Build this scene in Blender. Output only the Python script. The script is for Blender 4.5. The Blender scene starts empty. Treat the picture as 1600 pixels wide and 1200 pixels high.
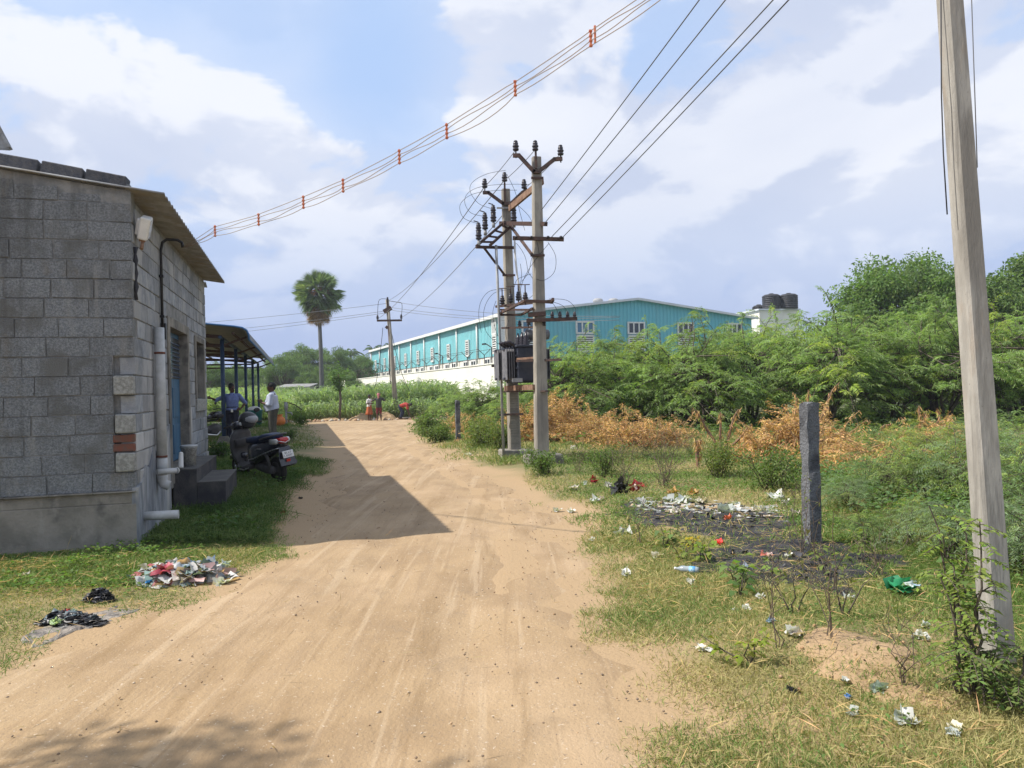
import bpy, bmesh, math, random
import numpy as np
from mathutils import Vector, Matrix, Euler
R = math.radians
random.seed(7)
RNG = np.random.default_rng(11)
scene = bpy.context.scene
COL = scene.collection

# ------------------------------------------------------------------ camera
F = 1150.0; CAM = Vector((0, 0, 1.6)); ROLL = R(1.4); PITCH = math.atan(7/1150)
fwd = Vector((0, math.cos(PITCH), math.sin(PITCH)))
upw = Vector((0, -math.sin(PITCH), math.cos(PITCH)))
rgt = Vector((1, 0, 0))
XC = rgt*math.cos(ROLL) - upw*math.sin(ROLL)
YC = rgt*math.sin(ROLL) + upw*math.cos(ROLL)
def ray(u, v):
    return XC*((u-800)/F) + YC*((600-v)/F) + fwd
def px(u, v, d):                       # point of the place seen at (u,v), d metres ahead
    r = ray(u, v); return CAM + r*(d/r.y)
def gz(u, v, z=0.0):
    r = ray(u, v); return CAM + r*((z-CAM.z)/r.z)
cam = bpy.data.cameras.new('camera'); camo = bpy.data.objects.new('camera', cam); COL.objects.link(camo)
cam.sensor_width = 36; cam.lens = 36*F/1600; cam.clip_end = 3000; cam.clip_start = 0.05
M = Matrix((XC, YC, -fwd)).transposed().to_4x4(); M.translation = CAM
camo.matrix_world = M
scene.camera = camo
scene.view_settings.view_transform = 'Standard'; scene.view_settings.look = 'None'
scene.view_settings.exposure = 0.5; scene.view_settings.gamma = 1
scene.cycles.use_denoising = True
scene.cycles.max_bounces = 6; scene.cycles.transparent_max_bounces = 6

# ------------------------------------------------------------------ sun and sky
SUN = Vector((-2.93, -0.50, 3.75)).normalized()
sl = bpy.data.lights.new('sun', 'SUN'); sl.energy = 4.6; sl.angle = R(0.5); sl.color = (1.0, 0.945, 0.86)
so = bpy.data.objects.new('sun', sl); COL.objects.link(so)
so.rotation_euler = SUN.to_track_quat('Z', 'Y').to_euler()
w = bpy.data.worlds.new('World'); scene.world = w; w.use_nodes = True
nt = w.node_tree; N = nt.nodes; N.clear()
def nn(t, **k):
    n = N.new(t)
    for a, b in k.items():
        if a == 'inp':
            for i, val in b.items():
                n.inputs[i].default_value = val
        else: setattr(n, a, b)
    return n
def lk(a, b): nt.links.new(a, b)
def mth(op, a, b=None, c=None):
    n = nn('ShaderNodeMath', operation=op)
    for i, x in enumerate((a, b, c)):
        if x is None: continue
        if isinstance(x, (int, float)): n.inputs[i].default_value = x
        else: lk(x, n.inputs[i])
    return n.outputs[0]
def vmth(op, a, b=None, out=0):
    n = nn('ShaderNodeVectorMath', operation=op)
    for i, x in enumerate((a, b)):
        if x is None: continue
        if isinstance(x, (tuple, list, Vector)): n.inputs[i].default_value = x
        else: lk(x, n.inputs[i])
    return n.outputs[out]
def sstep(x, a, b):
    n = nn('ShaderNodeMapRange', interpolation_type='SMOOTHSTEP')
    lk(x, n.inputs[0]); n.inputs[1].default_value = a; n.inputs[2].default_value = b
    return n.outputs[0]
def mixc(f, a, b):
    n = nn('ShaderNodeMix', data_type='RGBA')
    if isinstance(f, (int, float)): n.inputs[0].default_value = f
    else: lk(f, n.inputs[0])
    for i, x in ((6, a), (7, b)):
        if isinstance(x, tuple): n.inputs[i].default_value = x
        else: lk(x, n.inputs[i])
    return n.outputs[2]
tc = nn('ShaderNodeTexCoord'); D = vmth('NORMALIZE', tc.outputs['Generated'])
sky = nn('ShaderNodeTexSky', sky_type='NISHITA', sun_disc=False)
sky.sun_elevation = math.asin(SUN.z); sky.sun_rotation = math.atan2(SUN.x, SUN.y)
sky.air_density = 1.0; sky.dust_density = 2.5; sky.ozone_density = 1.5
sx = nn('ShaderNodeSeparateXYZ'); lk(D, sx.inputs[0])
el = sx.outputs[2]
def spot(u, v, rad_px, amp):           # a bank of cloud (amp>0) or a blue gap (amp<0) in that direction of the sky
    c = ray(u, v).normalized(); k = 2.0/((rad_px/F)**2)
    dt = vmth('DOT_PRODUCT', D, c, out=1)
    e = mth('EXPONENT', mth('MULTIPLY', mth('SUBTRACT', dt, 1.0), k))
    return mth('MULTIPLY', e, amp)
bias = None
for s in [(600, 70, 95, -.42), (470, 120, 110, -.22), (560, 150, 80, -.25), (250, 30, 200, -.10), (120, 90, 120, -.10), (960, 90, 75, -.28), (1060, 60, 70, -.22), (640, 210, 50, -.2),
          (790, 20, 110, .26), (880, 200, 90, .26), (620, 270, 120, .16), (300, 230, 150, .12), (1300, 150, 260, .18), (60, 230, 90, .12),
          (480, 40, 60, .20), (1000, 230, 120, .14), (1450, 60, 160, .1), (420, 200, 90, .1), (740, 130, 60, .16), (1250, 300, 60, .1)]:
    b = spot(*s); bias = b if bias is None else mth('ADD', bias, b)
def cloudn(offset, scale, detail, rough):
    mp = nn('ShaderNodeMapping'); lk(D, mp.inputs[0]); mp.inputs[1].default_value = offset; mp.inputs[3].default_value = (1, 1, 1.9)
    n = nn('ShaderNodeTexNoise', inp={2: scale, 3: detail, 4: rough}); lk(mp.outputs[0], n.inputs[0])
    n.inputs['Distortion'].default_value = 0.25
    return n.outputs[0]
n1 = cloudn((3.1, 0.4, 1.7), 4.4, 11, .54)
n1b = cloudn((3.1-.04, 0.4, 1.7+.08), 4.4, 7, .54)
cov = mth('ADD', mth('ADD', n1, mth('MULTIPLY', bias, .55)), mth('MULTIPLY', sstep(el, .42, .10), .07))
mask = sstep(cov, .44, .545)
thin = sstep(mth('ADD', cloudn((7, 2, 0), 1.6, 5, .5), mth('MULTIPLY', bias, .35)), .25, .62)
mask = mth('MAXIMUM', mask, mth('MULTIPLY', thin, .50))
shade = sstep(mth('SUBTRACT', n1b, n1), -.05, .07)
big = cloudn((1, 5, 3), 2.0, 4, .5)
lit = mth('ADD', mth('MULTIPLY', shade, .55), mth('MULTIPLY', sstep(big, .35, .65), .35))
ccol = mixc(lit, (8.5, 8.8, 9.6, 1), (5.3, 6.05, 7.9, 1))
SKYK = nn('ShaderNodeMix', data_type='RGBA', blend_type='MULTIPLY'); SKYK.inputs[0].default_value = 1
lk(sky.outputs[0], SKYK.inputs[6]); SKYK.inputs[7].default_value = (1.05, 1.0, .98, 1)
lift = mixc(.80, SKYK.outputs[2], (5.0, 6.9, 10.4, 1))
low = sstep(el, .33, .02)
base = mixc(mth('MULTIPLY', low, .85), lift, (3.75, 4.55, 7.1, 1))
cm = mth('MULTIPLY', mask, mth('SUBTRACT', 1.0, mth('MULTIPLY', sstep(el, .26, .04), .88)))
fin = mixc(cm, base, ccol)
bg = nn('ShaderNodeBackground'); lk(fin, bg.inputs[0]); bg.inputs[1].default_value = 0.076
wo = nn('ShaderNodeOutputWorld'); lk(bg.outputs[0], wo.inputs[0])

# ------------------------------------------------------------------ materials
def mat(name, c1, c2=None, rough=.85, scale=6., detail=6., bump=0., bscale=None, metal=0., spec=.3, lo=.35, hi=.65, attr=False,
        transl=0., c3=None, s3=1.5, stretch=(1, 1, 1), island=0., coat=0., objc=False, bdist=.02):
    m = bpy.data.materials.new(name); m.use_nodes = True
    t = m.node_tree; n = t.nodes; L = t.links
    p = n['Principled BSDF']; out = n['Material Output']
    p.inputs['Roughness'].default_value = rough; p.inputs['Metallic'].default_value = metal
    p.inputs['Specular IOR Level'].default_value = spec; p.inputs['Coat Weight'].default_value = coat
    tcn = n.new('ShaderNodeTexCoord'); mp = n.new('ShaderNodeMapping'); mp.inputs[3].default_value = stretch
    if objc: L.new(tcn.outputs['Object'], mp.inputs[0])
    else:
        g = n.new('ShaderNodeNewGeometry'); L.new(g.outputs['Position'], mp.inputs[0])
    def noise(sc, de=detail):
        x = n.new('ShaderNodeTexNoise'); x.inputs['Scale'].default_value = sc; x.inputs['Detail'].default_value = de
        x.inputs['Roughness'].default_value = .62; L.new(mp.outputs[0], x.inputs[0]); return x.outputs[0]
    def ramp(f, a, b):
        x = n.new('ShaderNodeMapRange'); x.interpolation_type = 'SMOOTHSTEP'; L.new(f, x.inputs[0])
        x.inputs[1].default_value = a; x.inputs[2].default_value = b; return x.outputs[0]
    def mx(f, a, b, bt='MIX'):
        x = n.new('ShaderNodeMix'); x.data_type = 'RGBA'; x.blend_type = bt
        if isinstance(f, float): x.inputs[0].default_value = f
        else: L.new(f, x.inputs[0])
        for i, v in ((6, a), (7, b)):
            if isinstance(v, tuple): x.inputs[i].default_value = v if len(v) == 4 else v+(1,)
            else: L.new(v, x.inputs[i])
        return x.outputs[2]
    if attr:
        a = n.new('ShaderNodeAttribute'); a.attribute_name = 'Col'; c = a.outputs[0]
        if c2: c = mx(ramp(noise(scale), lo, hi), c, c2)
    elif c2: c = mx(ramp(noise(scale), lo, hi), c1, c2)
    else: c = c1
    if c3: c = mx(ramp(noise(s3, 4), .45, .68), c, c3)
    if island:
        g2 = n.new('ShaderNodeNewGeometry'); mr = n.new('ShaderNodeMapRange'); L.new(g2.outputs['Random Per Island'], mr.inputs[0])
        mr.inputs[3].default_value = 1-island; mr.inputs[4].default_value = 1+island
        cc = n.new('ShaderNodeCombineColor')
        for i in range(3): L.new(mr.outputs[0], cc.inputs[i])
        c = mx(1.0, c, cc.outputs[0], 'MULTIPLY')
    if isinstance(c, tuple): p.inputs['Base Color'].default_value = c+(1,)
    else: L.new(c, p.inputs['Base Color'])
    if bump:
        b = n.new('ShaderNodeBump'); b.inputs['Strength'].default_value = bump; b.inputs['Distance'].default_value = bdist
        L.new(noise(bscale or scale*6), b.inputs['Height']); L.new(b.outputs[0], p.inputs['Normal'])
    if transl:
        tr = n.new('ShaderNodeBsdfTranslucent')
        if isinstance(c, tuple): tr.inputs[0].default_value = c+(1,)
        else:
            tt = mx(1.0, c, (1.35, 1.5, .6), 'MULTIPLY'); L.new(tt, tr.inputs[0])
        ms = n.new('ShaderNodeMixShader'); ms.inputs[0].default_value = transl
        L.new(p.outputs[0], ms.inputs[1]); L.new(tr.outputs[0], ms.inputs[2]); L.new(ms.outputs[0], out.inputs[0])
    return m
MT = {}
MT['concrete'] = mat('concrete', (.37, .34, .285), (.26, .24, .205), scale=5, bump=.35, bscale=60, c3=(.22, .20, .175), s3=2.2, stretch=(1, 1, .35))
MT['pole_near'] = mat('pole_near', (.40, .38, .34), (.29, .275, .245), scale=14, detail=9, bump=.7, bscale=60, c3=(.22, .205, .18), s3=5, stretch=(1, 1, .22), bdist=.008)
MT['block'] = mat('block', (.165, .178, .19), (.31, .325, .335), scale=55, detail=6, bump=1.0, bscale=105, island=.085, c3=(.17, .172, .165), s3=2.2, bdist=.025)
MT['block_pale'] = mat('block_pale', (.40, .40, .37), (.24, .24, .22), scale=30, bump=.9, bscale=75, island=.15, bdist=.014)
MT['mortar'] = mat('mortar', (.27, .27, .26), (.17, .175, .175), scale=10, bump=.8, bscale=45, bdist=.012)
MT['plaster'] = mat('plaster', (.18, .168, .142), (.27, .25, .215), scale=3.4, detail=10, bump=.8, bscale=34, c3=(.105, .10, .092), s3=2.2, bdist=.012)
MT['paintstain'] = mat('paintstain', (.28, .30, .32), (.14, .15, .17), scale=5, bump=.5, bscale=26, c3=(.44, .43, .40), s3=2.4, stretch=(1, 1, .35), bdist=.01)
MT['sideblock'] = mat('sideblock', (.195, .21, .23), (.285, .298, .31), scale=9, bump=.8, bscale=60, island=.22, c3=(.34, .34, .33), s3=1.3, bdist=.01)
MT['redbrick'] = mat('redbrick', (.20, .075, .05), (.14, .085, .065), scale=20, bump=.6)
MT['asbestos'] = mat('asbestos', (.275, .28, .285), (.185, .187, .19), scale=4, bump=.3, c3=(.2, .18, .15), s3=3)
MT['darkstone'] = mat('darkstone', (.11, .115, .125), (.21, .215, .225), scale=80, detail=6, bump=1.0, bscale=45, lo=.35, hi=.7, bdist=.025, c3=(.06, .062, .07), s3=4)
MT['pvc'] = mat('pvc', (.48, .49, .49), (.38, .39, .38), scale=8, rough=.5)
MT['bluedoor'] = mat('bluedoor', (.04, .12, .21), (.03, .085, .15), scale=7, rough=.6, stretch=(1, 1, .3))
MT['bluesteel'] = mat('bluesteel', (.018, .04, .09), (.03, .06, .12), scale=9, rough=.5)
MT['black'] = mat('black', (.012, .013, .016), (.03, .03, .032), scale=8, rough=.5)
MT['rubber'] = mat('rubber', (.016, .016, .016), (.035, .032, .03), scale=20, rough=.9)
MT['blackpaint'] = mat('blackpaint', (.012, .013, .022), rough=.25, spec=.5, coat=.5)
MT['greyplastic'] = mat('greyplastic', (.10, .098, .10), (.075, .073, .073), scale=10, rough=.5)
MT['seatcover'] = mat('seatcover', (.012, .03, .085), (.01, .02, .06), scale=30, rough=.55)
MT['chrome'] = mat('chrome', (.55, .55, .56), rough=.3, metal=.9)
MT['redlens'] = mat('redlens', (.45, .015, .015), rough=.15, spec=.6)
MT['clearlens'] = mat('clearlens', (.55, .55, .52), rough=.15, spec=.6)
MT['white'] = mat('white', (.72, .72, .70), (.6, .6, .58), scale=6, rough=.6)
MT['rust'] = mat('rust', (.085, .052, .044), (.05, .04, .038), scale=14, rough=.85, c3=(.13, .078, .06), s3=6)
MT['rustlight'] = mat('rustlight', (.27, .17, .115), (.16, .092, .062), scale=10, rough=.85)
MT['rustdark'] = mat('rustdark', (.05, .033, .03), (.08, .045, .035), scale=14, rough=.8)
MT['porcelain'] = mat('porcelain', (.025, .02, .026), rough=.3, spec=.5)
MT['wire'] = mat('wire', (.16, .165, .18), rough=.6)
MT['wiredark'] = mat('wiredark', (.03, .03, .035), rough=.6)
MT['cablewire'] = mat('cablewire', (.33, .26, .20), rough=.6)
MT['spacer'] = mat('spacer', (.50, .15, .07), (.6, .2, .1), scale=20, rough=.6)
MT['trafo'] = mat('trafo', (.03, .036, .055), (.05, .056, .075), scale=6, rough=.55, c3=(.06, .06, .07), s3=2)
MT['radiator'] = mat('radiator', (.17, .17, .18), (.11, .11, .12), scale=10, rough=.6)
MT['galv'] = mat('galv', (.34, .35, .36), (.25, .25, .25), scale=8, rough=.6)
MT['whitewall'] = mat('whitewall', (.80, .78, .72), (.70, .68, .62), scale=.7, rough=.9, c3=(.70, .66, .58), s3=.25)
MT['roofwhite'] = mat('roofwhite', (.66, .68, .70), (.55, .57, .6), scale=.5, rough=.6)
MT['trunk'] = mat('trunk', (.13, .105, .08), (.07, .058, .047), scale=12, bump=.6, bscale=30)
MT['palmtrunk'] = mat('palmtrunk', (.075, .075, .078), (.12, .12, .12), scale=6, bump=.5, bscale=12, stretch=(1, 1, 4))
MT['leaf'] = mat('leaf', None, attr=True, rough=.6, transl=.42, spec=.25)
MT['dryleaf'] = mat('dryleaf', None, attr=True, rough=.9, transl=.25, spec=.1)
MT['plasticbag'] = mat('plasticbag', None, attr=True, rough=.45, transl=.2, spec=.4)
MT['skin'] = mat('skin', (.12, .06, .035), rough=.55)
MT['hair'] = mat('hair', (.012, .011, .012), rough=.6)
MT['glassdark'] = mat('glassdark', (.02, .03, .04), rough=.1, spec=.6)
MT['glassblue'] = mat('glassblue', (.06, .16, .26), rough=.12, spec=.6)
MT['tank'] = mat('tank', (.016, .016, .019), (.035, .035, .04), scale=2, rough=.6)

# ------------------------------------------------------------------ object helpers
def tag(o, label=None, cat=None, group=None, kind=None):
    if label: o['label'] = label
    if cat: o['category'] = cat
    if group: o['group'] = group
    if kind: o['kind'] = kind
    return o
def wm(o):
    m = Matrix.LocRotScale(o.location, o.rotation_euler, o.scale)
    return wm(o.parent) @ m if o.parent else m
def empty(name, loc, label, cat, group=None, rz=0.):
    o = bpy.data.objects.new(name, None); COL.objects.link(o); o.location = loc; o.rotation_euler = (0, 0, rz)
    o.empty_display_size = .2
    return tag(o, label, cat, group)
def link(name, me, parent=None, loc=None, rot=None, scale=None):
    o = bpy.data.objects.new(name, me); COL.objects.link(o)
    if parent: o.parent = parent
    if loc is not None: o.location = loc
    if rot is not None: o.rotation_euler = rot
    if scale is not None: o.scale = scale
    return o
def copy_tree(o, parent=None):
    c = o.copy(); COL.objects.link(c); c.parent = parent
    for ch in list(o.children): copy_tree(ch, c)
    return c
class MB:
    def __init__(s): s.v = []; s.f = []; s.sm = []; s.c = []; s.cur = (1, 1, 1)
    def add(s, vs, fs, smooth=False):
        b = len(s.v); s.v += [tuple(v) for v in vs]; s.c += [s.cur]*len(vs)
        for f in fs: s.f.append(tuple(i+b for i in f)); s.sm.append(smooth)
    def box(s, c, size, rot=None, taper=1.):
        c = Vector(c); hx, hy, hz = (x/2 for x in size)
        m = rot.to_matrix() if isinstance(rot, Euler) else (rot.to_3x3() if rot is not None else Matrix.Identity(3))
        vs = []
        for k, (a, b, d) in enumerate([(-1, -1, -1), (1, -1, -1), (1, 1, -1), (-1, 1, -1), (-1, -1, 1), (1, -1, 1), (1, 1, 1), (-1, 1, 1)]):
            t = taper if d > 0 else 1
            vs.append(c + m @ Vector((a*hx*t, b*hy*t, d*hz)))
        s.add(vs, [(3, 2, 1, 0), (4, 5, 6, 7), (0, 1, 5, 4), (1, 2, 6, 5), (2, 3, 7, 6), (3, 0, 4, 7)])
    def beam(s, a, b, w, h, up=(0, 0, 1)):
        a = Vector(a); b = Vector(b); d = (b-a); L = d.length; d.normalize()
        u = Vector(up); x = d.cross(u)
        if x.length < 1e-4: x = d.cross(Vector((0, 1, 0)))
        x.normalize(); z = x.cross(d)
        m = Matrix((x, d, z)).transposed()
        s.box((a+b)/2, (w, L, h), m)
    def tube(s, pts, r, n=8, caps=True, smooth=True):
        pts = [Vector(p) for p in pts]; rs = r if isinstance(r, (list, tuple)) else [r]*len(pts)
        vs = []; prev = None
        for i, p in enumerate(pts):
            d = (pts[min(i+1, len(pts)-1)] - pts[max(i-1, 0)])
            if d.length < 1e-9: d = Vector((0, 0, 1))
            d.normalize()
            if prev is None:
                x = d.cross(Vector((0, 0, 1)))
                if x.length < 1e-3: x = Vector((1, 0, 0))
            else: x = prev - d*prev.dot(d)
            x.normalize(); prev = x; y = d.cross(x)
            for k in range(n):
                a = 2*math.pi*k/n; vs.append(p + (x*math.cos(a) + y*math.sin(a))*rs[i])
        fs = []
        for i in range(len(pts)-1):
            for k in range(n):
                fs.append((i*n+k, i*n+(k+1) % n, (i+1)*n+(k+1) % n, (i+1)*n+k))
        s.add(vs, fs, smooth)
        if caps:
            b = len(s.v)-len(vs)
            s.f.append(tuple(b+k for k in range(n))[::-1]); s.sm.append(False)
            e = b+(len(pts)-1)*n
            s.f.append(tuple(e+k for k in range(n))); s.sm.append(False)
    def lathe(s, c, prof, n=16, ax=None, smooth=True):
        c = Vector(c); m = ax if ax is not None else Matrix.Identity(3)
        vs = []; fs = []
        for (r, z) in prof:
            for k in range(n):
                a = 2*math.pi*k/n; vs.append(c + m @ Vector((r*math.cos(a), r*math.sin(a), z)))
        for i in range(len(prof)-1):
            for k in range(n): fs.append((i*n+k, i*n+(k+1) % n, (i+1)*n+(k+1) % n, (i+1)*n+k))
        fs.append(tuple(range(n))[::-1]); e = (len(prof)-1)*n; fs.append(tuple(e+k for k in range(n)))
        s.add(vs, fs, smooth)
    def ball(s, c, r, n=10, sc=(1, 1, 1), rot=None):
        c = Vector(c); m = rot if rot is not None else Matrix.Identity(3); vs = []; fs = []; mrows = n//2+1
        for i in range(mrows):
            th = math.pi*(i+.02)/(mrows-1+.04)
            for k in range(n):
                a = 2*math.pi*k/n
                vs.append(c + m @ Vector((r*sc[0]*math.sin(th)*math.cos(a), r*sc[1]*math.sin(th)*math.sin(a), r*sc[2]*math.cos(th))))
        for i in range(mrows-1):
            for k in range(n): fs.append(((i+1)*n+k, (i+1)*n+(k+1) % n, i*n+(k+1) % n, i*n+k))
        fs.append(tuple(range(n))); e = (mrows-1)*n; fs.append(tuple(e+k for k in range(n))[::-1])
        s.add(vs, fs, True)
    def capsule(s, a, b, r0, r1, n=10):
        a = Vector(a); b = Vector(b); d = b-a; L = d.length
        pts = []; rs = []
        u = d.normalized() if L > 1e-6 else Vector((0, 0, 1))
        for t in (-.98, -.8, -.45): pts.append(a+u*r0*t); rs.append(r0*math.sqrt(1-t*t))
        for t in (0, .5, 1): pts.append(a+d*t); rs.append(r0+(r1-r0)*t)
        for t in (.45, .8, .98): pts.append(b+u*r1*t); rs.append(r1*math.sqrt(1-t*t))
        s.tube(pts, rs, n)
    def loft(s, rings, smooth=True):
        n = len(rings[0]); vs = [p for r in rings for p in r]; fs = []
        for i in range(len(rings)-1):
            for k in range(n): fs.append((i*n+k, i*n+(k+1) % n, (i+1)*n+(k+1) % n, (i+1)*n+k))
        fs.append(tuple(range(n))[::-1]); e = (len(rings)-1)*n; fs.append(tuple(e+k for k in range(n)))
        s.add(vs, fs, smooth)
    def prism(s, poly, axis_a, axis_b, origin, depth_vec):
        o = Vector(origin); A = Vector(axis_a); B = Vector(axis_b); d = Vector(depth_vec); n = len(poly)
        vs = [o + A*p[0] + B*p[1] for p in poly] + [o + A*p[0] + B*p[1] + d for p in poly]
        fs = [tuple(range(n)), tuple(range(2*n-1, n-1, -1))] + [(i, i+n, (i+1) % n+n, (i+1) % n) for i in range(n)]
        s.add(vs, fs)
    def build(s, name, m, parent=None, bevel=0., remesh=0., local=False, col=False, smoothall=False, sub=0):
        me = bpy.data.meshes.new(name); vs = s.v
        me.from_pydata(vs, [], s.f); me.update()
        me.polygons.foreach_set('use_smooth', [True]*len(s.f) if smoothall else s.sm)
        if col:
            a = me.color_attributes.new('Col', 'FLOAT_COLOR', 'POINT')
            a.data.foreach_set('color', np.array([c+(1,) for c in s.c], dtype=np.float32).ravel())
        bm = bmesh.new(); bm.from_mesh(me); bmesh.ops.recalc_face_normals(bm, faces=bm.faces); bm.to_mesh(me); bm.free()
        if isinstance(m, str): m = MT[m]
        me.materials.append(m)
        o = link(name, me, parent)
        if parent and not local:
            me.transform(wm(parent).inverted())
        if remesh:
            r = o.modifiers.new('remesh', 'REMESH'); r.mode = 'VOXEL'; r.voxel_size = remesh; r.use_smooth_shade = True
            q = o.modifiers.new('smooth', 'SMOOTH'); q.factor = .5; q.iterations = 3
        if bevel:
            b = o.modifiers.new('bevel', 'BEVEL'); b.width = bevel; b.segments = 2; b.limit_method = 'ANGLE'; b.angle_limit = R(40)
        if sub:
            b = o.modifiers.new('sub', 'SUBSURF'); b.levels = sub; b.render_levels = sub
        return o
def npmesh(name, V, Q, C=None, m=None, tris=None):
    me = bpy.data.meshes.new(name); V = np.asarray(V, np.float32); Q = np.asarray(Q, np.int32); k = Q.shape[1]
    me.vertices.add(len(V)); me.vertices.foreach_set('co', V.ravel())
    me.loops.add(Q.size); me.loops.foreach_set('vertex_index', Q.ravel())
    me.polygons.add(len(Q)); me.polygons.foreach_set('loop_start', np.arange(0, Q.size, k, dtype=np.int32))
    me.update(calc_edges=True)
    if C is not None:
        a = me.color_attributes.new('Col', 'FLOAT_COLOR', 'POINT')
        a.data.foreach_set('color', np.concatenate([C, np.ones((len(C), 1))], 1).astype(np.float32).ravel())
    if m is not None: me.materials.append(MT[m] if isinstance(m, str) else m)
    return me
def nrm(a): return a/np.maximum(np.linalg.norm(a, axis=1, keepdims=True), 1e-9)
def leafquads(P, Dr, L, W, C, droop=0., jit=1., rng=RNG, flat=None):
    """diamond shaped leaves: base P, direction Dr, length L, width W, colour C"""
    n = len(P); L = np.broadcast_to(np.asarray(L, float), (n,))[:, None]; W = np.broadcast_to(np.asarray(W, float), (n,))[:, None]
    Dr = nrm(Dr); rn = rng.normal(size=(n, 3))*jit
    if flat is not None: rn = rn*(1-flat) + np.array([0, 0, 1.])*flat
    S = nrm(np.cross(Dr, rn))
    mid = P + Dr*L*.45; tip = P + Dr*L; tip = tip + np.array([0, 0, -1.])*L*droop
    V = np.stack([P, mid+S*W/2, tip, mid-S*W/2], 1).reshape(-1, 3)
    Q = np.arange(4*n).reshape(n, 4)
    return V, Q, np.repeat(C, 4, 0)
def cat3(parts):
    V = []; Q = []; C = []; b = 0
    for v, q, c in parts: V.append(v); Q.append(q+b); C.append(c); b += len(v)
    return np.concatenate(V), np.concatenate(Q), np.concatenate(C)
_PERM = np.random.default_rng(5).random((256, 256))
def vnoise(x, y):
    x = np.asarray(x, float); y = np.asarray(y, float)
    xi = np.floor(x).astype(int); yi = np.floor(y).astype(int); fx = x-xi; fy = y-yi
    fx = fx*fx*(3-2*fx); fy = fy*fy*(3-2*fy); g = lambda a, b: _PERM[a % 256, b % 256]
    return (g(xi, yi)*(1-fx)+g(xi+1, yi)*fx)*(1-fy) + (g(xi, yi+1)*(1-fx)+g(xi+1, yi+1)*fx)*fy
def fbm(x, y, o=4):
    s = 0; a = .5; t = 0
    for i in range(o): s = s+a*vnoise(np.asarray(x)*2**i+17*i, np.asarray(y)*2**i+31*i); t += a; a *= .5
    return s/t
def sm(x, a, b):
    t = np.clip((np.asarray(x, float)-a)/(b-a), 0, 1); return t*t*(3-2*t)

# ------------------------------------------------------------------ ground, road
_L = [gz(*p) for p in [(0, 1035), (150, 985), (330, 930), (400, 885), (445, 850), (478, 800), (500, 755), (528, 722), (530, 700), (516, 680), (500, 668)]]
_Rr = [gz(*p) for p in [(1180, 1230), (1120, 1140), (1000, 1055), (985, 980), (935, 900), (908, 850), (895, 805), (850, 785), (780, 748), (720, 722), (665, 692), (640, 672), (640, 661)]]
LY = np.array([-6., 0.] + [p.y for p in _L] + [44., 60.]); LX = np.array([-10., -6.2] + [p.x for p in _L] + [-13.5, -19.])
RY = np.array([-6., 0.] + [p.y for p in _Rr] + [45., 60.]); RX = np.array([3.2, 1.6] + [p.x for p in _Rr] + [-3.5, -5.])
def xl(y): return np.interp(y, LY, LX)
def xr(y): return np.interp(y, RY, RX)
def gh(x, y):
    x = np.asarray(x, float); y = np.asarray(y, float)
    dl = xl(y)-x; dr = x-xr(y)
    z = .13*sm(dl, 0, 2.0)*sm(y, 8.5, 12.5) + .04*sm(dl, 0, 1)
    z = z + .07*sm(dr, 0, 1.2)*(1-sm(y, 24, 34))
    off = np.maximum(sm(dl, -.1, .6), sm(dr, -.1, .6))
    z = z + off*(.07*(fbm(x*1.3, y*1.3)-.5) + .05*(vnoise(x*.5+9, y*.5)-.5))*(1-sm(y, 40, 60))
    z = z + .07*np.exp(-(((x-1.75)/.55)**2 + ((y-4.15)/.5)**2)) 
    z = z - .16*sm(y, 30, 46)
    return z
def gzt(u, v, it=4):
    z = 0.
    for _ in range(it):
        p = gz(u, v, z); z = float(gh(p.x, p.y))
    p.z = float(gh(p.x, p.y)); return p
def line(a, b, step, g=1.22):
    c = [a]
    while c[-1] < b: c.append(c[-1]+step)
    return c
def grow(c, lim, step, sgn):
    o = []; x = c
    while abs(x) < lim: step *= 1.25; x = max(-lim, min(lim, x+sgn*step)); o.append(x)
    return o
gx = line(-9, 9, .12); gy = line(0, 24, .12)
gxs = np.array(sorted(grow(gx[0], 190, .12, -1) + gx + grow(gx[-1], 190, .12, 1)))
gys = np.array(sorted([-40, -20, -10, -5, -2, -1, -.4] + gy + grow(gy[-1], 210, .12, 1)))
X, Y = np.meshgrid(gxs, gys); Z = gh(X, Y)
inr = np.minimum(X-xl(Y), xr(Y)-X); Z = Z - .06*sm(inr, .75, 1.3)*(Y > -3)*(Y < 48)
_d = np.maximum(xl(Y)-X, X-xr(Y))+(fbm(X*1.5, Y*1.5, 4)-.5)*1.4
_k = sm(_d, .05, .9)[..., None]; _g = sm(fbm(X*.7+4, Y*.7, 4), .35, .65)[..., None]
_far = (sm(Y, 17, 22)*sm(X-xr(Y), .5, 2.5))[..., None]; _f2 = sm(Y, 60, 90)[..., None]
GC = np.array((.35, .244, .138))*(1-_k)+_k*(np.array((.27, .205, .10))*(1-_g)+np.array((.17, .155, .065))*_g)
GC = GC*(1-_far)+_far*np.array((.10, .11, .045)); GC = GC*(1-_f2)+_f2*np.array((.13, .16, .06))
nx, ny = len(gxs), len(gys)
I = np.arange(nx*ny).reshape(ny, nx)
Q = np.stack([I[:-1, :-1], I[:-1, 1:], I[1:, 1:], I[1:, :-1]], -1).reshape(-1, 4)
MT['soil'] = mat('soil', None, attr=True, bump=.7, bscale=30, bdist=.02)
me = npmesh('ground', np.stack([X, Y, Z], -1).reshape(-1, 3), Q, GC.reshape(-1, 3), 'soil')
me.polygons.foreach_set('use_smooth', [True]*len(me.polygons))
tag(link('ground', me), kind='structure')
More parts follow.
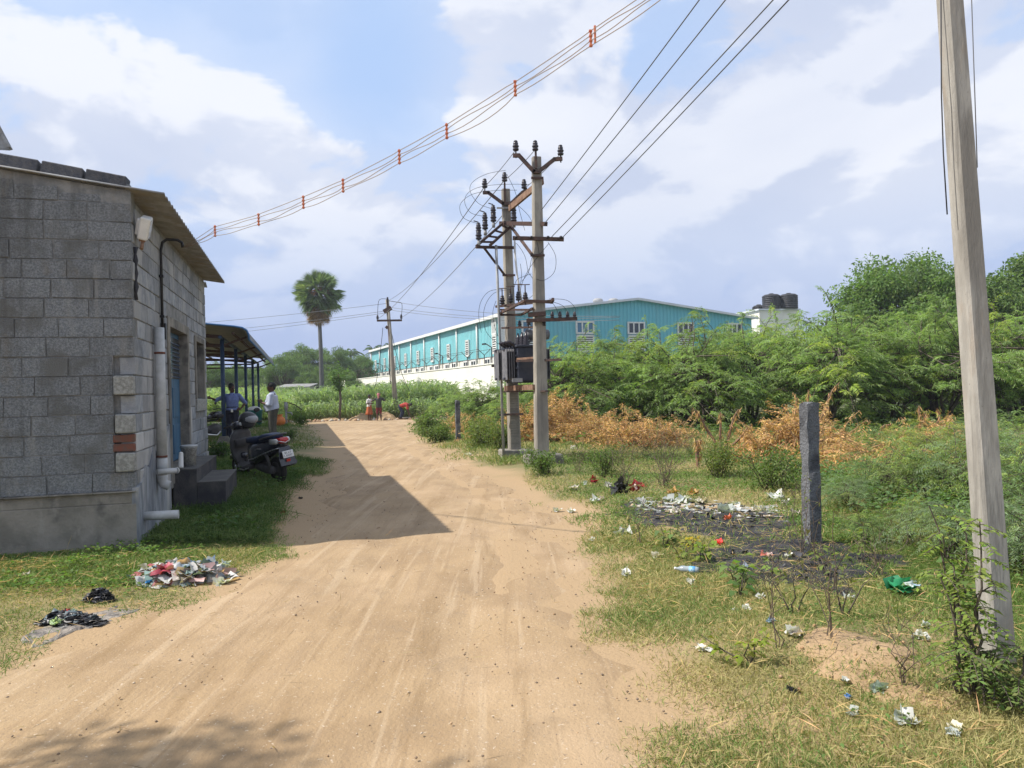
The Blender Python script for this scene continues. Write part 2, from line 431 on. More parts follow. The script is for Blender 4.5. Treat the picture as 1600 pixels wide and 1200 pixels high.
# the dirt road: a sheet between the two worn edges, with wheel ruts and a crown
ys = np.array(line(-1.5, 16, .09) + line(16.2, 47, .25)); ts = np.linspace(0, 1, 61)
YY, TT = np.meshgrid(ys, ts, indexing='ij')
e1 = xl(YY) + (fbm(YY*1.1, YY*0+3, 5)-.5)*.9; e2 = xr(YY) + (fbm(YY*1.2, YY*0+8, 5)-.5)*1.0
XX = e1 + (e2-e1)*TT
wd = (e2-e1)
rut = np.exp(-((TT-.36)*wd/.22)**2) + np.exp(-((TT-.74)*wd/.24)**2)
crown = .014 - .022*rut*(.7+.5*fbm(YY*.5, TT*3)) + .012*(fbm(XX*1.1, YY*.5, 3)-.5) + .005*(fbm(XX*4.5, YY*3, 3)-.5) + .007*(fbm(XX*14, YY*11, 3)-.5)
edge = np.minimum(TT, 1-TT)*wd
ZZ = gh(XX, YY) + np.where(edge < .5, -.014 + (crown+.014)*sm(edge, 0, .5), crown)
nI = np.arange(YY.size).reshape(YY.shape)
Q = np.stack([nI[:-1, :-1], nI[:-1, 1:], nI[1:, 1:], nI[1:, :-1]], -1).reshape(-1, 4)
MT['road'] = mat('road', (.35, .244, .136), (.275, .188, .104), scale=1.4, detail=12, bump=.9, bscale=42, c3=(.40, .285, .172), s3=.55, stretch=(1, .8, 1), bdist=.010)
def enrich_road(m):
    t = m.node_tree; n = t.nodes; L = t.links; p = n['Principled BSDF']; src = p.inputs['Base Color'].links[0].from_socket
    g = n.new('ShaderNodeNewGeometry')
    def lay(scale, stretch, lo, hi, col, src, detail=5, fac=1.):
        mp = n.new('ShaderNodeMapping'); mp.inputs[3].default_value = stretch; L.new(g.outputs['Position'], mp.inputs[0])
        x = n.new('ShaderNodeTexNoise'); x.inputs['Scale'].default_value = scale; x.inputs['Detail'].default_value = detail; x.inputs['Roughness'].default_value = .65; x.inputs['Distortion'].default_value = .4; L.new(mp.outputs[0], x.inputs[0])
        r = n.new('ShaderNodeMapRange'); r.interpolation_type = 'SMOOTHSTEP'; L.new(x.outputs[0], r.inputs[0]); r.inputs[1].default_value = lo; r.inputs[2].default_value = hi; r.inputs[4].default_value = fac
        k = n.new('ShaderNodeMix'); k.data_type = 'RGBA'; L.new(r.outputs[0], k.inputs[0]); L.new(src, k.inputs[6]); k.inputs[7].default_value = col+(1,); return k.outputs[2]
    src = lay(2.6, (1.5, .13, 1), .50, .66, (.235, .155, .078), src, 6, .7)      # lengthwise wheel streaks
    src = lay(9., (1.5, .06, 1), .52, .64, (.27, .185, .105), src, 4, .5)          # fine wheel lines
    src = lay(5., (1.3, .05, 1), .54, .64, (.45, .34, .22), src, 4, .45)
    src = lay(.8, (1, .5, 1), .52, .66, (.395, .29, .175), src, 5, .4)            # pale dusty drifts
    src = lay(3.3, (1, .7, 1), .56, .66, (.25, .18, .11), src, 8, .4)           # compacted stony patches
    src = lay(70., (1, 1, 1), .60, .70, (.20, .15, .105), src, 2, .7)            # grit
    src = lay(46., (1, 1, 1), .64, .72, (.52, .43, .33), src, 2, .7)             # pale grains
    L.new(src, p.inputs['Base Color'])
enrich_road(MT['road'])
def stain(m, layers):
    t = m.node_tree; n = t.nodes; L = t.links; p = n['Principled BSDF']; src = p.inputs['Base Color'].links[0].from_socket
    g = n.new('ShaderNodeNewGeometry')
    for (scale, stretch, lo, hi, col, fac) in layers:
        mp = n.new('ShaderNodeMapping'); mp.inputs[3].default_value = stretch; L.new(g.outputs['Position'], mp.inputs[0])
        x = n.new('ShaderNodeTexNoise'); x.inputs['Scale'].default_value = scale; x.inputs['Detail'].default_value = 6; x.inputs['Roughness'].default_value = .65; L.new(mp.outputs[0], x.inputs[0])
        r = n.new('ShaderNodeMapRange'); r.interpolation_type = 'SMOOTHSTEP'; L.new(x.outputs[0], r.inputs[0]); r.inputs[1].default_value = lo; r.inputs[2].default_value = hi; r.inputs[4].default_value = fac
        k = n.new('ShaderNodeMix'); k.data_type = 'RGBA'; L.new(r.outputs[0], k.inputs[0]); L.new(src, k.inputs[6]); k.inputs[7].default_value = col+(1,); src = k.outputs[2]
    L.new(src, p.inputs['Base Color'])
RAIN = (4., (1, 1, .10), .52, .68, (.10, .10, .098), .55); PALE = (5., (1, 1, .16), .56, .70, (.40, .395, .37), .45); MUD = (3., (1, 1, .6), .54, .68, (.22, .19, .145), .45)
for k_ in ('block', 'mortar'): stain(MT[k_], [RAIN, PALE, MUD])
stain(MT['plaster'], [RAIN, (7., (1, 1, .5), .55, .68, (.33, .31, .27), .5), (2.2, (1, 1, 1), .50, .66, (.095, .09, .08), .6)])
stain(MT['pole_near'], [(16., (1, 1, .05), .53, .66, (.16, .15, .135), .6), (6., (1, 1, .2), .56, .68, (.34, .27, .20), .4), (60., (1, 1, 1), .64, .70, (.14, .13, .12), .6)])
stain(MT['concrete'], [(10., (1, 1, .06), .53, .66, (.15, .14, .125), .5)])
me = npmesh('dirt_road', np.stack([XX, YY, ZZ], -1).reshape(-1, 3), Q, None, 'road')
me.polygons.foreach_set('use_smooth', [True]*len(me.polygons))
tag(link('dirt_road', me), kind='structure')
# far cross track
xs = np.arange(-40, 4.5, .4); tv = np.linspace(0, 1, 9); A, B = np.meshgrid(xs, tv, indexing='ij')
yy = 42.5 + 4.2*B + .5*(fbm(A*.3, B*2)-.5); zz = gh(A, yy)+.02 - .08*(np.abs(B-.5) > .45)
nI = np.arange(A.size).reshape(A.shape); Q = np.stack([nI[:-1, :-1], nI[1:, :-1], nI[1:, 1:], nI[:-1, 1:]], -1).reshape(-1, 4)
tag(link('cross_track', npmesh('cross_track', np.stack([A, yy, zz], -1).reshape(-1, 3), Q, None, 'road')), kind='structure')
def patch(name, pts, m, rise=.015, n=26, wob=.35, seed=0):
    """irregular stained sheet of ground lying on the terrain, outline given by world points"""
    P = np.array([(p.x, p.y) for p in pts]); c = P.mean(0); k = 96
    ang = np.linspace(0, 2*np.pi, k, endpoint=False)
    pa = np.arctan2(P[:, 1]-c[1], P[:, 0]-c[0]); pr = np.hypot(P[:, 1]-c[1], P[:, 0]-c[0]); o = np.argsort(pa)
    r = np.interp(ang, pa[o], pr[o], period=2*np.pi)*(1+wob*(fbm(np.cos(ang)*3+seed+9, np.sin(ang)*3+20, 4)-.5)*2)
    V = []; rad = np.linspace(0.02, 1, n)
    for f in rad:
        x = c[0]+np.cos(ang)*r*f; y = c[1]+np.sin(ang)*r*f
        z = gh(x, y)+rise+.05*(fbm(x*6, y*6)-.5)-(.045 if f > .97 else .02 if f > .9 else 0)
        V.append(np.stack([x, y, z], 1))
    V = np.concatenate(V); J = np.arange(n*k).reshape(n, k); J2 = np.roll(J, -1, 1)
    Q = np.stack([J[:-1], J[1:], J2[1:], J2[:-1]], -1).reshape(-1, 4)
    me = npmesh(name, V, Q, None, m); me.polygons.foreach_set('use_smooth', [True]*len(me.polygons))
    return tag(link(name, me), kind='structure')
MT['burnt'] = mat('burnt', (.016, .016, .021), (.04, .038, .043), scale=7, bump=1., bscale=30, c3=(.065, .06, .06), s3=4.5, bdist=.03)
MT['ash'] = mat('ash', (.38, .34, .29), (.21, .185, .165), scale=14, bump=.9, bscale=40, c3=(.09, .085, .085), s3=9, bdist=.03)
MT['redsoil'] = mat('redsoil', (.36, .25, .14), (.28, .19, .105), scale=3, bump=.9, bscale=14, c3=(.40, .27, .155), s3=1.4, bdist=.04)
BURN = [[gzt(*p) for p in [(965, 780), (1080, 784), (1190, 800), (1265, 812), (1255, 846), (1150, 850), (1060, 836), (1000, 808)]],
        [gzt(*p) for p in [(1090, 862), (1190, 846), (1310, 855), (1390, 880), (1370, 918), (1240, 924), (1130, 908)]]]
patch('burnt_ground', BURN[0], 'burnt', .02, seed=1, wob=.55)
patch('burnt_ground', BURN[1], 'burnt', .02, seed=4, wob=.7)
ASH = [gzt(*p) for p in [(25, 990), (70, 965), (140, 955), (215, 952), (190, 968), (120, 985), (70, 1005)]]
patch('ash_patch', ASH, 'ash', .006, wob=.6, seed=2)
# ================================================================== block building on the left
K = Vector((-3.95, 7.70, 0)); S = Vector((-.2705, .9627, 0)); FR = Vector((-.9627, -.2705, 0)); OUT = -FR; NF = -S; UZ = Vector((0, 0, 1))
def bp(t, o, z): return K + S*t + OUT*o + UZ*z        # t along the side wall, o outwards from it, z up
def fp(a, o, z): return K + FR*a + NF*o + UZ*z        # a along the front wall (to the left), o outwards, z up
bld = empty('block_building', K, 'low grey concrete block building with sloping sheet roof and blue door', 'building')
MS = Matrix((S, OUT, UZ)).transposed(); MF = Matrix((FR, NF, UZ)).transposed()
rb = random.Random(3)
def block(mb, fn, m, a0, a1, z0, z1, o, th=.19, j=.004):
    c = fn((a0+a1)/2, o-th/2, (z0+z1)/2)
    b0 = len(mb.v); mb.box(c, (a1-a0, th, z1-z0), m)
    for i in range(b0, len(mb.v)):
        mb.v[i] = tuple(mb.v[i][k]+rb.uniform(-j, j) for k in range(3))
front = MB(); pale = MB()
CH = .2005; Z0 = .63; A_END = 5.2
for j in range(18):
    z0 = Z0 + j*CH + .007; z1 = z0 + CH - .014
    a = -.0
    toothed = j in (1, 2, 3, 4, 5, 6)
    if j in (2, 4, 6): a = .20
    elif j in (1, 3, 5): a = .195
    off = [.0, .13, .27, .05, .2, .1, .3][j % 7]
    first = True
    while a < A_END:
        L = rb.uniform(.385, .42)
        if first: L = .41-off if .41-off > .14 else .41; first = False
        zt = min(z1, 3.70 + .152*(a) - .02) if j > 13 else z1
        zt = min(zt, 3.72 + .150*(a+.1))
        if zt - z0 > .05:
            block(front, fp, MF, a+.007, min(a+L, A_END)-.007, z0, zt, rb.uniform(-.006, .008), j=.005)
        a += L
    if j in (1, 3, 5): pale = MB(); block(pale, fp, MF, .0, .185, z0-.005, z1+.005, .05, th=.24, j=.006); pale.build('tie_block', 'block_pale', bld, bevel=.014)['label'] = 'pale rough block sticking out at the corner'
    if j in (2, 4): pass
front.build('front_wall', 'block', bld, bevel=.017)
rbk = MB()
for k in range(2): block(rbk, fp, MF, .005, .21, Z0+2*CH+.01+k*.095, Z0+2*CH+.092+k*.095, .012, th=.2, j=.004)
rbk.build('corner_brick', 'redbrick', bld, bevel=.008)
mo = MB()
mo.box(fp(A_END/2+.1, -.108, 2.05), (A_END-.2, .19, 2.88), MF)
# recessed toothing holes stay dark because they are deep
mo.box(fp(.1, -.20, 2.05), (.19, .19, 2.9), MF)
rc = MB()
for j in (2, 4): rc.box(fp(.1, -.13, Z0+j*CH+CH/2), (.185, .12, CH-.02), MF)
for j in (1, 3, 5): rc.box(fp(.1, -.13, Z0+j*CH+CH/2), (.185, .12, CH-.02), MF)
rc.build('corner_recess', 'block', bld, bevel=.01)
# sloping top filling under the roof sheet
mo.prism([(0, 3.45), (A_END, 3.45), (A_END, 3.765+.14*A_END), (0, 3.765)], FR, UZ, fp(0, -.012, 0), NF*-.17)
for j in (0, 7, 8, 9, 10, 11, 12, 13, 14, 15):
    mo.box(fp(.1, -.115, Z0+j*CH+CH/2), (.186, .19, CH), MF)
mo.build('mortar', 'mortar', bld)
pl = MB()
pl.prism([(0, -.4), (A_END, -.4), (A_END, .50), (0, .50)], FR, UZ, fp(0, .014, 0), NF*-.22)
pl.prism([(0, .50), (A_END, .50), (A_END, .625), (0, .625)], FR, UZ, fp(0, .008, 0), NF*-.2)
for q in range(14):
    a = q*.4; pl.box(fp(a+.2, .012, .628+rb.uniform(-.004, .004)), (.4, .07, .018), MF)
pl.build('plinth', 'plaster', bld, bevel=.012)
# parapet row of blocks on top of the sheet along the front verge
pp = MB(); a = .03
while a < A_END:
    zb = 3.80+.15*a
    b0 = len(pp.v); pp.box(fp(a+.2, -.10, zb+.075), (.385, .19, .15), MF @ Matrix.Rotation(math.atan(-.15), 3, 'Y'))
    for i in range(b0, len(pp.v)): pp.v[i] = tuple(pp.v[i][k]+rb.uniform(-.006, .006) for k in range(3))
    a += .41
MT['parapet'] = mat('parapet', (.075, .08, .095), (.12, .12, .125), scale=14, bump=.8, bscale=50, island=.2)
pp.build('parapet', 'parapet', bld, bevel=.012)
# side wall with its openings
D0, D1, DZ0, DZ1 = 2.09, 3.58, .66, 2.53
W0, W1, WZ0, WZ1 = 4.50, 5.42, 1.58, 2.50
TE = 5.85
holes = [(D0-.14, D1+.14, -1, DZ1+.12), (W0-.10, W1+.10, WZ0-.22, WZ1+.08)]
side = MB(); wash = MB(); MT['washblock'] = mat('washblock', (.36, .362, .36), (.25, .255, .26), scale=5, bump=.6, bscale=50, island=.16, c3=(.41, .405, .395), s3=2.6, stretch=(1, 1, .5), bdist=.008)
for j in range(18):
    z0 = Z0 + j*CH + .006; z1 = min(z0+CH-.012, 3.66)
    if z1-z0 < .05: break
    t = .2 if j % 2 == 0 else .035
    if 1 <= j <= 6: t = .03
    edges = []; tt = t
    while tt < TE:
        L = rb.uniform(.27, .42) ; edges.append((tt+.006, min(tt+L, TE)-.006)); tt += L
    for (a0, a1) in edges:
        segs = [(a0, a1)]
        for (h0, h1, hz0, hz1) in holes:
            if z1 <= hz0 or z0 >= hz1: continue
            ns = []
            for (q0, q1) in segs:
                if q1 <= h0 or q0 >= h1: ns.append((q0, q1)); continue
                if q0 < h0: ns.append((q0, h0))
                if q1 > h1: ns.append((h1, q1))
            segs = ns
        for (q0, q1) in segs:
            if q1-q0 > .04: block(wash if (.30 < (q0+q1)/2 < 1.75 and z0 < 2.1-.25*abs((q0+q1)/2-.9)) or (q0 < .3 and z0 < 1.1) else side, bp, MS, q0, q1, z0, z1, rb.uniform(-.002, .008), th=.15, j=.004)
side.build('side_wall', 'sideblock', bld, bevel=.008); wash.build('washed_block', 'washblock', bld, bevel=.008)
sm_ = MB()
def slab(t0, t1, z0, z1, o=-.010, th=.19): sm_.box(bp((t0+t1)/2, o-th/2, (z0+z1)/2), (t1-t0, th, z1-z0), MS)
slab(.06, D0-.02, .3, 3.70); slab(D0-.02, D1+.02, DZ1+.02, 3.70); slab(D1+.02, W0-.02, .3, 3.70)
slab(W0-.02, W1+.02, .3, WZ0-.02); slab(W0-.02, W1+.02, WZ1+.02, 3.70); slab(W1+.02, TE, .3, 3.70)
sm_.build('side_mortar', 'mortar', bld)
ps = MB()                                           # washed and stained render low on the side wall
ps.prism([(-.012, -.4), (1.93, -.4), (1.93, 1.25), (1.8, 1.15), (1.62, .98), (1.4, 1.05), (1.15, .90), (.85, 1.02), (.6, .80), (.42, .86), (.25, .70), (-.012, .66)], S, UZ, bp(0, .018, 0), OUT*-.06)
ps.build('stained_render', 'paintstain', bld); ps = MB()
ps.prism([(3.74, -.4), (TE, -.4), (TE, .60), (3.95, .62), (3.9, 1.35), (3.76, 1.5)], S, UZ, bp(0, .016, 0), OUT*-.06)
ps.build('stained_render', 'paintstain', bld)
fr = MB()                                           # cement surround and deep reveal of the doorway
def jamb(t0, t1, z0, z1, o0, o1, b=fr): b.box(bp((t0+t1)/2, (o0+o1)/2, (z0+z1)/2), (t1-t0, o1-o0, z1-z0), MS)
jamb(D0-.15, D0, .4, DZ1+.13, -.21, .022); jamb(D1, D1+.15, .4, DZ1+.13, -.21, .022); jamb(D0, D1, DZ1, DZ1+.13, -.21, .022)
jamb(D0, D1, .45, DZ0, -.21, .03)
dfr = fr.build('door_surround', 'plaster', bld, bevel=.006)
d = MB(); dz = DZ0+.02
def leaf(t0, t1, b):
    jamb(t0, t1, dz, DZ1-.01, -.145, -.105, b)
    for (z0, z1) in ((dz+.10, dz+.52), (dz+.62, dz+1.05)):
        jamb(t0+.09, t1-.09, z0, z1, -.106, -.094, b)
leaf(D0+.01, (D0+D1)/2-.004, d); leaf((D0+D1)/2+.004, D1-.01, d)
door = d.build('door', 'bluedoor', bld, bevel=.006)
g = MB(); jamb(D0+.06, D1-.06, dz+1.18, DZ1-.08, -.106, -.098, g); g.build('door_pane', 'glassdark', door)
g = MB()
for k in range(9): jamb(D0+.06, D1-.06, dz+1.2+k*.06, dz+1.212+k*.06, -.098, -.086, g)
g.build('door_grille', 'bluesteel', door)
wf = MB()
jamb(W0-.10, W0, WZ0-.03, WZ1+.09, -.2, .024, wf); jamb(W1, W1+.10, WZ0-.03, WZ1+.09, -.2, .024, wf); jamb(W0, W1, WZ1, WZ1+.09, -.2, .024, wf)
win = wf.build('window', 'plaster', bld, bevel=.006)
wf = MB(); jamb(W0-.09, W1+.10, WZ0-.23, WZ0-.03, -.2, .03, wf); wf.build('window_sill', 'block_pale', win, bevel=.01)
wf = MB(); jamb(W0, W1, WZ0-.03, WZ1, -.16, -.13, wf); wf.build('window_shutter', 'bluesteel', win)
# rear and far walls, closing the house
bw = MB(); bw.box(bp(TE-.1, -2.6, 1.8), (.2, 5.0, 3.9), MS); bw.box(bp(TE/2, -5.1, 1.9), (TE, .2, 4.4), MS)
bw.build('rear_wall', 'mortar', bld)
# corrugated sheet roof, falling towards the lane
rf = MB(); nC = 150; V = []
o_edge, o_back = .33, -5.3
for i in range(nC+1):
    t = -.05 + (TE+.20)*i/nC; wv = .018*math.sin(i*math.pi*2/4.2)
    dip = -.05*(i/nC)
    V.append((t, wv+dip))
for (o, zz) in ((o_edge, 3.735), (o_back, 3.735+.15*(o_edge-o_back))):
    pass
zo = lambda o: 3.735+.135*(o_edge-o)
vs = []
for (t, wv) in V:
    for o in (o_edge, -.6, o_back):
        vs.append(bp(t, o, zo(o)+wv+.012)); vs.append(bp(t, o, zo(o)+wv))
fs = []
for i in range(nC):
    b0 = i*6; b1 = (i+1)*6
    for k in (0, 2):
        fs.append((b0+k, b1+k, b1+k+2, b0+k+2)); fs.append((b0+k+1, b0+k+3, b1+k+3, b1+k+1))
    fs.append((b0, b0+1, b1+1, b1)); fs.append((b0+4, b1+4, b1+5, b0+5))
fs.append((0, 2, 3, 1)); fs.append((2, 4, 5, 3)); e = nC*6; fs.append((e, e+1, e+3, e+2)); fs.append((e+2, e+3, e+5, e+4))
rf.add(vs, fs, True); rf.build('roof', 'asbestos', bld)
# downpipe, outlets, conduit, lamp
dp = MB(); pz = lambda z, o=.075, t=1.0: bp(t, o, z)
dp.tube([pz(2.42), pz(.86)], .056, 14)
pp_ = dp.build('downpipe', 'pvc', bld)
MT['rustpipe'] = mat('rustpipe', (.15, .05, .03), (.1, .05, .04), scale=20)
for z in (2.12, .90):
    c = MB(); c.tube([pz(z-.012), pz(z+.012)], .061, 14); c.build('pipe_clip', 'rustpipe', pp_)
c = MB(); c.tube([pz(.88), pz(.68)], .06, 14); c.tube([pz(.70), pz(.63), pz(.575, .09), pz(.55, .15)], [.06, .06, .058, .056], 14); c.build('pipe_elbow', 'pvc', pp_)
c = MB(); c.tube([bp(.78, .06, .74), bp(.9, .24, .735)], .033, 12); c.tube([bp(.9, .24, .735), bp(.92, .25, .735)], .037, 12); c.build('pipe_stub', 'pvc', bld)
c = MB(); c.tube([bp(.26, -.05, .32), bp(.26, .36, .315)], .048, 14); c.build('outlet_pipe', 'pvc', bld)
c = MB(); t0 = 1.48
c.tube([bp(t0, .03, 2.46), bp(t0, .03, 3.42), bp(t0, .05, 3.52), bp(t0, .10, 3.56), bp(t0+.02, .22, 3.56), bp(t0+.03, .27, 3.53), bp(t0+.03, .28, 3.47)], .018, 8)
for z in (2.6, 3.1): c.box(bp(t0, .03, z), (.05, .05, .03), MS)
c.build('conduit', 'black', bld)
c = MB(); c.box(bp(1.56, .03, 2.42), (.07, .06, .2), MS); c.build('switch_box', 'black', bld)
lm = MB(); lc = bp(.17, .10, 3.42); rotl = MS @ Matrix.Rotation(R(-22), 3, 'Y') @ Matrix.Rotation(R(-14), 3, 'X')
lm.box(lc, (.17, .10, .24), rotl); lm.box(lc+rotl @ Vector((0, -.06, .0)), (.09, .05, .18), rotl)
lamp = lm.build('floodlight', 'white', bld, bevel=.015)
g = MB(); g.box(lc+rotl @ Vector((0, .052, 0)), (.14, .01, .19), rotl); g.build('lamp_lens', 'clearlens', lamp)
g = MB(); g.box(lc+rotl @ Vector((0, 0, -.13)), (.10, .06, .03), rotl); g.tube([lc+rotl @ Vector((0, 0, -.13)), lc+Vector((-.03, -.02, -.23))], .018, 8); g.build('lamp_bracket', 'rustlight', lamp)
g = MB(); g.tube([bp(.12+rb.uniform(-.01, .01), .012, 3.2-.07*k) for k in range(9)], [.03, .012, .03, .014, .028, .012, .03, .014, .02], 7); g.build('lamp_cable', 'wiredark', bld)
# steps
st = MB(); jamb(2.15, 4.4, -.3, .62, -.0, .30, st); jamb(2.15, 3.75, -.3, .44, .30, .66, st)
MT['step'] = mat('step', (.035, .035, .042), (.06, .058, .06), scale=5, bump=.4, bscale=40, c3=(.09, .085, .08), s3=3)
MT['treadcement'] = mat('treadcement', (.12, .115, .105), (.08, .078, .075), scale=5, bump=.5, bscale=40)
sto = st.build('doorstep', 'step', bld, bevel=.01)
tp = MB(); jamb(2.145, 4.4, .62, .632, 0, .305, tp); jamb(2.145, 3.755, .44, .45, .305, .665, tp); tp.build('tread', 'treadcement', sto)
# bucket on the landing
bc = bp(2.62, .14, .634)
bk = empty('paint_bucket', bc, 'dirty white paint bucket standing on the doorstep landing', 'bucket')
m = MB(); m.lathe(bc, [(.085, 0), (.105, .24), (.112, .245), (.112, .26), (.104, .265), (.1, .262), (.08, .02)], 18); m.build('body', 'block_pale', bk)
m = MB(); m.lathe(bc, [(.106, .262), (.116, .264), (.116, .285), (.1, .29), (.01, .292)], 18); m.build('lid', 'pvc', bk)
# sack beside the door
q = bp(2.2, .10, .63); m = MB(); m.box(q+UZ*.12, (.10, .06, .22), MS @ Matrix.Rotation(.2, 3, 'Y'), .8)
tag(m.build('paper_sack', 'white', None, bevel=.02), 'crumpled white paper sack leaning beside the blue door', 'sack')
# pale upper roof of the house behind
ub = empty('rear_house', fp(3.4, -3.2, 0), 'pale roof edge of a taller house behind the block building', 'house')
m = MB(); m.box(fp(4.2, -3.2, 2.3), (4.4, 3.0, 5.0), MF); m.build('wall', 'plaster', ub)
m = MB()
ra, rb2 = px(16, 232, 10.2), px(-60, 90, 10.2)
dirv = (rb2-ra)
m.beam(ra, ra+dirv*1.2, .03, .10, up=tuple(S)); m.build('roof_verge', 'asbestos', ub)
m = MB(); vs = [ra, ra+dirv*1.2, ra+dirv*1.2+FR*3, ra+FR*3]; vs2 = [v-UZ*.03 for v in vs]
m.add(vs+vs2, [(0, 1, 2, 3), (7, 6, 5, 4), (0, 4, 5, 1), (1, 5, 6, 2), (2, 6, 7, 3), (3, 7, 4, 0)]); m.build('roof', 'asbestos', ub)

# ================================================================== open shed behind it
P1 = Vector((-8.60, 21.9, .10)); P5 = Vector((-13.85, 40.2, -.04))
sd = (P5-P1); sd.z = 0; sd.normalize(); so_ = Vector((sd.y, -sd.x, 0))
shed = empty('open_shed', P1, 'long open shed with curved sheet roof on blue steel posts', 'shed')
EZ = 3.36
posts = []
for k in range(5):
    p = P1.lerp(P5, k/4); p.z = float(gh(p.x, p.y))+.08
    posts.append(p)
    m = MB(); m.tube([p+UZ*-.1, Vector((p.x, p.y, EZ-.05))], .062, 10); po_ = m.build('post', 'bluesteel', shed)
    m = MB(); m.box(p+UZ*.02, (.42, .42, .26), Matrix((so_, sd, UZ)).transposed(), .55); m.build('footing', 'plaster', po_)
    q = p - so_*5.2; m = MB(); m.tube([q+UZ*-.1, Vector((q.x, q.y, EZ+.5))], .06, 10); m.build('post', 'bluesteel', shed)
    m = MB(); m.beam(Vector((p.x, p.y, EZ-.02)), Vector((q.x, q.y, EZ+.48)), .07, .1); m.beam(Vector((p.x, p.y, EZ-.28)), Vector((q.x, q.y, EZ-.28)), .05, .07); 
    m.beam(Vector((p.x, p.y, EZ-.28)), Vector((p.x, p.y, EZ-.02))+so_*.7, .05, .06)
    m.build('truss', 'rustdark', shed)
m = MB(); a = Vector((P1.x, P1.y, EZ-.06))-sd*.6; b = Vector((P5.x, P5.y, EZ-.06))+sd*.6
m.beam(a, b, .08, .08); m.build('wall_plate', 'bluesteel', shed)
m = MB()
for (o, z) in ((.35, EZ+.06), (-1.0, EZ+.17), (-2.4, EZ+.30), (-3.8, EZ+.43)): m.beam(a+so_*o+UZ*(z-EZ+.05), b+so_*o+UZ*(z-EZ+.05), .06, .06)
m.build('purlin', 'rustdark', shed)
prof = [(.80, -.16), (.79, .0), (.74, .12), (.62, .20), (.40, .24), (.1, .27), (-5.8, .82)]
m = MB(); rings = []
L = (b-a).length
vs = []; nP = len(prof); nS = 120
for i in range(nS+1):
    base_ = a + sd*(L*i/nS); wv = .012*math.cos(i*math.pi)
    for (o, z) in prof: vs.append(Vector((base_.x, base_.y, EZ+z+wv))+so_*o)
    for (o, z) in prof: vs.append(Vector((base_.x, base_.y, EZ+z+wv-.015))+so_*(o-.012))
fs = []
for i in range(nS):
    for k in range(nP-1):
        q0 = i*2*nP+k; q1 = (i+1)*2*nP+k
        fs.append((q0, q1, q1+1, q0+1)); fs.append((q0+nP, q0+nP+1, q1+nP+1, q1+nP))
for i in (0, nS):
    for k in range(nP-1): q0 = i*2*nP+k; fs.append((q0, q0+1, q0+nP+1, q0+nP))
m.add(vs, fs, True)
MT['shedroof'] = mat('shedroof', (.17, .17, .165), (.12, .12, .12), scale=2, rough=.6)
m.build('roof', 'shedroof', shed)
m = MB()                                            # unseen roof added behind the house, shaped to cast the lane shadow unbroken
lp_ = []
for (u_, d_, z_) in ((322, 13.25, 3.66), (326, 17.5, 4.32), (328, 21.0, 4.72)): r_ = ray(u_, 640); lp_.append(Vector((r_.x/r_.y*d_, d_, z_)))
for (e0, e1) in zip(lp_[:-1], lp_[1:]):
    lv = [e0, e1, e1-so_*5+UZ*.3, e0-so_*5+UZ*.3]; m.add(lv+[q-UZ*.03 for q in lv], [(0, 1, 2, 3), (7, 6, 5, 4), (0, 4, 5, 1), (1, 5, 6, 2), (2, 6, 7, 3), (3, 7, 4, 0)])
m.build('added_shadow_roof', 'shedroof', shed)
m = MB()
pts = [Vector((a.x, a.y, EZ+z+.01))+so_*o for (o, z) in prof]
m.tube(pts, .03, 6); m.tube([Vector((q.x, q.y, EZ-.14))+so_*.80 for q in (a, b)], .03, 6)
MT['blueedge'] = mat('blueedge', (.05, .14, .32), rough=.5); m.build('roof_trim', 'blueedge', shed)
m = MB(); rotS = Matrix((so_, sd, UZ)).transposed()
mid = (P1+P5)/2; m.box(Vector((mid.x, mid.y, .0))-so_*2.4+UZ*-.02, (5.6, 20.5, .3), rotS)
m.build('floor_slab', 'concrete', shed)
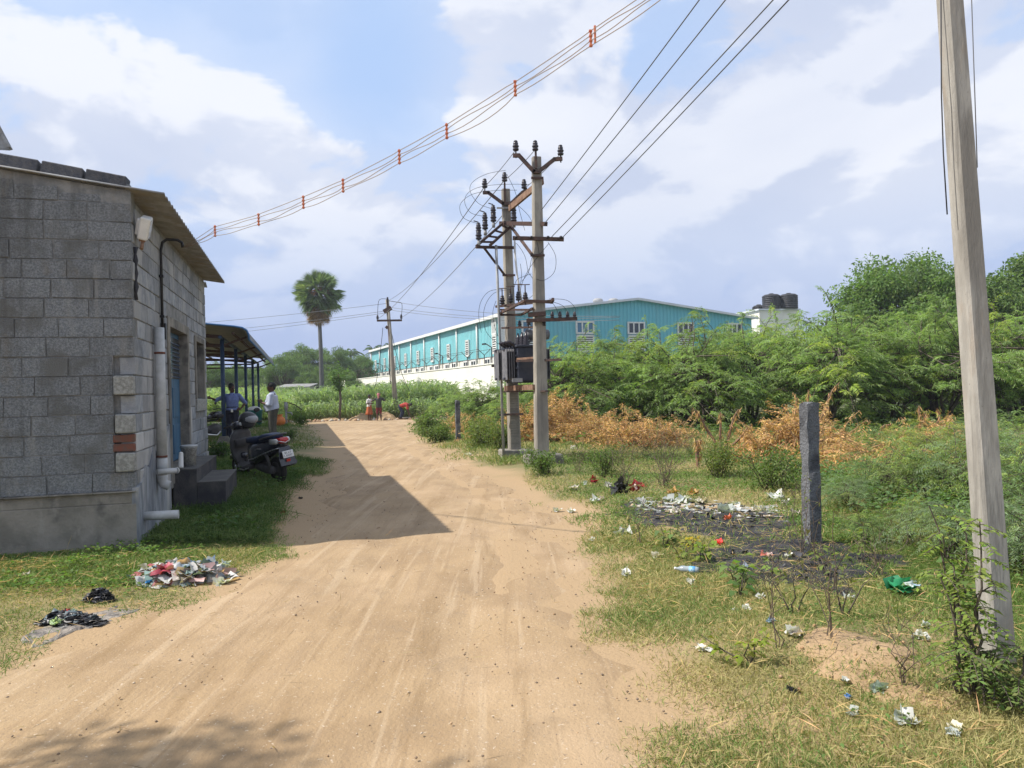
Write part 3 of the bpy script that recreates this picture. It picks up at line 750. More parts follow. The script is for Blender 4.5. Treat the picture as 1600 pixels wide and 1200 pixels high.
# ================================================================== people
def cmat(name, c, rough=.85, c2=None): 
    if name not in MT: MT[name] = mat(name, c, c2, rough=rough, scale=14)
    return name
def torso(mb, pts, rt, grow_=0.):
    """pts: (centre, half width, half depth); rt: the figure's right vector"""
    rings = []
    for i, (c, hw, hd) in enumerate(pts):
        c = Vector(c); a = Vector(pts[max(i-1, 0)][0]); b = Vector(pts[min(i+1, len(pts)-1)][0]); d = (b-a).normalized()
        x = (rt - d*rt.dot(d)).normalized(); y = d.cross(x)
        ring = []
        for k in range(14):
            t = 2*math.pi*k/14; ct, st = math.cos(t), math.sin(t)
            ring.append(c + x*(hw+grow_)*math.copysign(abs(ct)**.8, ct) + y*(hd+grow_)*math.copysign(abs(st)**.8, st))
        rings.append(ring)
    mb.loft(rings)
def hand(mb, wr, d, palm_n, side, curl=.5, s=1.):
    """palm with five separate bent fingers; d = pointing direction, palm_n = palm normal, side = towards the thumb"""
    d = d.normalized(); side = (side - d*side.dot(d)).normalized(); palm_n = d.cross(side)*(1 if d.cross(side).dot(palm_n) > 0 else -1)
    mb.capsule(wr, wr+d*.05*s, .026*s, .032*s, 8)
    mb.capsule(wr+d*.03*s+side*.02*s, wr+d*.085*s+side*.03*s, .018*s, .015*s, 8); mb.capsule(wr+d*.03*s-side*.02*s, wr+d*.08*s-side*.03*s, .018*s, .014*s, 8)
    for q, (o, L) in enumerate(((.030, .070), (.010, .078), (-.010, .072), (-.030, .056))):
        a = wr+d*.085*s+side*o*s; b = a+(d*math.cos(curl)+palm_n*math.sin(curl))*L*.55*s; c = b+(d*math.cos(curl*2.2)+palm_n*math.sin(curl*2.2))*L*.5*s
        mb.capsule(a, b, .0095*s, .009*s, 6); mb.capsule(b, c, .009*s, .0075*s, 6)
    a = wr+d*.03*s+side*.026*s; b = a+(d*.6+side*.8+palm_n*.3).normalized()*.042*s; c = b+(d*.85+side*.3+palm_n*.5).normalized()*.032*s
    mb.capsule(a, b, .013*s, .011*s, 6); mb.capsule(b, c, .011*s, .009*s, 6)
def person(loc, rz, sc, J, cl, label, group=None, vox=.011):
    """J: joints in the figure's own frame (x right, y forwards, z up, 1.7 m tall); cl: clothing"""
    root = empty('person', loc, label, 'person', group, rz); root.scale = (sc*cl.get('wide', 1.), sc*cl.get('wide', 1.), sc)
    V3 = Vector; rt = V3(J.get('rt', (1, 0, 0))).normalized()
    j = {k: V3(v) for k, v in J.items() if k != 'rt'}
    pel, ch, nk, hd = j['pelvis'], j['chest'], j['neck'], j['head']
    fat = cl.get('belly', 0.)
    spine = nk-pel; u = spine.normalized(); fwd_ = u.cross(rt)*-1
    if fwd_.dot(V3(J.get('front', (0, 1, 0)))) < 0: fwd_ = -fwd_
    tor = [(pel-u*.06, .155, .105), (pel+u*.02, .165, .115+fat*.4), (pel+u*.14+fwd_*fat*.6, .15, .105+fat), ((pel+ch)/2+u*.05+fwd_*fat*.35, .155, .112+fat*.6),
           (ch, .172, .118), (ch+(nk-ch)*.55, .175, .105), (nk-u*.05, .13, .085), (nk-u*.0, .065, .062)]
    hu = (hd-nk).normalized(); hf = V3(J.get('look', fwd_)); hf = (hf-hu*hf.dot(hu)).normalized(); hr = hf.cross(hu)
    HM = Matrix((hr, hf, hu)).transposed()
    b = MB(); torso(b, tor, rt)
    b.capsule(nk-u*.04, hd-hu*.03, .056, .054)
    b.ball(hd+hu*.035-hf*.008, .1, 14, (.76, .95, 1.12), HM); b.ball(hd-hu*.052+hf*.022, .066, 12, (.85, .95, .95), HM)
    b.ball(hd+hf*.094-hu*.02, .017, 8, (.8, 1.1, 1.3), HM); b.ball(hd+hf*.086+hu*.022, .03, 8, (1.7, .5, .35), HM)
    b.ball(hd+hf*.083-hu*.068, .018, 8, (1.5, .6, .6), HM); b.ball(hd+hf*.068-hu*.098, .026, 8, (1, .8, .6), HM)
    for q in (-1, 1): b.ball(hd+hr*q*.079-hu*.005-hf*.01, .027, 8, (.35, .7, 1.1), HM)
    for sd_ in ('l', 'r'):
        sg = -1 if sd_ == 'l' else 1
        s_, e_, w_ = j['sh_'+sd_], j['el_'+sd_], j['wr_'+sd_]
        b.capsule(s_, e_, .050, .040); b.capsule(e_, w_, .040, .027)
        hdv = j.get('hd_'+sd_, w_-e_); pn = j.get('pn_'+sd_, V3((-sg, 0, 0))); tv = j.get('tv_'+sd_, V3((0, 1, .2)))
        hand(b, w_, hdv, pn, tv, cl.get('curl', .5))
        h_, k_, a_ = j['hip_'+sd_], j['kn_'+sd_], j['an_'+sd_]; t_ = j.get('toe_'+sd_, a_+V3((0, .16, -.05)))
        b.capsule(h_, k_, .084, .057); b.capsule(k_, k_+(a_-k_)*.4, .056, .058); b.capsule(k_+(a_-k_)*.35, a_, .056, .038)
        b.capsule(a_+V3((0, -.03, -.03)), t_, .036, .028)
    cmat('skin_dark', (.085, .042, .026), .5)
    b.build('body', 'skin_dark', root, remesh=vox, local=True)
    e = MB()
    for q in (-1, 1): e.ball(hd+hf*.083+hr*q*.033+hu*.002, .011, 8)
    e.build('eye', 'hair', root, local=True)
    if cl.get('hair', 1):
        h = MB(); h.ball(hd+hu*.052-hf*.022, .106, 14, (.80, .97, 1.02), HM); h.ball(hd-hf*.055-hu*.0, .08, 12, (.85, .6, 1.0), HM)
        h.build('hair', 'hair', root, local=True)
        if cl.get('moustache'):
            h = MB(); h.ball(hd+hf*.098-hu*.05, .03, 8, (1.1, .35, .3), HM); h.build('moustache', 'hair', root, local=True)
    if cl.get('wrap'):
        h = MB(); h.ball(hd+hu*.05-hf*.015, .128, 14, (.9, 1.0, .85), HM); h.ball(hd+hu*.07-hf*.09, .07, 10, (1, 1, .9), HM); h.capsule(hd-hf*.10, hd-hf*.12-hu*.16, .06, .05)
        h.build('head_cloth', cl['wrap'], root, remesh=.015, local=True)
    if cl.get('shirt'):
        g = .021; s = MB(); low = [(pel-u*.10, .168, .118)] if cl.get('untucked') else []
        torso(s, low + [t for t in tor[1 if not low else 0:7]], rt, g); s.capsule(nk-u*.06, nk-u*.005, .078, .066); s.capsule(j['sh_l'], j['sh_r'], .066, .066); s.capsule(ch, nk-u*.05, .11, .09)
        for sd_ in ('l', 'r'):
            s_, e_, w_ = j['sh_'+sd_], j['el_'+sd_], j['wr_'+sd_]; L = cl.get('sleeve', 1.)
            s.capsule(s_, e_ if L >= 1 else s_.lerp(e_, L), .069, .060)
            if L > 1: s.capsule(e_, e_.lerp(w_, L-1), .058, .050)
        so2 = s.build('shirt', cl['shirt'], root, remesh=vox, local=True)
        if cl.get('badge'):
            p = MB(); p.box(cl['badge'], (.055, .012, .085)); p.build('badge', 'white', root, local=True)
    if cl.get('trousers'):
        s = MB(); torso(s, tor[0:3] if not cl.get('untucked') else tor[0:2], rt, .012)
        for sd_ in ('l', 'r'):
            h_, k_, a_ = j['hip_'+sd_], j['kn_'+sd_], j['an_'+sd_]; L = cl.get('leg', 2.)
            s.capsule(h_, k_ if L >= 1 else h_.lerp(k_, L), .104, .080)
            if L > 1: s.capsule(k_, k_.lerp(a_, min(L-1, .93)), .080, .070)
        s.build('trousers', cl['trousers'], root, remesh=vox, local=True)
        if cl.get('belt'):
            s = MB(); torso(s, [(pel+u*.095+fwd_*fat*.4, .162, .118+fat*.8), (pel+u*.125+fwd_*fat*.4, .162, .118+fat*.8)], rt, .012); s.build('belt', 'black', root, local=True)
    if cl.get('skirt'):
        s = MB(); rings = []
        k0 = (j['kn_l']+j['kn_r'])/2; a0 = (j['an_l']+j['an_r'])/2
        for i in range(7):
            t = i/6; c = pel.lerp(a0, t*cl.get('skirt_len', .75)) + V3((0, .01, .10*(1-t))); 
            ring = []
            for q in range(28):
                an = 2*math.pi*q/28; f = 1+.10*t*math.sin(an*7)
                ring.append(c+V3((math.cos(an)*(.165+.09*t+(.05 if math.cos(an) > .3 else 0)*t)*f, math.sin(an)*(.125+.10*t)*f, 0)))
            rings.append(ring)
        s.loft(rings); s.build('skirt', cl['skirt'], root, local=True)
    if cl.get('shoes'):
        s = MB()
        for sd_ in ('l', 'r'):
            a_ = j['an_'+sd_]; t_ = j.get('toe_'+sd_, a_+V3((0, .16, -.05)))
            s.capsule(a_+V3((0, -.03, -.03)), t_, .048, .038)
            s.build('shoe', cl['shoes'], root, remesh=.012, local=True); s = MB()
    return root
def stand(**k):
    J = dict(pelvis=(0, 0, .92), chest=(0, .01, 1.24), neck=(0, -.005, 1.43), head=(0, .02, 1.575), sh_l=(-.185, 0, 1.365), sh_r=(.185, 0, 1.365),
             el_l=(-.24, -.03, 1.10), el_r=(.24, -.03, 1.10), wr_l=(-.24, .06, .87), wr_r=(.24, .06, .87), hip_l=(-.085, 0, .90), hip_r=(.085, 0, .90),
             kn_l=(-.10, .015, .49), kn_r=(.10, .015, .49), an_l=(-.105, -.02, .085), an_r=(.105, -.02, .085))
    J.update(k); return J
cmat('shirt_blue', (.16, .21, .42), .8, (.12, .16, .34)); cmat('shirt_pale', (.42, .46, .56), .8, (.36, .40, .50)); cmat('trouser_navy', (.018, .02, .035)); cmat('trouser_olive', (.075, .075, .062), .85, (.055, .055, .048))
cmat('cloth_white', (.62, .60, .58)); cmat('cloth_orange', (.42, .12, .045), .85, (.30, .08, .03)); cmat('cloth_dark', (.045, .045, .04)); cmat('cloth_maroon', (.16, .025, .03)); cmat('cloth_red', (.36, .05, .04)); cmat('cloth_pink', (.42, .17, .18), .85, (.32, .10, .11)); cmat('cloth_navy', (.02, .025, .05))
# man in the shed, one hand on the post, the other bent at his waist
pm = gz(365, 693, .22); pm.y = 22.1; pm.x = ray(363, 640).x/ray(363, 640).y*22.1; pm.z = float(gh(pm.x, pm.y))+.03
person(pm, R(190), 1.03, stand(el_r=(.43, .03, 1.24), wr_r=(.56, .13, 1.31), hd_r=(.5, .5, .15), tv_r=(0, .2, 1), pn_r=(0, 0, -1), el_l=(-.34, -.14, 1.14), wr_l=(-.24, .02, .98), hd_l=(.6, .6, -.2), tv_l=(0, 0, 1),
       kn_l=(-.10, .04, .49), an_l=(-.12, .03, .085), look=(-.75, .65, -.05)),
       dict(shirt='shirt_blue', sleeve=1.0, trousers='trouser_navy', belt=1, shoes='black', badge=(-.02, .155, .93), moustache=1),
       'man in blue shirt and dark trousers resting a hand on the shed post')
pm2 = Vector((ray(426, 640).x/ray(426, 640).y*21.6, 21.6, 0)); pm2.z = float(gh(pm2.x, pm2.y))
person(pm2, R(98), 1.04, stand(el_r=(.25, .02, 1.10), wr_r=(.10, .26, 1.16), hd_r=(-.3, .3, .8), tv_r=(-.4, -.2, .3), pn_r=(-1, 0, 0), el_l=(-.25, .02, 1.10), wr_l=(-.06, .27, 1.17), hd_l=(.3, .2, .8), tv_l=(.3, -.3, .3), pn_l=(1, 0, 0),
       look=(-.35, .9, -.05)),
       dict(shirt='shirt_pale', sleeve=1.25, trousers='trouser_olive', belt=0, shoes='black', belly=.06, wide=1.16, moustache=1, curl=1.0),
       'stout man in pale shirt and olive trousers standing on grass, hands clasped')
# field workers by the far track
def far(u, d): p = Vector((ray(u, 640).x/ray(u, 640).y*d, d, 0)); p.z = float(gh(p.x, p.y))+.02; return p
person(far(577, 44.5), R(250), .92, stand(el_l=(-.27, -.02, 1.12), wr_l=(-.14, .20, 1.15), el_r=(.27, -.02, 1.12), wr_r=(.14, .2, 1.12), tv_l=(0, 0, 1), tv_r=(0, 0, 1), look=(.3, 1, 0)),
       dict(shirt='cloth_white', sleeve=.8, skirt='cloth_orange', skirt_len=.62, untucked=1), 'field worker in white shirt and orange wrapped skirt by the soil heap', vox=.014)
person(far(592, 44.0), R(5), .96, stand(el_l=(-.46, -.02, 1.20), wr_l=(-.40, .10, 1.42), el_r=(.40, -.04, 1.22), wr_r=(.28, .12, 1.38), hd_l=(.6, 0, .5), hd_r=(-.5, .1, .5), kn_l=(-.11, .02, .49), an_r=(.12, .03, .085)),
       dict(shirt='cloth_dark', sleeve=.7, trousers='cloth_maroon', leg=1.0, wrap='cloth_pink', hair=0, untucked=1), 'field worker with pink head cloth, dark shirt and maroon shorts, arms raised', vox=.014)
person(far(628, 45.5), R(-90), 1.0, dict(pelvis=(0, -.12, .80), chest=(0, .20, .90), neck=(0, .38, .93), head=(0, .50, .90), front=(0, 0, -1), look=(0, .6, -.8),
       sh_l=(-.17, .33, .90), sh_r=(.17, .33, .90), el_l=(-.20, .36, .62), el_r=(.20, .36, .62), wr_l=(-.12, .44, .38), wr_r=(.12, .44, .38), hd_l=(0, .2, -1), hd_r=(0, .2, -1),
       hip_l=(-.09, -.12, .78), hip_r=(.09, -.12, .78), kn_l=(-.12, .06, .45), kn_r=(.12, .02, .45), an_l=(-.13, -.06, .085), an_r=(.13, -.10, .085)),
       dict(shirt='cloth_red', sleeve=.9, trousers='cloth_navy', leg=1.8), 'stooping field worker in red shirt and navy trousers beside the pole foot', vox=.014)
# pan the stooping worker fills
p = far(634, 45.2); m = MB(); m.lathe(p+Vector((0, 0, .02)), [(.12, 0), (.22, .10), (.235, .10), (.235, .115), (.20, .10), (.1, .02)], 16)
tag(m.build('soil_pan', 'galv', None), 'shallow grey metal pan in front of the stooping worker', 'pan')

# ================================================================== scooter
def superring(x, y0, z0, hw, hz, e=.6, n=16, ax=None):
    """cross-section in the local y-z plane"""
    r = []
    for k in range(n):
        t = 2*math.pi*k/n; c, s = math.cos(t), math.sin(t)
        r.append(Vector((x, y0+hw*math.copysign(abs(c)**e, c), z0+hz*math.copysign(abs(s)**e, s))))
    return r
def xring(z, x0, hx, hw, e=.7, n=16):
    r = []
    for k in range(n):
        t = 2*math.pi*k/n; c, s = math.cos(t), math.sin(t)
        r.append(Vector((x0+hx*math.copysign(abs(c)**e, c), hw*math.copysign(abs(s)**e, s), z)))
    return r
def wheel(parent, x, z, r, w, mt_rim='greyplastic', spokes=6, drum=True, steer=0.):
    AX = Matrix.Rotation(R(90), 3, 'X'); AX = Matrix.Rotation(steer, 3, 'Z') @ AX
    c = Vector((x, 0, z)); m = MB()
    prof = []
    for k in range(13):
        a = 2*math.pi*k/12; prof.append((r-w/2+math.cos(a)*w/2, math.sin(a)*w*.52))
    m.lathe(c, prof, 28, AX)
    wh = m.build('wheel', 'rubber', parent, local=True)
    m = MB(); rr = r-w*.95
    m.lathe(c, [(rr-.018, -w*.40), (rr+.012, -w*.40), (rr+.012, w*.40), (rr-.018, w*.40), (rr-.018, -w*.40)], 24, AX)
    for k in range(spokes):
        a = 2*math.pi*k/spokes; q = c + AX @ Vector((math.cos(a)*rr, math.sin(a)*rr, 0)); m.beam(c, q, .022, .03, up=tuple(AX @ Vector((0, 0, 1))))
    m.lathe(c, [(.055 if drum else .03, -w*.45), (.055 if drum else .03, w*.45)], 16, AX)
    m.build('rim', mt_rim, wh, local=True)
    return wh
def make_scooter(loc, rz):
    r = empty('scooter', loc, 'black scooter with dark blue seat parked on the grass before the doorstep', 'scooter', None, rz)
    B = lambda m, n, mt, pr=r, **k: m.build(n, mt, pr, local=True, **k)
    XF, XR, WR = .62, -.60, .225
    wheel(r, XR, WR, WR, .10); wheel(r, XF, WR, WR, .09, steer=.12)
    m = MB()                                              # under-seat body, fairing up to the tail
    m.loft([superring(.14, 0, .46, .10, .13), superring(.05, 0, .47, .15, .20), superring(-.15, 0, .50, .185, .20), superring(-.40, 0, .555, .19, .165), superring(-.62, 0, .62, .165, .125), superring(-.82, 0, .67, .115, .085), superring(-.90, 0, .69, .07, .05)])
    body = B(m, 'body_panel', 'blackpaint')
    m = MB()
    for y in (-1, 1): m.tube([(.02, y*.165, .40), (-.2, y*.20, .43), (-.5, y*.205, .52), (-.78, y*.15, .60), (-.88, y*.09, .62)], .009, 6)
    B(m, 'trim_strip', 'chrome', body)
    m = MB()
    for y in (-1, 1): m.tube([(-.28, y*.192, .585), (-.36, y*.196, .605), (-.48, y*.193, .61)], .006, 5)
    B(m, 'side_badge', 'chrome', body)
    m = MB()                                              # two level seat
    m.loft([superring(.17, 0, .70, .07, .03), superring(.10, 0, .715, .125, .055), superring(-.10, 0, .725, .15, .06), superring(-.28, 0, .735, .155, .06), superring(-.40, 0, .775, .155, .065), superring(-.58, 0, .795, .145, .055), superring(-.72, 0, .80, .11, .04), superring(-.76, 0, .80, .07, .02)])
    B(m, 'seat', 'seatcover')
    m = MB(); m.tube([(-.42, .165, .76), (-.62, .175, .80), (-.80, .12, .835), (-.86, 0, .845), (-.80, -.12, .835), (-.62, -.175, .80), (-.42, -.165, .76)], .014, 8); B(m, 'grab_rail', 'greyplastic')
    m = MB(); m.loft([superring(-.80, 0, .735, .105, .05), superring(-.90, 0, .735, .09, .048), superring(-.925, 0, .735, .06, .035)]); tl = B(m, 'tail_light', 'redlens')
    for y in (-1, 1):
        m = MB(); m.loft([superring(-.70, y*.125, .725, .035, .045), superring(-.84, y*.115, .73, .03, .045), superring(-.88, y*.11, .73, .015, .025)]); B(m, 'indicator', 'clearlens')
    m = MB(); m.tube([(-.82, .135, .70), (-.92, .10, .735), (-.94, 0, .70), (-.92, -.10, .735), (-.82, -.135, .70)], .008, 6); B(m, 'light_trim', 'chrome', tl)
    m = MB(); m.prism([(-.14, .0), (.14, .0), (.15, .10), (.10, .32), (-.10, .32), (-.15, .10)], (0, 1, 0), Vector((.25, 0, .97)).normalized(), (-.96, 0, .32), (.02, 0, 0)); mg = B(m, 'rear_mudguard', 'blackpaint', bevel=.006)
    m = MB(); m.box((-.972, 0, .51), (.008, .20, .115), Euler((0, R(14), 0))); np_ = B(m, 'number_plate', 'white', mg, bevel=.004)
    m = MB(); nm = Euler((0, R(14), 0)).to_matrix()
    rr_ = random.Random(5)
    for row, cnt in ((.024, 4), (-.024, 5)):              # the plate's dark characters, too small to read
        for q in range(cnt):
            y = (q-(cnt-1)/2)*.034; c = Vector((-.972, 0, .51)) + nm @ Vector((-.0055, y, row))
            m.box(c+nm @ Vector((0, .007, 0)), (.002, .005, .034), nm); m.box(c+nm @ Vector((0, -.001, rr_.choice((-.014, .014)))), (.0023, .016, .005), nm)
            if rr_.random() < .6: m.box(c+nm @ Vector((0, -.008, 0)), (.0026, .005, .034), nm)
    B(m, 'plate_lettering', 'black', np_)
    m = MB(); m.box((-.955, 0, .405), (.02, .07, .045)); B(m, 'reflector', 'redlens', mg, bevel=.004)
    m = MB()                                              # engine and swing arm
    m.loft([superring(-.05, .02, .27, .08, .06), superring(-.25, .02, .26, .11, .085), superring(-.45, .10, .25, .05, .08), superring(-.66, .11, .235, .035, .06)]); B(m, 'engine', 'greyplastic')
    m = MB(); m.tube([(-.15, -.11, .22), (-.35, -.14, .22), (-.42, -.15, .24)], .02, 8); m.tube([(-.40, -.15, .24), (-.48, -.155, .26), (-.86, -.16, .34), (-.90, -.16, .35)], [.03, .05, .052, .04], 12); B(m, 'exhaust', 'greyplastic')
    m = MB(); m.tube([(-.60, .13, .26), (-.52, .15, .58)], .026, 10); m.tube([(-.60, -.13, .26), (-.52, -.15, .58)], .026, 10); B(m, 'shock_absorber', 'greyplastic')
    m = MB(); m.loft([superring(.46, 0, .30, .12, .05), superring(.40, 0, .26, .19, .035), superring(.20, 0, .25, .20, .04), superring(.06, 0, .27, .18, .06)]); B(m, 'footboard', 'greyplastic')
    m = MB()
    for y in (-1, 1): m.tube([(.50, y*.16, .28), (.40, y*.205, .235), (.15, y*.21, .225), (.02, y*.19, .26)], .012, 6)
    B(m, 'side_rail', 'chrome')
    m = MB()                                              # leg shield, inner face grey, outer face black
    m.loft([xring(.27, .46, .035, .13), xring(.40, .50, .04, .17), xring(.55, .515, .045, .20), xring(.70, .50, .05, .215), xring(.82, .47, .05, .19), xring(.90, .44, .04, .12)]); ls = B(m, 'leg_shield', 'greyplastic')
    m = MB(); m.loft([xring(.24, .53, .05, .10), xring(.40, .585, .05, .15), xring(.60, .60, .055, .17), xring(.78, .555, .055, .16), xring(.90, .50, .05, .10)]); B(m, 'front_apron', 'blackpaint')
    m = MB(); m.loft([xring(.60, .43, .05, .16), xring(.72, .43, .05, .165), xring(.735, .43, .055, .17)]); B(m, 'glove_box', 'greyplastic', ls)
    m = MB(); m.loft([superring(.42, 0, .42, .055, .05), superring(.66, 0, .475, .075, .045), superring(.84, 0, .41, .065, .03), superring(.88, 0, .36, .05, .02)]); B(m, 'front_mudguard', 'blackpaint')
    m = MB(); m.tube([(.60, .07, .23), (.50, .065, .46)], .02, 8); m.tube([(.60, -.07, .23), (.50, -.065, .46)], .02, 8); m.tube([(.54, 0, .42), (.44, 0, .92)], .03, 10); B(m, 'fork', 'greyplastic')
    m = MB(); m.loft([superring(.53, 0, .955, .10, .05), superring(.48, 0, .97, .16, .075), superring(.40, 0, .985, .15, .065), superring(.35, 0, .985, .10, .03)]); hb = B(m, 'handlebar_cowl', 'blackpaint')
    m = MB(); m.loft([superring(.53, 0, .955, .075, .04), superring(.56, 0, .95, .06, .03)]); B(m, 'headlight', 'clearlens', hb)
    m = MB(); m.loft([superring(.365, 0, 1.0, .075, .035), superring(.345, 0, 1.0, .065, .03)]); B(m, 'speedometer', 'clearlens', hb)
    m = MB(); m.tube([(.42, .13, .98), (.38, .26, .985), (.34, .36, .98)], .017, 8); m.tube([(.42, -.13, .98), (.38, -.26, .985), (.34, -.36, .98)], .017, 8); B(m, 'handlebar', 'rubber')
    for y in (-1, 1):
        m = MB(); m.tube([(.40, y*.22, .99), (.44, y*.30, 1.10), (.43, y*.33, 1.16)], .007, 6); m.ball((.43, y*.345, 1.19), .055, 10, (.25, 1.2, .75)); B(m, 'mirror', 'black')
    m = MB(); m.tube([(-.05, .10, .18), (.02, .22, .02)], .012, 6); B(m, 'stand', 'black')
    return r
ps_ = Vector((-4.42, 12.85, 0)); ps_.z = float(gh(ps_.x, ps_.y))-.01
SC_RZ = math.atan2(.655, -.755)
scoot = make_scooter(ps_, SC_RZ)
scoot.rotation_euler = (R(-7), 0, SC_RZ)   # leans on its side stand
# helmet hung over the handlebar end
hm = wm(scoot); hc = hm @ Vector((.34, -.10, 1.06))
he = empty('helmet', hc, 'dark grey helmet with pale visor hung on the scooter handlebar', 'helmet', None, SC_RZ+R(200))
m = MB(); m.ball((0, 0, 0), .155, 20, (1.1, .92, .88)); m.ball((0, 0, -.05), .14, 18, (1.02, .9, .85))
cmat('helmet_shell', (.05, .052, .056), .4); m.build('shell', 'helmet_shell', he, local=True)
m = MB(); m.ball((.045, 0, .0), .152, 18, (.95, .9, .62)); m.build('visor', 'galv', he, local=True)

# ================================================================== motorcycle under the shed
def make_bike(loc, rz):
    r = empty('motorcycle', loc, 'black motorcycle parked under the shed beside the first post', 'motorcycle', None, rz)
    B = lambda m, n, mt, pr=r, **k: m.build(n, mt, pr, local=True, **k)
    wheel(r, .65, .30, .30, .09, spokes=8, drum=False); wheel(r, -.62, .30, .30, .10, spokes=8, drum=False)
    m = MB(); m.loft([superring(.34, 0, .86, .07, .05), superring(.25, 0, .88, .13, .10), superring(.02, 0, .87, .14, .11), superring(-.14, 0, .82, .10, .06)]); B(m, 'fuel_tank', 'blackpaint')
    m = MB(); m.loft([superring(-.10, 0, .80, .09, .04), superring(-.3, 0, .79, .13, .05), superring(-.6, 0, .83, .12, .045), superring(-.82, 0, .86, .08, .03)]); B(m, 'seat', 'black')
    m = MB(); m.loft([superring(-.3, 0, .70, .11, .06), superring(-.6, 0, .74, .11, .06), superring(-.92, 0, .80, .06, .035)]); B(m, 'tail_panel', 'blackpaint')
    m = MB(); m.loft([superring(.22, 0, .42, .10, .13), superring(.05, 0, .42, .14, .18), superring(-.18, 0, .40, .12, .13)]); B(m, 'engine', 'greyplastic')
    m = MB(); m.tube([(.65, .07, .30), (.42, .07, .95)], .024, 8); m.tube([(.65, -.07, .30), (.42, -.07, .95)], .024, 8); B(m, 'fork', 'galv')
    m = MB(); m.tube([(.28, .36, 1.03), (.36, .2, 1.06), (.40, 0, 1.02), (.36, -.2, 1.06), (.28, -.36, 1.03)], .016, 8); hb = B(m, 'handlebar', 'black')
    for y in (-1, 1):
        m = MB(); m.tube([(.33, y*.26, 1.06), (.35, y*.33, 1.2)], .007, 6); m.ball((.35, y*.34, 1.23), .055, 10, (.3, 1.2, .75)); B(m, 'mirror', 'black')
    m = MB(); m.loft([superring(.42, 0, .93, .06, .07), superring(.52, 0, .92, .09, .09), superring(.57, 0, .92, .08, .08)]); B(m, 'headlight', 'clearlens')
    m = MB(); m.loft([superring(.42, 0, .62, .05, .03), superring(.65, 0, .655, .07, .03), superring(.86, 0, .56, .06, .02)]); B(m, 'front_mudguard', 'blackpaint')
    m = MB(); m.tube([(.15, -.12, .35), (.0, -.15, .24), (-.3, -.16, .27), (-.85, -.18, .36)], [.025, .025, .04, .045], 10); B(m, 'exhaust', 'chrome')
    m = MB(); m.tube([(-.62, .10, .30), (-.1, .10, .42)], .025, 8); m.tube([(-.62, -.10, .30), (-.1, -.10, .42)], .025, 8); m.tube([(.38, 0, .95), (.1, 0, .70), (-.5, 0, .68)], .025, 8); B(m, 'frame', 'black')
    m = MB(); m.ball((-.93, 0, .76), .045, 10, (.6, 1.6, .8)); B(m, 'tail_light', 'redlens')
    return r
pb = Vector((-9.35, 23.0, .13)); make_bike(pb, R(60))
# things beyond the men
def ground_at(u, d): 
    q = Vector((ray(u, 640).x/ray(u, 640).y*d, d, 0)); q.z = float(gh(q.x, q.y)); return q
q = ground_at(397, 33.5); q.z = .13
bt = empty('green_tub', q, 'green plastic tub with white cover standing on the shed floor', 'tub')
cmat('tubgreen', (.02, .13, .12), .5); m = MB(); m.lathe(q, [(.30, 0), (.36, .72), (.38, .74), (.38, .78), (.34, .78), (.05, .74)], 18); m.build('body', 'tubgreen', bt)
m = MB(); m.lathe(q, [(.33, .77), (.28, .86), (.15, .93), (.03, .95)], 14); m.build('cover', 'white', bt)
q = ground_at(437, 33); cmat('potorange', (.55, .17, .04), .5); m = MB(); m.lathe(q, [(.10, 0), (.22, .10), (.25, .22), (.20, .36), (.11, .42), (.10, .46), (.15, .52), (.13, .52), (.08, .46)], 16)
tag(m.build('water_pot', 'potorange', None), 'orange plastic water pot on the ground beyond the pale shirted man', 'pot')
q = ground_at(447, 34)
hp = empty('hand_pump', q, 'grey hand water pump on the verge near the crop field', 'pump')
m = MB(); m.tube([q, q+UZ*.75], .05, 10); m.tube([q+UZ*.72, q+UZ*1.1], .085, 10); m.tube([q+UZ*.62, q+UZ*.60+Vector((.28, -.1, 0)), q+UZ*.5+Vector((.30, -.1, 0))], .03, 8); m.build('barrel', 'galv', hp)
m = MB(); m.tube([q+UZ*1.08+Vector((-.1, 0, 0)), q+UZ*1.10, q+UZ*.95+Vector((.5, -.15, 0)), q+UZ*.72+Vector((.8, -.2, 0))], .022, 8); m.build('handle', 'rustdark', hp)
# ================================================================== twin pole transformer structure
DR, DL = 14.85, 16.5
dp = empty('transformer_structure', gzt(826, 715), 'twin concrete pole structure with rusty steel frames carrying a transformer', 'utility structure')
def taperpole(name, parent, base, top, w0, d0, w1, d1, m, rot=0., panel=False):
    base = Vector(base); top = Vector(top); mb = MB(); Rm = Matrix.Rotation(rot, 3, 'Z')
    def ring(c, w, d, ch=.14):
        k = min(w, d)*ch
        pts = [(-w/2+k, -d/2), (w/2-k, -d/2), (w/2, -d/2+k), (w/2, d/2-k), (w/2-k, d/2), (-w/2+k, d/2), (-w/2, d/2-k), (-w/2, -d/2+k)]
        return [c + Rm @ Vector((a, b, 0)) for a, b in pts]
    mb.loft([ring(base.lerp(top, t), w0+(w1-w0)*t, d0+(d1-d0)*t) for t in (0, .25, .5, .75, 1)], smooth=False)
    return mb.build(name, m, parent)
bR = gz(849, 716, .1); bR = Vector((px(846, 700, DR).x, DR, 0)); tR = px(838, 246, DR)
bL = Vector((px(804, 700, DL).x, DL, 0)); tL = px(790, 296, DL)
poleR = taperpole('pole', dp, bR, tR, .285, .20, .175, .15, 'concrete', R(14))
poleL = taperpole('pole', dp, bL, tL, .275, .20, .175, .15, 'concrete', R(14))
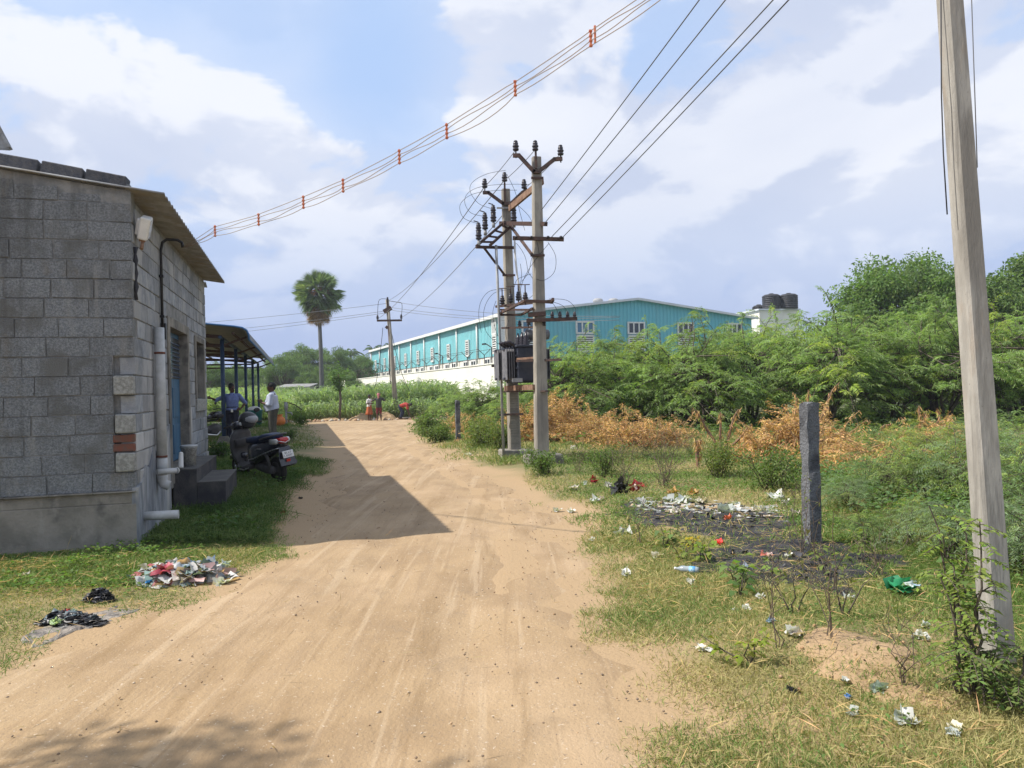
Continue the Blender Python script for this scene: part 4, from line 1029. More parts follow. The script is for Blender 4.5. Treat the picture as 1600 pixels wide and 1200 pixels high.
# cast recess panel with horizontal form marks on the left pole
m = MB(); Rm = Matrix.Rotation(R(14), 3, 'Z')
for k in range(44):
    z = .16+k*.055+rb.uniform(-.006, .006)
    if z > 2.5: break
    c = bL.lerp(tL, z/6.1); m.box(Vector((c.x, c.y, z))+Rm @ Vector((0, -.10-.002+z*.004, 0)), (.20-z*.012, .012, .040+rb.uniform(-.006, .006)), Rm)
MT['formmark'] = mat('formmark', (.25, .235, .20), (.20, .19, .165), scale=12, bump=.5, bscale=70, island=.12)
m.build('form_panel', 'formmark', poleL)
# concrete pads
for (b, lab) in ((bR, 1), (bL, 2)):
    m = MB(); g0 = float(gh(b.x, b.y)); n0 = len(m.v)
    m.box((b.x+.03, b.y, g0+.03), (.72, .62, .30), Rm, .94)
    for i in range(len(m.v)): m.v[i] = tuple(a+rb.uniform(-.025, .025) for a in m.v[i])
    m.build('footing', 'plaster', dp, bevel=.04)
def bar(name, pts, d, w, h, mt='rust', par=dp):
    m = MB(); P = [px(u, v, dd) for (u, v), dd in zip(pts, d if isinstance(d, (list, tuple)) else [d]*len(pts))]
    for a, b in zip(P[:-1], P[1:]):
        u = (b-a).normalized(); m.beam(a-u*w*.3, b+u*w*.3, w*.84, h*.84)
    return m.build(name, mt, par)
def insulator(pos, s=1., par=dp, stem=.12, up=UZ):
    pos = Vector(pos); q = Vector(up).to_track_quat('Z', 'Y').to_matrix(); m = MB()
    m.lathe(pos, [(.02*s, 0), (.055*s, .01*s), (.065*s, .04*s), (.04*s, .06*s), (.06*s, .075*s), (.068*s, .10*s), (.045*s, .12*s), (.052*s, .135*s), (.05*s, .165*s), (.03*s, .175*s), (.045*s, .19*s), (.03*s, .21*s), (.01*s, .215*s)], 12, q)
    o = m.build('insulator', 'porcelain', par)
    m = MB(); m.tube([pos-Vector(up)*stem, pos+Vector(up)*.02], .014*s, 6); m.build('pin', 'rustdark', o)
    return o
# top cross arms (V shaped)
bar('cross_arm', [(803, 243), (811, 243), (834, 268), (842, 268), (866, 249), (877, 248)], DR-.12, .075, .085, 'rust')
bar('cross_arm', [(756, 301), (763, 301), (786, 318), (798, 318), (816, 301), (823, 297)], DL-.12, .075, .08, 'rust')
for (u, v, d) in ((806, 236, DR-.12), (836.5, 236, DR-.12), (876, 243, DR-.12), (757.5, 294, DL-.12), (788.5, 284, DL-.12), (819, 295, DL-.12)):
    insulator(px(u, v, d), 1.0, stem=.14)
bar('top_stem', [(838, 262), (837, 238)], DR-.12, .06, .05, 'rust'); bar('top_stem', [(789, 316), (788.5, 287)], DL-.12, .055, .05, 'rustdark')
bar('clamp', [(831, 278), (848, 278)], DR-.12, .05, .05, 'rustdark'); bar('clamp', [(777, 325), (800, 325)], DL-.12, .04, .04, 'galv')
bar('tie_channel', [(797, 325), (847, 283)], [DL-.15, DR+.15], .07, .16, 'rustlight')
# upper beam between the poles, isolator frame hanging out to the left
bar('cross_beam', [(783, 349), (852, 350)], [DL-.16, DR-.16], .09, .10, 'rustdark')
bar('switch_rail', [(788, 347), (745, 384)], [DL-.25, DL-.75], .05, .06, 'rust'); bar('switch_rail', [(798, 354), (766, 383)], [DL-.25, DL-.75], .05, .06, 'rustdark')
for t in (.12, .36, .6, .84):
    a = px(788, 347, DL-.25).lerp(px(745, 384, DL-.75), t); b = px(798, 354, DL-.25).lerp(px(766, 383, DL-.75), t)
    m = MB(); m.beam(a, b, .035, .04); m.build('switch_rung', 'rustdark', dp)
bar('cross_beam', [(745, 386), (803, 387)], [DL-.75, DL-.18], .06, .07, 'rustdark')
for (u, v, d) in ((771, 344, DL-.45), (758, 356, DL-.6), (748, 372, DL-.74), (803, 344, DL-.2)):
    p = px(u, v, d); insulator(p-UZ*.04, 1.05, stem=.02)
    insulator(p+UZ*.13, .95, stem=.06)
    m = MB(); m.tube([p-UZ*.16, p-UZ*.05], .035, 8); m.build('insulator_cap', 'galv', dp)
    m = MB(); m.tube([p+UZ*.34, p+UZ*.36+Vector((-.10, -.02, .01))], .012, 6); m.build('contact_arm', 'wiredark', dp)
bar('clamp', [(786, 430), (804, 430)], DL-.13, .05, .05, 'rust'); bar('brace', [(757, 388), (788, 429)], [DL-.6, DL-.14], .045, .045, 'rust')
bar('clamp', [(830, 399), (850, 399)], DR-.13, .05, .05, 'rust'); bar('brace', [(797, 352), (832, 399)], [DL-.2, DR-.13], .055, .055, 'rust')
bar('cross_arm', [(803, 372), (879, 374)], DR-.16, .085, .085, 'rustdark')
for u in (806, 830, 856, 876): insulator(px(u, 372.5, DR-.22)-Vector((0, .05, 0)), .5, up=Vector((0, -1, 0)), stem=.04)
# fuse frame
bar('fuse_frame', [(776, 479), (862, 470)], [DL-.2, DR+.25], .06, .06, 'rustdark'); bar('fuse_frame', [(780, 484), (850, 484)], [DL-.2, DR+.3], .05, .05, 'rustdark')
bar('fuse_frame', [(779, 492), (814, 492), (832, 482)], [DL-.3, DL-.35, DR-.1], .05, .05, 'rust'); bar('fuse_frame', [(780, 490), (822, 469)], [DL-.25, DR-.05], .06, .06, 'rust')
bar('fuse_frame', [(820, 470), (862, 472), (864, 468)], [DR-.16, DR-.18, DR-.3], .06, .07, 'rustdark')
for (u, v, d) in ((785, 476, DL-.25), (798, 473, DL-.28), (810, 470, DL-.4), (821, 472, DR+.3)):
    p = px(u, v, d); insulator(p, .95, stem=.06)
    m = MB(); m.tube([p+UZ*.2, p+UZ*.36], .012, 6); m.tube([p+UZ*.36-Vector((.1, 0, 0)), p+UZ*.36+Vector((.1, 0, 0))], .01, 6); m.build('fuse_holder', 'rustdark', dp)
bar('cross_arm', [(824, 501), (900, 498)], DR-.17, .07, .08, 'rustdark')
for u in (863, 875, 887, 898): insulator(px(u, 497, DR-.17), .62, stem=.05)
bar('clamp', [(828, 492), (850, 490)], DR-.15, .12, .10, 'rustdark'); bar('cross_arm', [(785, 512.5), (848, 511)], [DL-.17, DR+.2], .05, .05, 'rustdark')
for (u, v, d) in ((812, 510, DL-.4), (826, 507, DR+.1), (850, 508, DR-.05)): insulator(px(u, v, d)+UZ*-.02, .7, stem=.05)
# platform and belting channels
bar('platform_channel', [(791, 607), (834, 605)], [DL-.28, DR-.05], .10, .13, 'rustlight'); bar('platform_channel', [(789, 612), (854, 611)], [DL-.3, DR-.2], .12, .035, 'rust')
bar('platform_channel', [(793, 606), (853, 604)], [DL+.28, DR+.35], .10, .13, 'rust')
bar('belting_channel', [(808, 564), (876, 562)], [DR+.15, DR-.16], .06, .055, 'rust'); bar('belting_channel', [(809, 561), (834, 559)], [DR+.35, DR+.05], .05, .05, 'rustlight'); bar('belting_channel', [(769, 572), (806, 570)], [DL-.15, DL-.14], .06, .06, 'rust')
bar('clamp', [(781, 648), (817, 647)], DL-.16, .05, .055, 'rust')
m = MB(); P = [px(775, 383, DL-.55), px(779, 480, DL-.45), px(782, 560, DL-.4), px(786, 668, DL-.35)]; P[-1].z = -.1
m.tube(P, .030, 8); m.build('earth_pipe', 'galv', dp)
m = MB(); m.tube([px(804, 372, DL-.3), px(805, 400, DL-.3), px(808, 430, DL-.35), px(815, 470, DL-.4)], .022, 8); m.build('cable_pipe', 'white', dp)
def jump(pts, d, r=.0048, par=dp, name='jumper_wire', mt='wiredark'):
    P = [px(u, v, d if not isinstance(d, (list, tuple)) else d[i]) for i, (u, v) in enumerate(pts)]
    out = []                                # Catmull-Rom
    Q_ = [P[0]] + P + [P[-1]]
    for i in range(1, len(Q_)-2):
        for t in np.linspace(0, 1, 7)[:-1]:
            a, b, c, e = Q_[i-1], Q_[i], Q_[i+1], Q_[i+2]
            out.append(.5*((2*b) + (c-a)*t + (2*a-5*b+4*c-e)*t*t + (3*b-a-3*c+e)*t**3))
    out.append(P[-1]); m = MB(); m.tube(out, r, 5); return m.build(name, mt, par)
dm = DL-.3
jump([(790, 266), (760, 272), (738, 285), (735, 300), (748, 318), (768, 326)], dm)
jump([(828, 288), (790, 288), (755, 291), (733, 300), (726, 315), (735, 332), (755, 338)], dm)
jump([(808, 297), (770, 298), (737, 304), (719, 320), (724, 340), (745, 349)], dm)
jump([(792, 272), (805, 300), (812, 330), (820, 360)], dm); jump([(806, 318), (828, 340), (838, 372), (843, 400)], [DL-.3, DL-.5, DR, DR-.1])
jump([(803, 395), (806, 380), (820, 400), (825, 425)], DL-.3); jump([(825, 425), (835, 440), (838, 455), (822, 470)], DR+.2)
jump([(856, 378), (868, 400), (866, 425), (850, 438), (838, 436)], DR-.1); jump([(858, 380), (830, 415), (815, 445), (812, 470)], DR-.1)
jump([(785, 452), (765, 455), (752, 470), (748, 492), (752, 520)], DL-.4); jump([(798, 452), (772, 458), (758, 478), (756, 500), (762, 522), (788, 545)], DL-.4); jump([(775, 470), (770, 490), (776, 520), (792, 545)], DL-.4)
jump([(858, 467), (885, 469), (899, 482), (897, 494)], DR-.2); jump([(862, 471), (878, 477), (886, 486), (886, 492)], DR-.2); jump([(864, 474), (869, 482), (873, 493)], DR-.2)
jump([(815, 440), (826, 425), (832, 400), (845, 380)], DR); jump([(813, 412), (815, 430), (812, 450)], DR+.3); jump([(800, 468), (806, 440), (818, 432), (830, 428)], DR+.3); jump([(795, 500), (790, 520), (796, 545)], DL-.45)

# ---- transformer resting on the platform
tc_ = px(818, 603, 15.75); tz = 1.72
tf = empty('transformer', (tc_.x, tc_.y, tz), 'dark grey oil transformer with cooling fins resting between the two poles', 'transformer', None, math.atan2(bR.y-bL.y, bR.x-bL.x))
T = lambda x, y, z: Vector((x, y, z))
def TB(m, n, mt, par=tf, **k): return m.build(n, mt, par, local=True, **k)
ML = wm(tf)
m = MB(); m.box((0, 0, .38), (.95, .55, .70)); m.box((0, 0, .755), (1.02, .62, .05)); m.box((0, 0, .02), (.85, .5, .05)); TB(m, 'tank', 'trafo', bevel=.015)
m = MB(); m.box((0, -.29, .56), (.93, .03, .04)); m.box((0, -.29, .30), (.93, .03, .03)); m.box((0, .29, .56), (.93, .03, .04)); TB(m, 'stiffener', 'trafo')
for (x0, y0) in ((.24, -.33), (-.24, -.36)):
    for q in range(4):
        m = MB(); m.box((x0, y0-q*.052, .38), (.34, .016, .64)); TB(m, 'cooling_fin', 'radiator', bevel=.005)
    m = MB(); m.box((x0, y0-.06, .70), (.10, .26, .05)); m.box((x0, y0-.06, .09), (.10, .26, .05)); TB(m, 'fin_header', 'trafo', bevel=.01)
for q in range(4):
    m = MB(); m.box((0, .33+q*.05, .38), (.7, .016, .64)); TB(m, 'cooling_fin', 'radiator', bevel=.005)
for k in range(3):
    m = MB(); b0 = T(-.28+k*.26, .0, .78); m.lathe(b0, [(.06, 0), (.075, .03), (.05, .05), (.075, .08), (.05, .10), (.07, .13), (.045, .15), (.06, .18), (.03, .22), (.015, .30)], 12); TB(m, 'bushing', 'porcelain')
for k in range(4):
    m = MB(); ax = Vector((.1, -.85, .5)).normalized().to_track_quat('Z', 'Y').to_matrix(); m.lathe(T(.34-k*.2, -.27, .76), [(.04, 0), (.055, .03), (.035, .05), (.055, .08), (.03, .11), (.045, .14), (.012, .22)], 10, ax); TB(m, 'bushing', 'porcelain')
m = MB(); AX = Matrix.Rotation(R(90), 3, 'X'); m.lathe(T(.12, .30, 1.02), [(.02, -.26), (.10, -.25), (.11, -.24), (.11, .24), (.10, .25), (.02, .26)], 18, AX); m.tube([T(.10, .0, .78), T(.14, .15, .90), T(.12, .25, .95)], .025, 8); TB(m, 'conservator', 'radiator')
m = MB(); m.box((.49, -.30, .05), (.02, .22, .08)); TB(m, 'rating_plate', 'galv')

# ================================================================== overhead lines
def catenary(a, b, sag, n=22):
    return [a.lerp(b, t)-UZ*sag*4*t*(1-t) for t in np.linspace(0, 1, n)]
def wire(a, b, sag, r, label, group, mt='wire', n=22):
    m = MB(); m.tube(catenary(Vector(a), Vector(b), sag, n), r, 5)
    return tag(m.build('overhead_wire', mt), label, 'wire', group)
def thru(start, u, v, h):                 # the run from start over the point of sky (u,v) where it hangs at height h, carried on past the camera
    r = ray(u, v); q = CAM + r*((h-CAM.z)/r.z); return q
G1 = 'wires running overhead from the twin poles'
lab1 = ['upper right wire climbing steeply from the taller pole top to the sky', 'second wire from the taller pole, just below the steepest one', 'third wire from the taller pole crossarm, upper of the close right pair', 'lowest wire of the close right pair leaving the crossarm end']
for (u0, v0, u1, v1, hh), lb in zip([(846, 328, 1083, 0, 6.3), (850, 350, 1123, 0, 6.25), (862, 370, 1195, 0, 5.9), (878, 372, 1219, 0, 5.85)], lab1):
    a = px(u0, v0, DR-.18); q = thru(a, u1, v1, hh); dvec = q-a
    b = a+dvec*2.4
    wire(a, b, .10, .0085, lb, G1)
# far pole
fb = far(620, 46.8); ft = px(605, 468, 46.8)
fp_ = empty('utility_pole', fb, 'slim leaning concrete utility pole beside the crop field', 'utility pole')
m = MB(); m.tube([fb-UZ*.3, ft], [.17, .11], 8); m.build('pole', 'concrete', fp_)
FD = 46.6
bar('cross_arm', [(590, 501), (627, 500.5)], FD, .14, .14, 'rustdark', fp_)
for (u, v) in ((590, 499), (627, 498)): insulator(px(u, v, FD), 1.3, fp_, stem=.05)
bar('top_stem', [(606, 480), (605, 470)], FD, .12, .12, 'rustdark', fp_); insulator(px(605.5, 471, FD), 1.3, fp_, stem=.1)
bar('bracket', [(602, 486), (609, 482)], FD, .35, .3, 'rustdark', fp_)
bar('switch_handle', [(604, 512), (605, 511)], FD, .2, .2, 'rustdark', fp_)
m = MB(); m.tube([px(607, 510, FD-.1), px(610, 600, FD-.1)], .03, 6); m.build('earth_wire', 'rustdark', fp_)
for (pts) in ([(598, 512), (597, 525), (590, 585), (585, 606)], [(610, 512), (625, 575), (640, 612)]):
    jump(pts, FD+1.0, .018, fp_, 'stay_wire')
jump([(590, 497), (592, 470), (603, 467)], FD, .016, fp_); jump([(627, 496), (628, 475), (620, 472), (607, 470)], FD, .016, fp_)
G2 = 'wires from the twin poles to the slim field pole'
for (u0, v0, d0, u1, v1, lb) in ((757, 292, DL-.12, 592, 497, 'left wire from the twin poles down to the field pole'), (788, 282, DL-.12, 606, 470, 'middle wire from the twin poles down to the field pole'), (820, 294, DL-.12, 627, 496, 'right wire from the twin poles down to the field pole')):
    wire(px(u0, v0, d0), px(u1, v1, FD), .35, .011, lb, G2)
for (u0, v0, u1, v1, lb) in ((806, 234, 757, 292, 'wire from left top insulator of the taller pole to the shorter pole'), (836, 234, 788, 282, 'wire from centre top insulator of the taller pole to the shorter pole'), (876, 240, 820, 294, 'wire from right top insulator of the taller pole to the shorter pole')):
    wire(px(u0, v0, DR-.12), px(u1, v1, DL-.12), .03, .0075, lb, 'short wires joining the two pole tops', n=6)
G3 = 'wires along the far field'
for k, (u0, v0, v1, lb) in enumerate(((605, 474, 500, 'topmost thin wire running left from the field pole behind the palm'), (602, 486, 515, 'middle thin wire running left from the field pole behind the palm'), (602, 489, 521, 'lowest thin wire running left from the field pole behind the palm'))):
    a = px(u0, v0, FD); b = px(330, v1, 52); wire(a, a+(b-a)*1.6, .15, .013, lb, G3)
for k, (u0, v0, v1, lb) in enumerate(((606, 470, 482, 'topmost thin wire running right from the field pole across the warehouse'), (608, 480, 488, 'middle thin wire running right from the field pole across the warehouse'), (608, 484, 492, 'lowest thin wire running right from the field pole across the warehouse'))):
    a = px(u0, v0, FD); b = px(788, v1, 40); wire(a, a+(b-a)*1.75, .3, .012, lb, G3)

# ================================================================== near pole on the right
nb = gzt(1562, 1036); nb.z -= .12
ntp = px(1484, 0, nb.y+.12); n_dir = (ntp-nb); ntop = nb + n_dir*(7.6/n_dir.z)
npo = empty('concrete_pole', nb, 'tall square concrete pole rising out of frame on the right verge', 'utility pole')
taperpole('shaft', npo, nb, ntop, .140, .118, .074, .070, 'pole_near', R(8))
# black cable lying at its foot and up its back
jj = lambda P, r: (lambda m: (m.tube(P, r, 7), m)[1])(MB())
c0 = nb + Vector((.02, -.13, .12))
pts = [nb+Vector((-.16, -.10, .42)), nb+Vector((-.10, -.13, .40)), nb+Vector((-.12, -.16, .30)), nb+Vector((.0, -.17, .22)), nb+Vector((.08, -.18, .18)), nb+Vector((.17, -.16, .16)), nb+Vector((.26, -.12, .13))]
lp = [nb+Vector((.15+.075*math.cos(a), -.17+.03*math.sin(a), .125+.035*math.sin(a))) for a in np.linspace(0, 12, 36)]
m = jj(pts, .007); m.tube(lp, .007, 6)
tag(m.build('black_cable', 'wiredark'), 'loose loop of black cable at the foot of the near pole', 'cable')
ta = px(1474, 215, nb.y+.1); jw = [px(1470, -40, nb.y+.1), px(1471, 150, nb.y+.06), px(1474, 240, nb.y+.06), px(1480, 335, nb.y+.05)]
m = jj(jw, .0035); m.build('earth_wire', 'wiredark', npo)
wire(px(1514, -30, nb.y+.3)+UZ*2, px(1527, 262, nb.y+.3), .0, .003, 'single thin wire hanging beside the near concrete pole', None, n=6)

# service cable from the house to the near pole
A0 = bp(1.51, .28, 3.47)
Bq = nb + n_dir*(5.25/n_dir.z)
sc_ = empty('service_cable', A0, 'four strand service cable with orange spacers crossing the sky from the house', 'cable')
sp_px = [(336, 361), (404, 343), (474, 316), (536, 290), (624, 245), (698, 205), (805, 138), (923, 60)]
def plane_pt(u, v):
    n = (Bq-A0).cross(UZ); r = ray(u, v); t = (A0-CAM).dot(n)/r.dot(n); return CAM+r*t
knots = [A0] + [plane_pt(*p) for p in sp_px] + [plane_pt(1030, -12), Bq]
for k, off in enumerate((.055, .018, -.018, -.055)):
    pts = []
    for i in range(len(knots)-1):
        a, b = knots[i], knots[i+1]; sg = [.05, .02, .06, .03, .05, .03, .03, .04, .02, .05][i % 10]*[.10, .55, 1.0, 1.35][k]*(1+.5*math.sin(i*2.7+k*1.9))
        if i == 6 and k == 3: sg = .14
        for t in np.linspace(0, 1, 9)[:-1]:
            f = 1 if i > 0 else t
            pts.append(a.lerp(b, t)+UZ*(off*f+.012*math.sin(t*6.28)*math.sin(i*3.1+k*2.3)*(k > 0) - sg*4*t*(1-t)*(b-a).length/1.3*.6) + Vector((0, .01*math.sin(i*2+k), 0)))
    pts.append(knots[-1]); m = MB(); m.tube(pts, .0036, 5); m.build('strand', 'cablewire', sc_)
for i, q in enumerate(knots[1:9]):
    hgt = .14 if i < 6 else .13
    m = MB(); m.box(q, (.016, .016, hgt)); 
    for z in (-.055, -.018, .018, .055): m.box(q+UZ*z, (.026, .026, .014))
    if i == 7: m.box(q+Vector((.03, -.02, .02)), (.016, .016, hgt))
    m.build('spacer', 'spacer', sc_, bevel=.003)

# stone posts
def stone_post(u, v, h, w, label, lean=0., vis=None):
    b = gzt(u, v); m = MB(); rows = 14; n0 = 0; r_ = random.Random(int(u))
    rings = []
    for i in range(rows+1):
        z = -.2+(h+.2)*i/rows; ring = []
        for (a, d) in ((-.5, -.4), (0, -.43), (.5, -.4), (.52, 0), (.5, .4), (0, .42), (-.5, .4), (-.51, 0)):
            ring.append(b+Vector((a*w+r_.uniform(-.009, .009)+lean*z, d*w+r_.uniform(-.009, .009), z+(r_.uniform(-.015, .015) if i == rows else 0))))
        rot = Matrix.Rotation(R(18), 3, 'Z'); rings.append([b+rot @ (p-b) for p in ring])
    m.loft(rings, smooth=False); return tag(m.build('stone_post', 'darkstone'), label, 'stone post')
stone_post(1270, 852, 1.32, .128, 'rough dark granite post standing by the burnt rubbish ground')
stone_post(716, 690, 1.22, .13, 'small distant grey stone post in the verge left of the twin poles')
# ================================================================== warehouse
WD = Vector((-.3783, .9257, 0)); WG = Vector((.9257, .3783, 0))      # along the long side, along the gable
W0_ = Vector((px(785, 500, 72).x, 72., 0)); WL, WW, EV, RD = 63., 30.4, 8.95, 10.75; PB = 4.9
wh = empty('warehouse', W0_, 'long turquoise corrugated metal warehouse with white trim and louvres', 'warehouse')
MW = Matrix((WD, WG, UZ)).transposed()
def wp(a, b, z): return W0_ + WD*a + WG*b + UZ*z
def corr(name, c1, c2):
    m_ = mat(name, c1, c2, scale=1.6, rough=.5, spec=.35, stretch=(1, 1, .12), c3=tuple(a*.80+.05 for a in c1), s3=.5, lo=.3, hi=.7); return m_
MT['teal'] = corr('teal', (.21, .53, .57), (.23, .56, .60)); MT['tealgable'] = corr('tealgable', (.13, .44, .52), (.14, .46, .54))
def corrugated(name, p0, du, L, zf, z0, m, n_out, par, pitch=.45, dep=.07):
    mb = MB(); n = int(L/pitch); vs = []; fs = []
    prof = ((0, 0), (.30, 0), (.42, 1), (.88, 1))
    us = []
    for i in range(n):
        for (f, h) in prof: us.append(((i+f)*pitch, h*dep))
    us.append((L, 0))
    for (u, h) in us:
        u = min(u, L); q = p0 + du*u + n_out*h
        vs.append(q+UZ*z0); vs.append(q+UZ*zf(u))
    for i in range(len(us)-1): fs.append((2*i, 2*i+2, 2*i+3, 2*i+1))
    mb.add(vs, fs); return mb.build(name, m, par)
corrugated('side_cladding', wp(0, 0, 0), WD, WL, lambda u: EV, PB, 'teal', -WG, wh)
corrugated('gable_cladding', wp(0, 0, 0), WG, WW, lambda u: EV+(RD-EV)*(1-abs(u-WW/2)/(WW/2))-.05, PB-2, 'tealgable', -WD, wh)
m = MB(); m.box(wp(WL/2, WW/2, PB/2), (WL-.1, WW-.1, PB), MW); wbase = m.build('base_wall', 'whitewall', wh)
m = MB(); m.box(wp(WL/2, WW-.1, EV/2+1), (WL-.4, .2, EV-2), MW); m.box(wp(WL-.1, WW/2, EV/2+1), (.2, WW-.4, EV-2), MW); m.build('rear_cladding', 'teal', wh)
def quadslab(mb, a, b, c, d, th=.08):
    vs = [a, b, c, d]; v2 = [v-UZ*th for v in vs]; mb.add(vs+v2, [(0, 1, 2, 3), (7, 6, 5, 4), (0, 4, 5, 1), (1, 5, 6, 2), (2, 6, 7, 3), (3, 7, 4, 0)])
m = MB(); o = .5
sl_ = (RD-EV)/(WW/2)
quadslab(m, wp(-o, -o, EV-o*sl_+.05), wp(WL+o, -o, EV-o*sl_+.05), wp(WL+o, WW/2, RD+.05), wp(-o, WW/2, RD+.05), .14)
quadslab(m, wp(-o, WW/2, RD+.05), wp(WL+o, WW/2, RD+.05), wp(WL+o, WW+o, EV-o*sl_+.05), wp(-o, WW+o, EV-o*sl_+.05), .14)
m.build('roof', 'roofwhite', wh)
m = MB(); m.box(wp(WL/2, -.42, EV-.16), (WL+1, .22, .34), MW); m.build('gutter', 'white', wh)
for a, b in ((0, WW/2), (WW, WW/2)):
    m = MB(); z = EV if a in (0, WW) else RD
    m.beam(wp(-.56, a+(-.5 if a == 0 else .5), EV-.5*sl_-.05), wp(-.56, b, RD-.05), .06, .24); m.build('verge_trim', 'roofwhite', wh)
m = MB(); m.box(wp(-.16, -.16, (EV+PB)/2-.6), (.5, .5, EV-PB+1.2), MW); m.build('corner_trim', 'white', wh)
nb_ = 9; bay = WL/nb_
for i in range(1, nb_+1):
    m = MB(); m.tube([wp(i*bay, -.20, PB-.6), wp(i*bay, -.20, EV-.2)], .10, 8); m.build('downpipe', 'white', wh)
def louvre(c, du, wd, ht, out_, n=9, par=wh):
    m = MB(); Mx = Matrix((du, out_, UZ)).transposed()
    for s_ in (-1, 1): m.box(c+du*s_*(wd/2), (.12, .14, ht), Mx); m.box(c+UZ*s_*ht/2, (wd+.12, .14, .10), Mx)
    f = m.build('louvre', 'white', par)
    m = MB(); m.box(c+out_*-.03, (wd, .02, ht), Mx); m.build('opening', 'black', f)
    m = MB()
    for k in range(n): m.box(c+UZ*(-ht/2+ht*(k+.5)/n), (wd, .10, ht/n*.42), Mx @ Matrix.Rotation(R(35), 3, 'X'))
    m.build('slat', 'white', f); return f
def window(c, du, wd, ht, out_, panes, glass='glassdark', par=wh):
    m = MB(); Mx = Matrix((du, out_, UZ)).transposed()
    for s_ in (-1, 1): m.box(c+du*s_*(wd/2), (.16, .16, ht+.16), Mx); m.box(c+UZ*s_*ht/2, (wd, .16, .16), Mx)
    for k in range(1, panes): m.box(c+du*(-wd/2+wd*k/panes), (.14, .15, ht), Mx)
    f = m.build('window', 'white', par)
    m = MB(); m.box(c+out_*-.02, (wd, .04, ht), Mx); m.build('pane', glass, f); return f
for i in range(nb_): louvre(wp((i+.47)*bay if i else 1.85, -.17, 6.15 if i else 6.05), WD, 1.05, 1.75 if i else 1.8, -WG, 8)
window(wp(1.85, -.17, 7.85), WD, 1.1, 1.5, -WG, 4)
def gable_b(u): r = ray(u, 510); q = W0_-CAM; d = r.x*WG.y-r.y*WG.x; t = (q.x*WG.y-q.y*WG.x)/d; P = CAM+r*t; return (P-W0_).dot(WG)
for k, u in enumerate((826, 913, 993, 1070, 1146)):
    b = gable_b(u); window(wp(-.14, b, 7.65), WG, 1.95 if k else 1.5, 1.15, -WD, 3 if k else 2, 'glassblue' if k in (0, 1) else 'glassdark')
    louvre(wp(-.14, b, 6.0), WG, 1.9, 1.7, -WD, 8)
for i in range(nb_):
    for q in (.25, .62): window(wp((i+q)*bay, -.0, 4.35), WD, 1.5, .75, -WG, 2, 'glassdark', wbase)
for bq in (14.0, 16.0):
    m = MB(); m.lathe(wp(6, bq, EV+sl_*min(bq, WW-bq)), [(.3, -.2), (.3, .4), (.55, .5), (.6, .68), (.42, .86), (.12, .92)], 14); m.build('roof_vent', 'galv', wh)
# low annex at the far end
an = empty('annex', wp(WL+2, 0, 0), 'small turquoise lean-to annex at the far end of the warehouse', 'annex')
m = MB(); m.prism([(0, 0), (5, 0), (5, 5.6), (0, 7.2)], WD, UZ, wp(WL+.5, 1.2, 0), WG*8); m.build('cladding', 'teal', an)
m = MB(); quadslab(m, wp(WL+.3, .9, 7.35), wp(WL+6, .9, 5.6), wp(WL+6, 9.5, 5.6), wp(WL+.3, 9.5, 7.35), .12); m.build('roof', 'roofwhite', an)
# compound wall with barbed wire arms
CW0 = W0_ - WG*6.0 - WD*14; cz = 3.55
cw = empty('compound_wall', CW0, 'long white compound wall topped with barbed wire below the warehouse', 'wall')
def cp(a, z): return CW0 + WD*a + UZ*z
m = MB(); Lc = 90; m.box(cp(Lc/2, cz/2-.4), (Lc, .3, cz+.8), MW); m.build('masonry', 'whitewall', cw)
m = MB(); m.box(cp(Lc/2, cz+.04), (Lc, .42, .09), MW); m.build('coping', 'whitewall', cw)
arms = []
a = 3.
while a < Lc-2:
    m = MB(); p = cp(a, cz+.05); m.tube([p, p+UZ*.75], .03, 6); m.tube([p+UZ*.75, p+UZ*1.25-WG*.55], .026, 6); m.tube([p+UZ*.75, p+UZ*1.25+WG*.55], .026, 6); m.build('wire_arm', 'rustdark', cw); a += 4.3
for (oz, og) in ((.5, 0), (1.22, -.52), (1.22, .52)):
    m = MB(); m.tube([cp(3, cz+.05+oz)+WG*og, cp(Lc-4, cz+.05+oz)+WG*og], .014, 4); m.build('barbed_wire', 'rustdark', cw)
for k, (u, d) in enumerate(((769, 70), (598, 112), (692, 86))):
    q = px(u, 575, d); q = Vector((q.x, q.y, cz)); sl2 = empty('yard_lamp', q, ['black yard lamp on a stalk beside the nearest white louvre', 'far small yard lamp above the left end of the wall', 'black yard lamp on the wall midway along the warehouse'][k], 'lamp', 'yard lamps on the compound wall')
    m = MB(); m.tube([q, q+UZ*2.0, q+UZ*2.3-WG*.5], .05, 6); m.build('stalk', 'rustdark', sl2)
    m = MB(); m.box(q+UZ*2.32-WG*.75, (.6, .25, .14), MW); m.build('lamp_head', 'black', sl2)
# grey sheet fence and green net left of the wall end
q = px(553, 590, 126); m = MB(); m.box(Vector((q.x-.8, q.y, 2.2)), (5.5, .1, 4.2), MW)
tag(m.build('sheet_fence', 'galv'), 'grey sheet metal fence at the far end of the white wall', 'fence')
q = px(566, 588, 122); m = MB(); cmat('netgreen', (.03, .30, .24)); vs = []
for i in range(9):
    for k in range(7): vs.append(Vector((q.x-2+i*.5, q.y+.4*math.sin(i*1.3+k), 1.8+k*.42+.25*math.sin(i*.8))))
fs = [(i*7+k, (i+1)*7+k, (i+1)*7+k+1, i*7+k+1) for i in range(8) for k in range(6)]
m.add(vs, fs, True); o = m.build('green_net', 'netgreen'); o.modifiers.new('thick', 'SOLIDIFY').thickness = .04
tag(o, 'bright green shade net hanging behind the far end of the white wall', 'net')
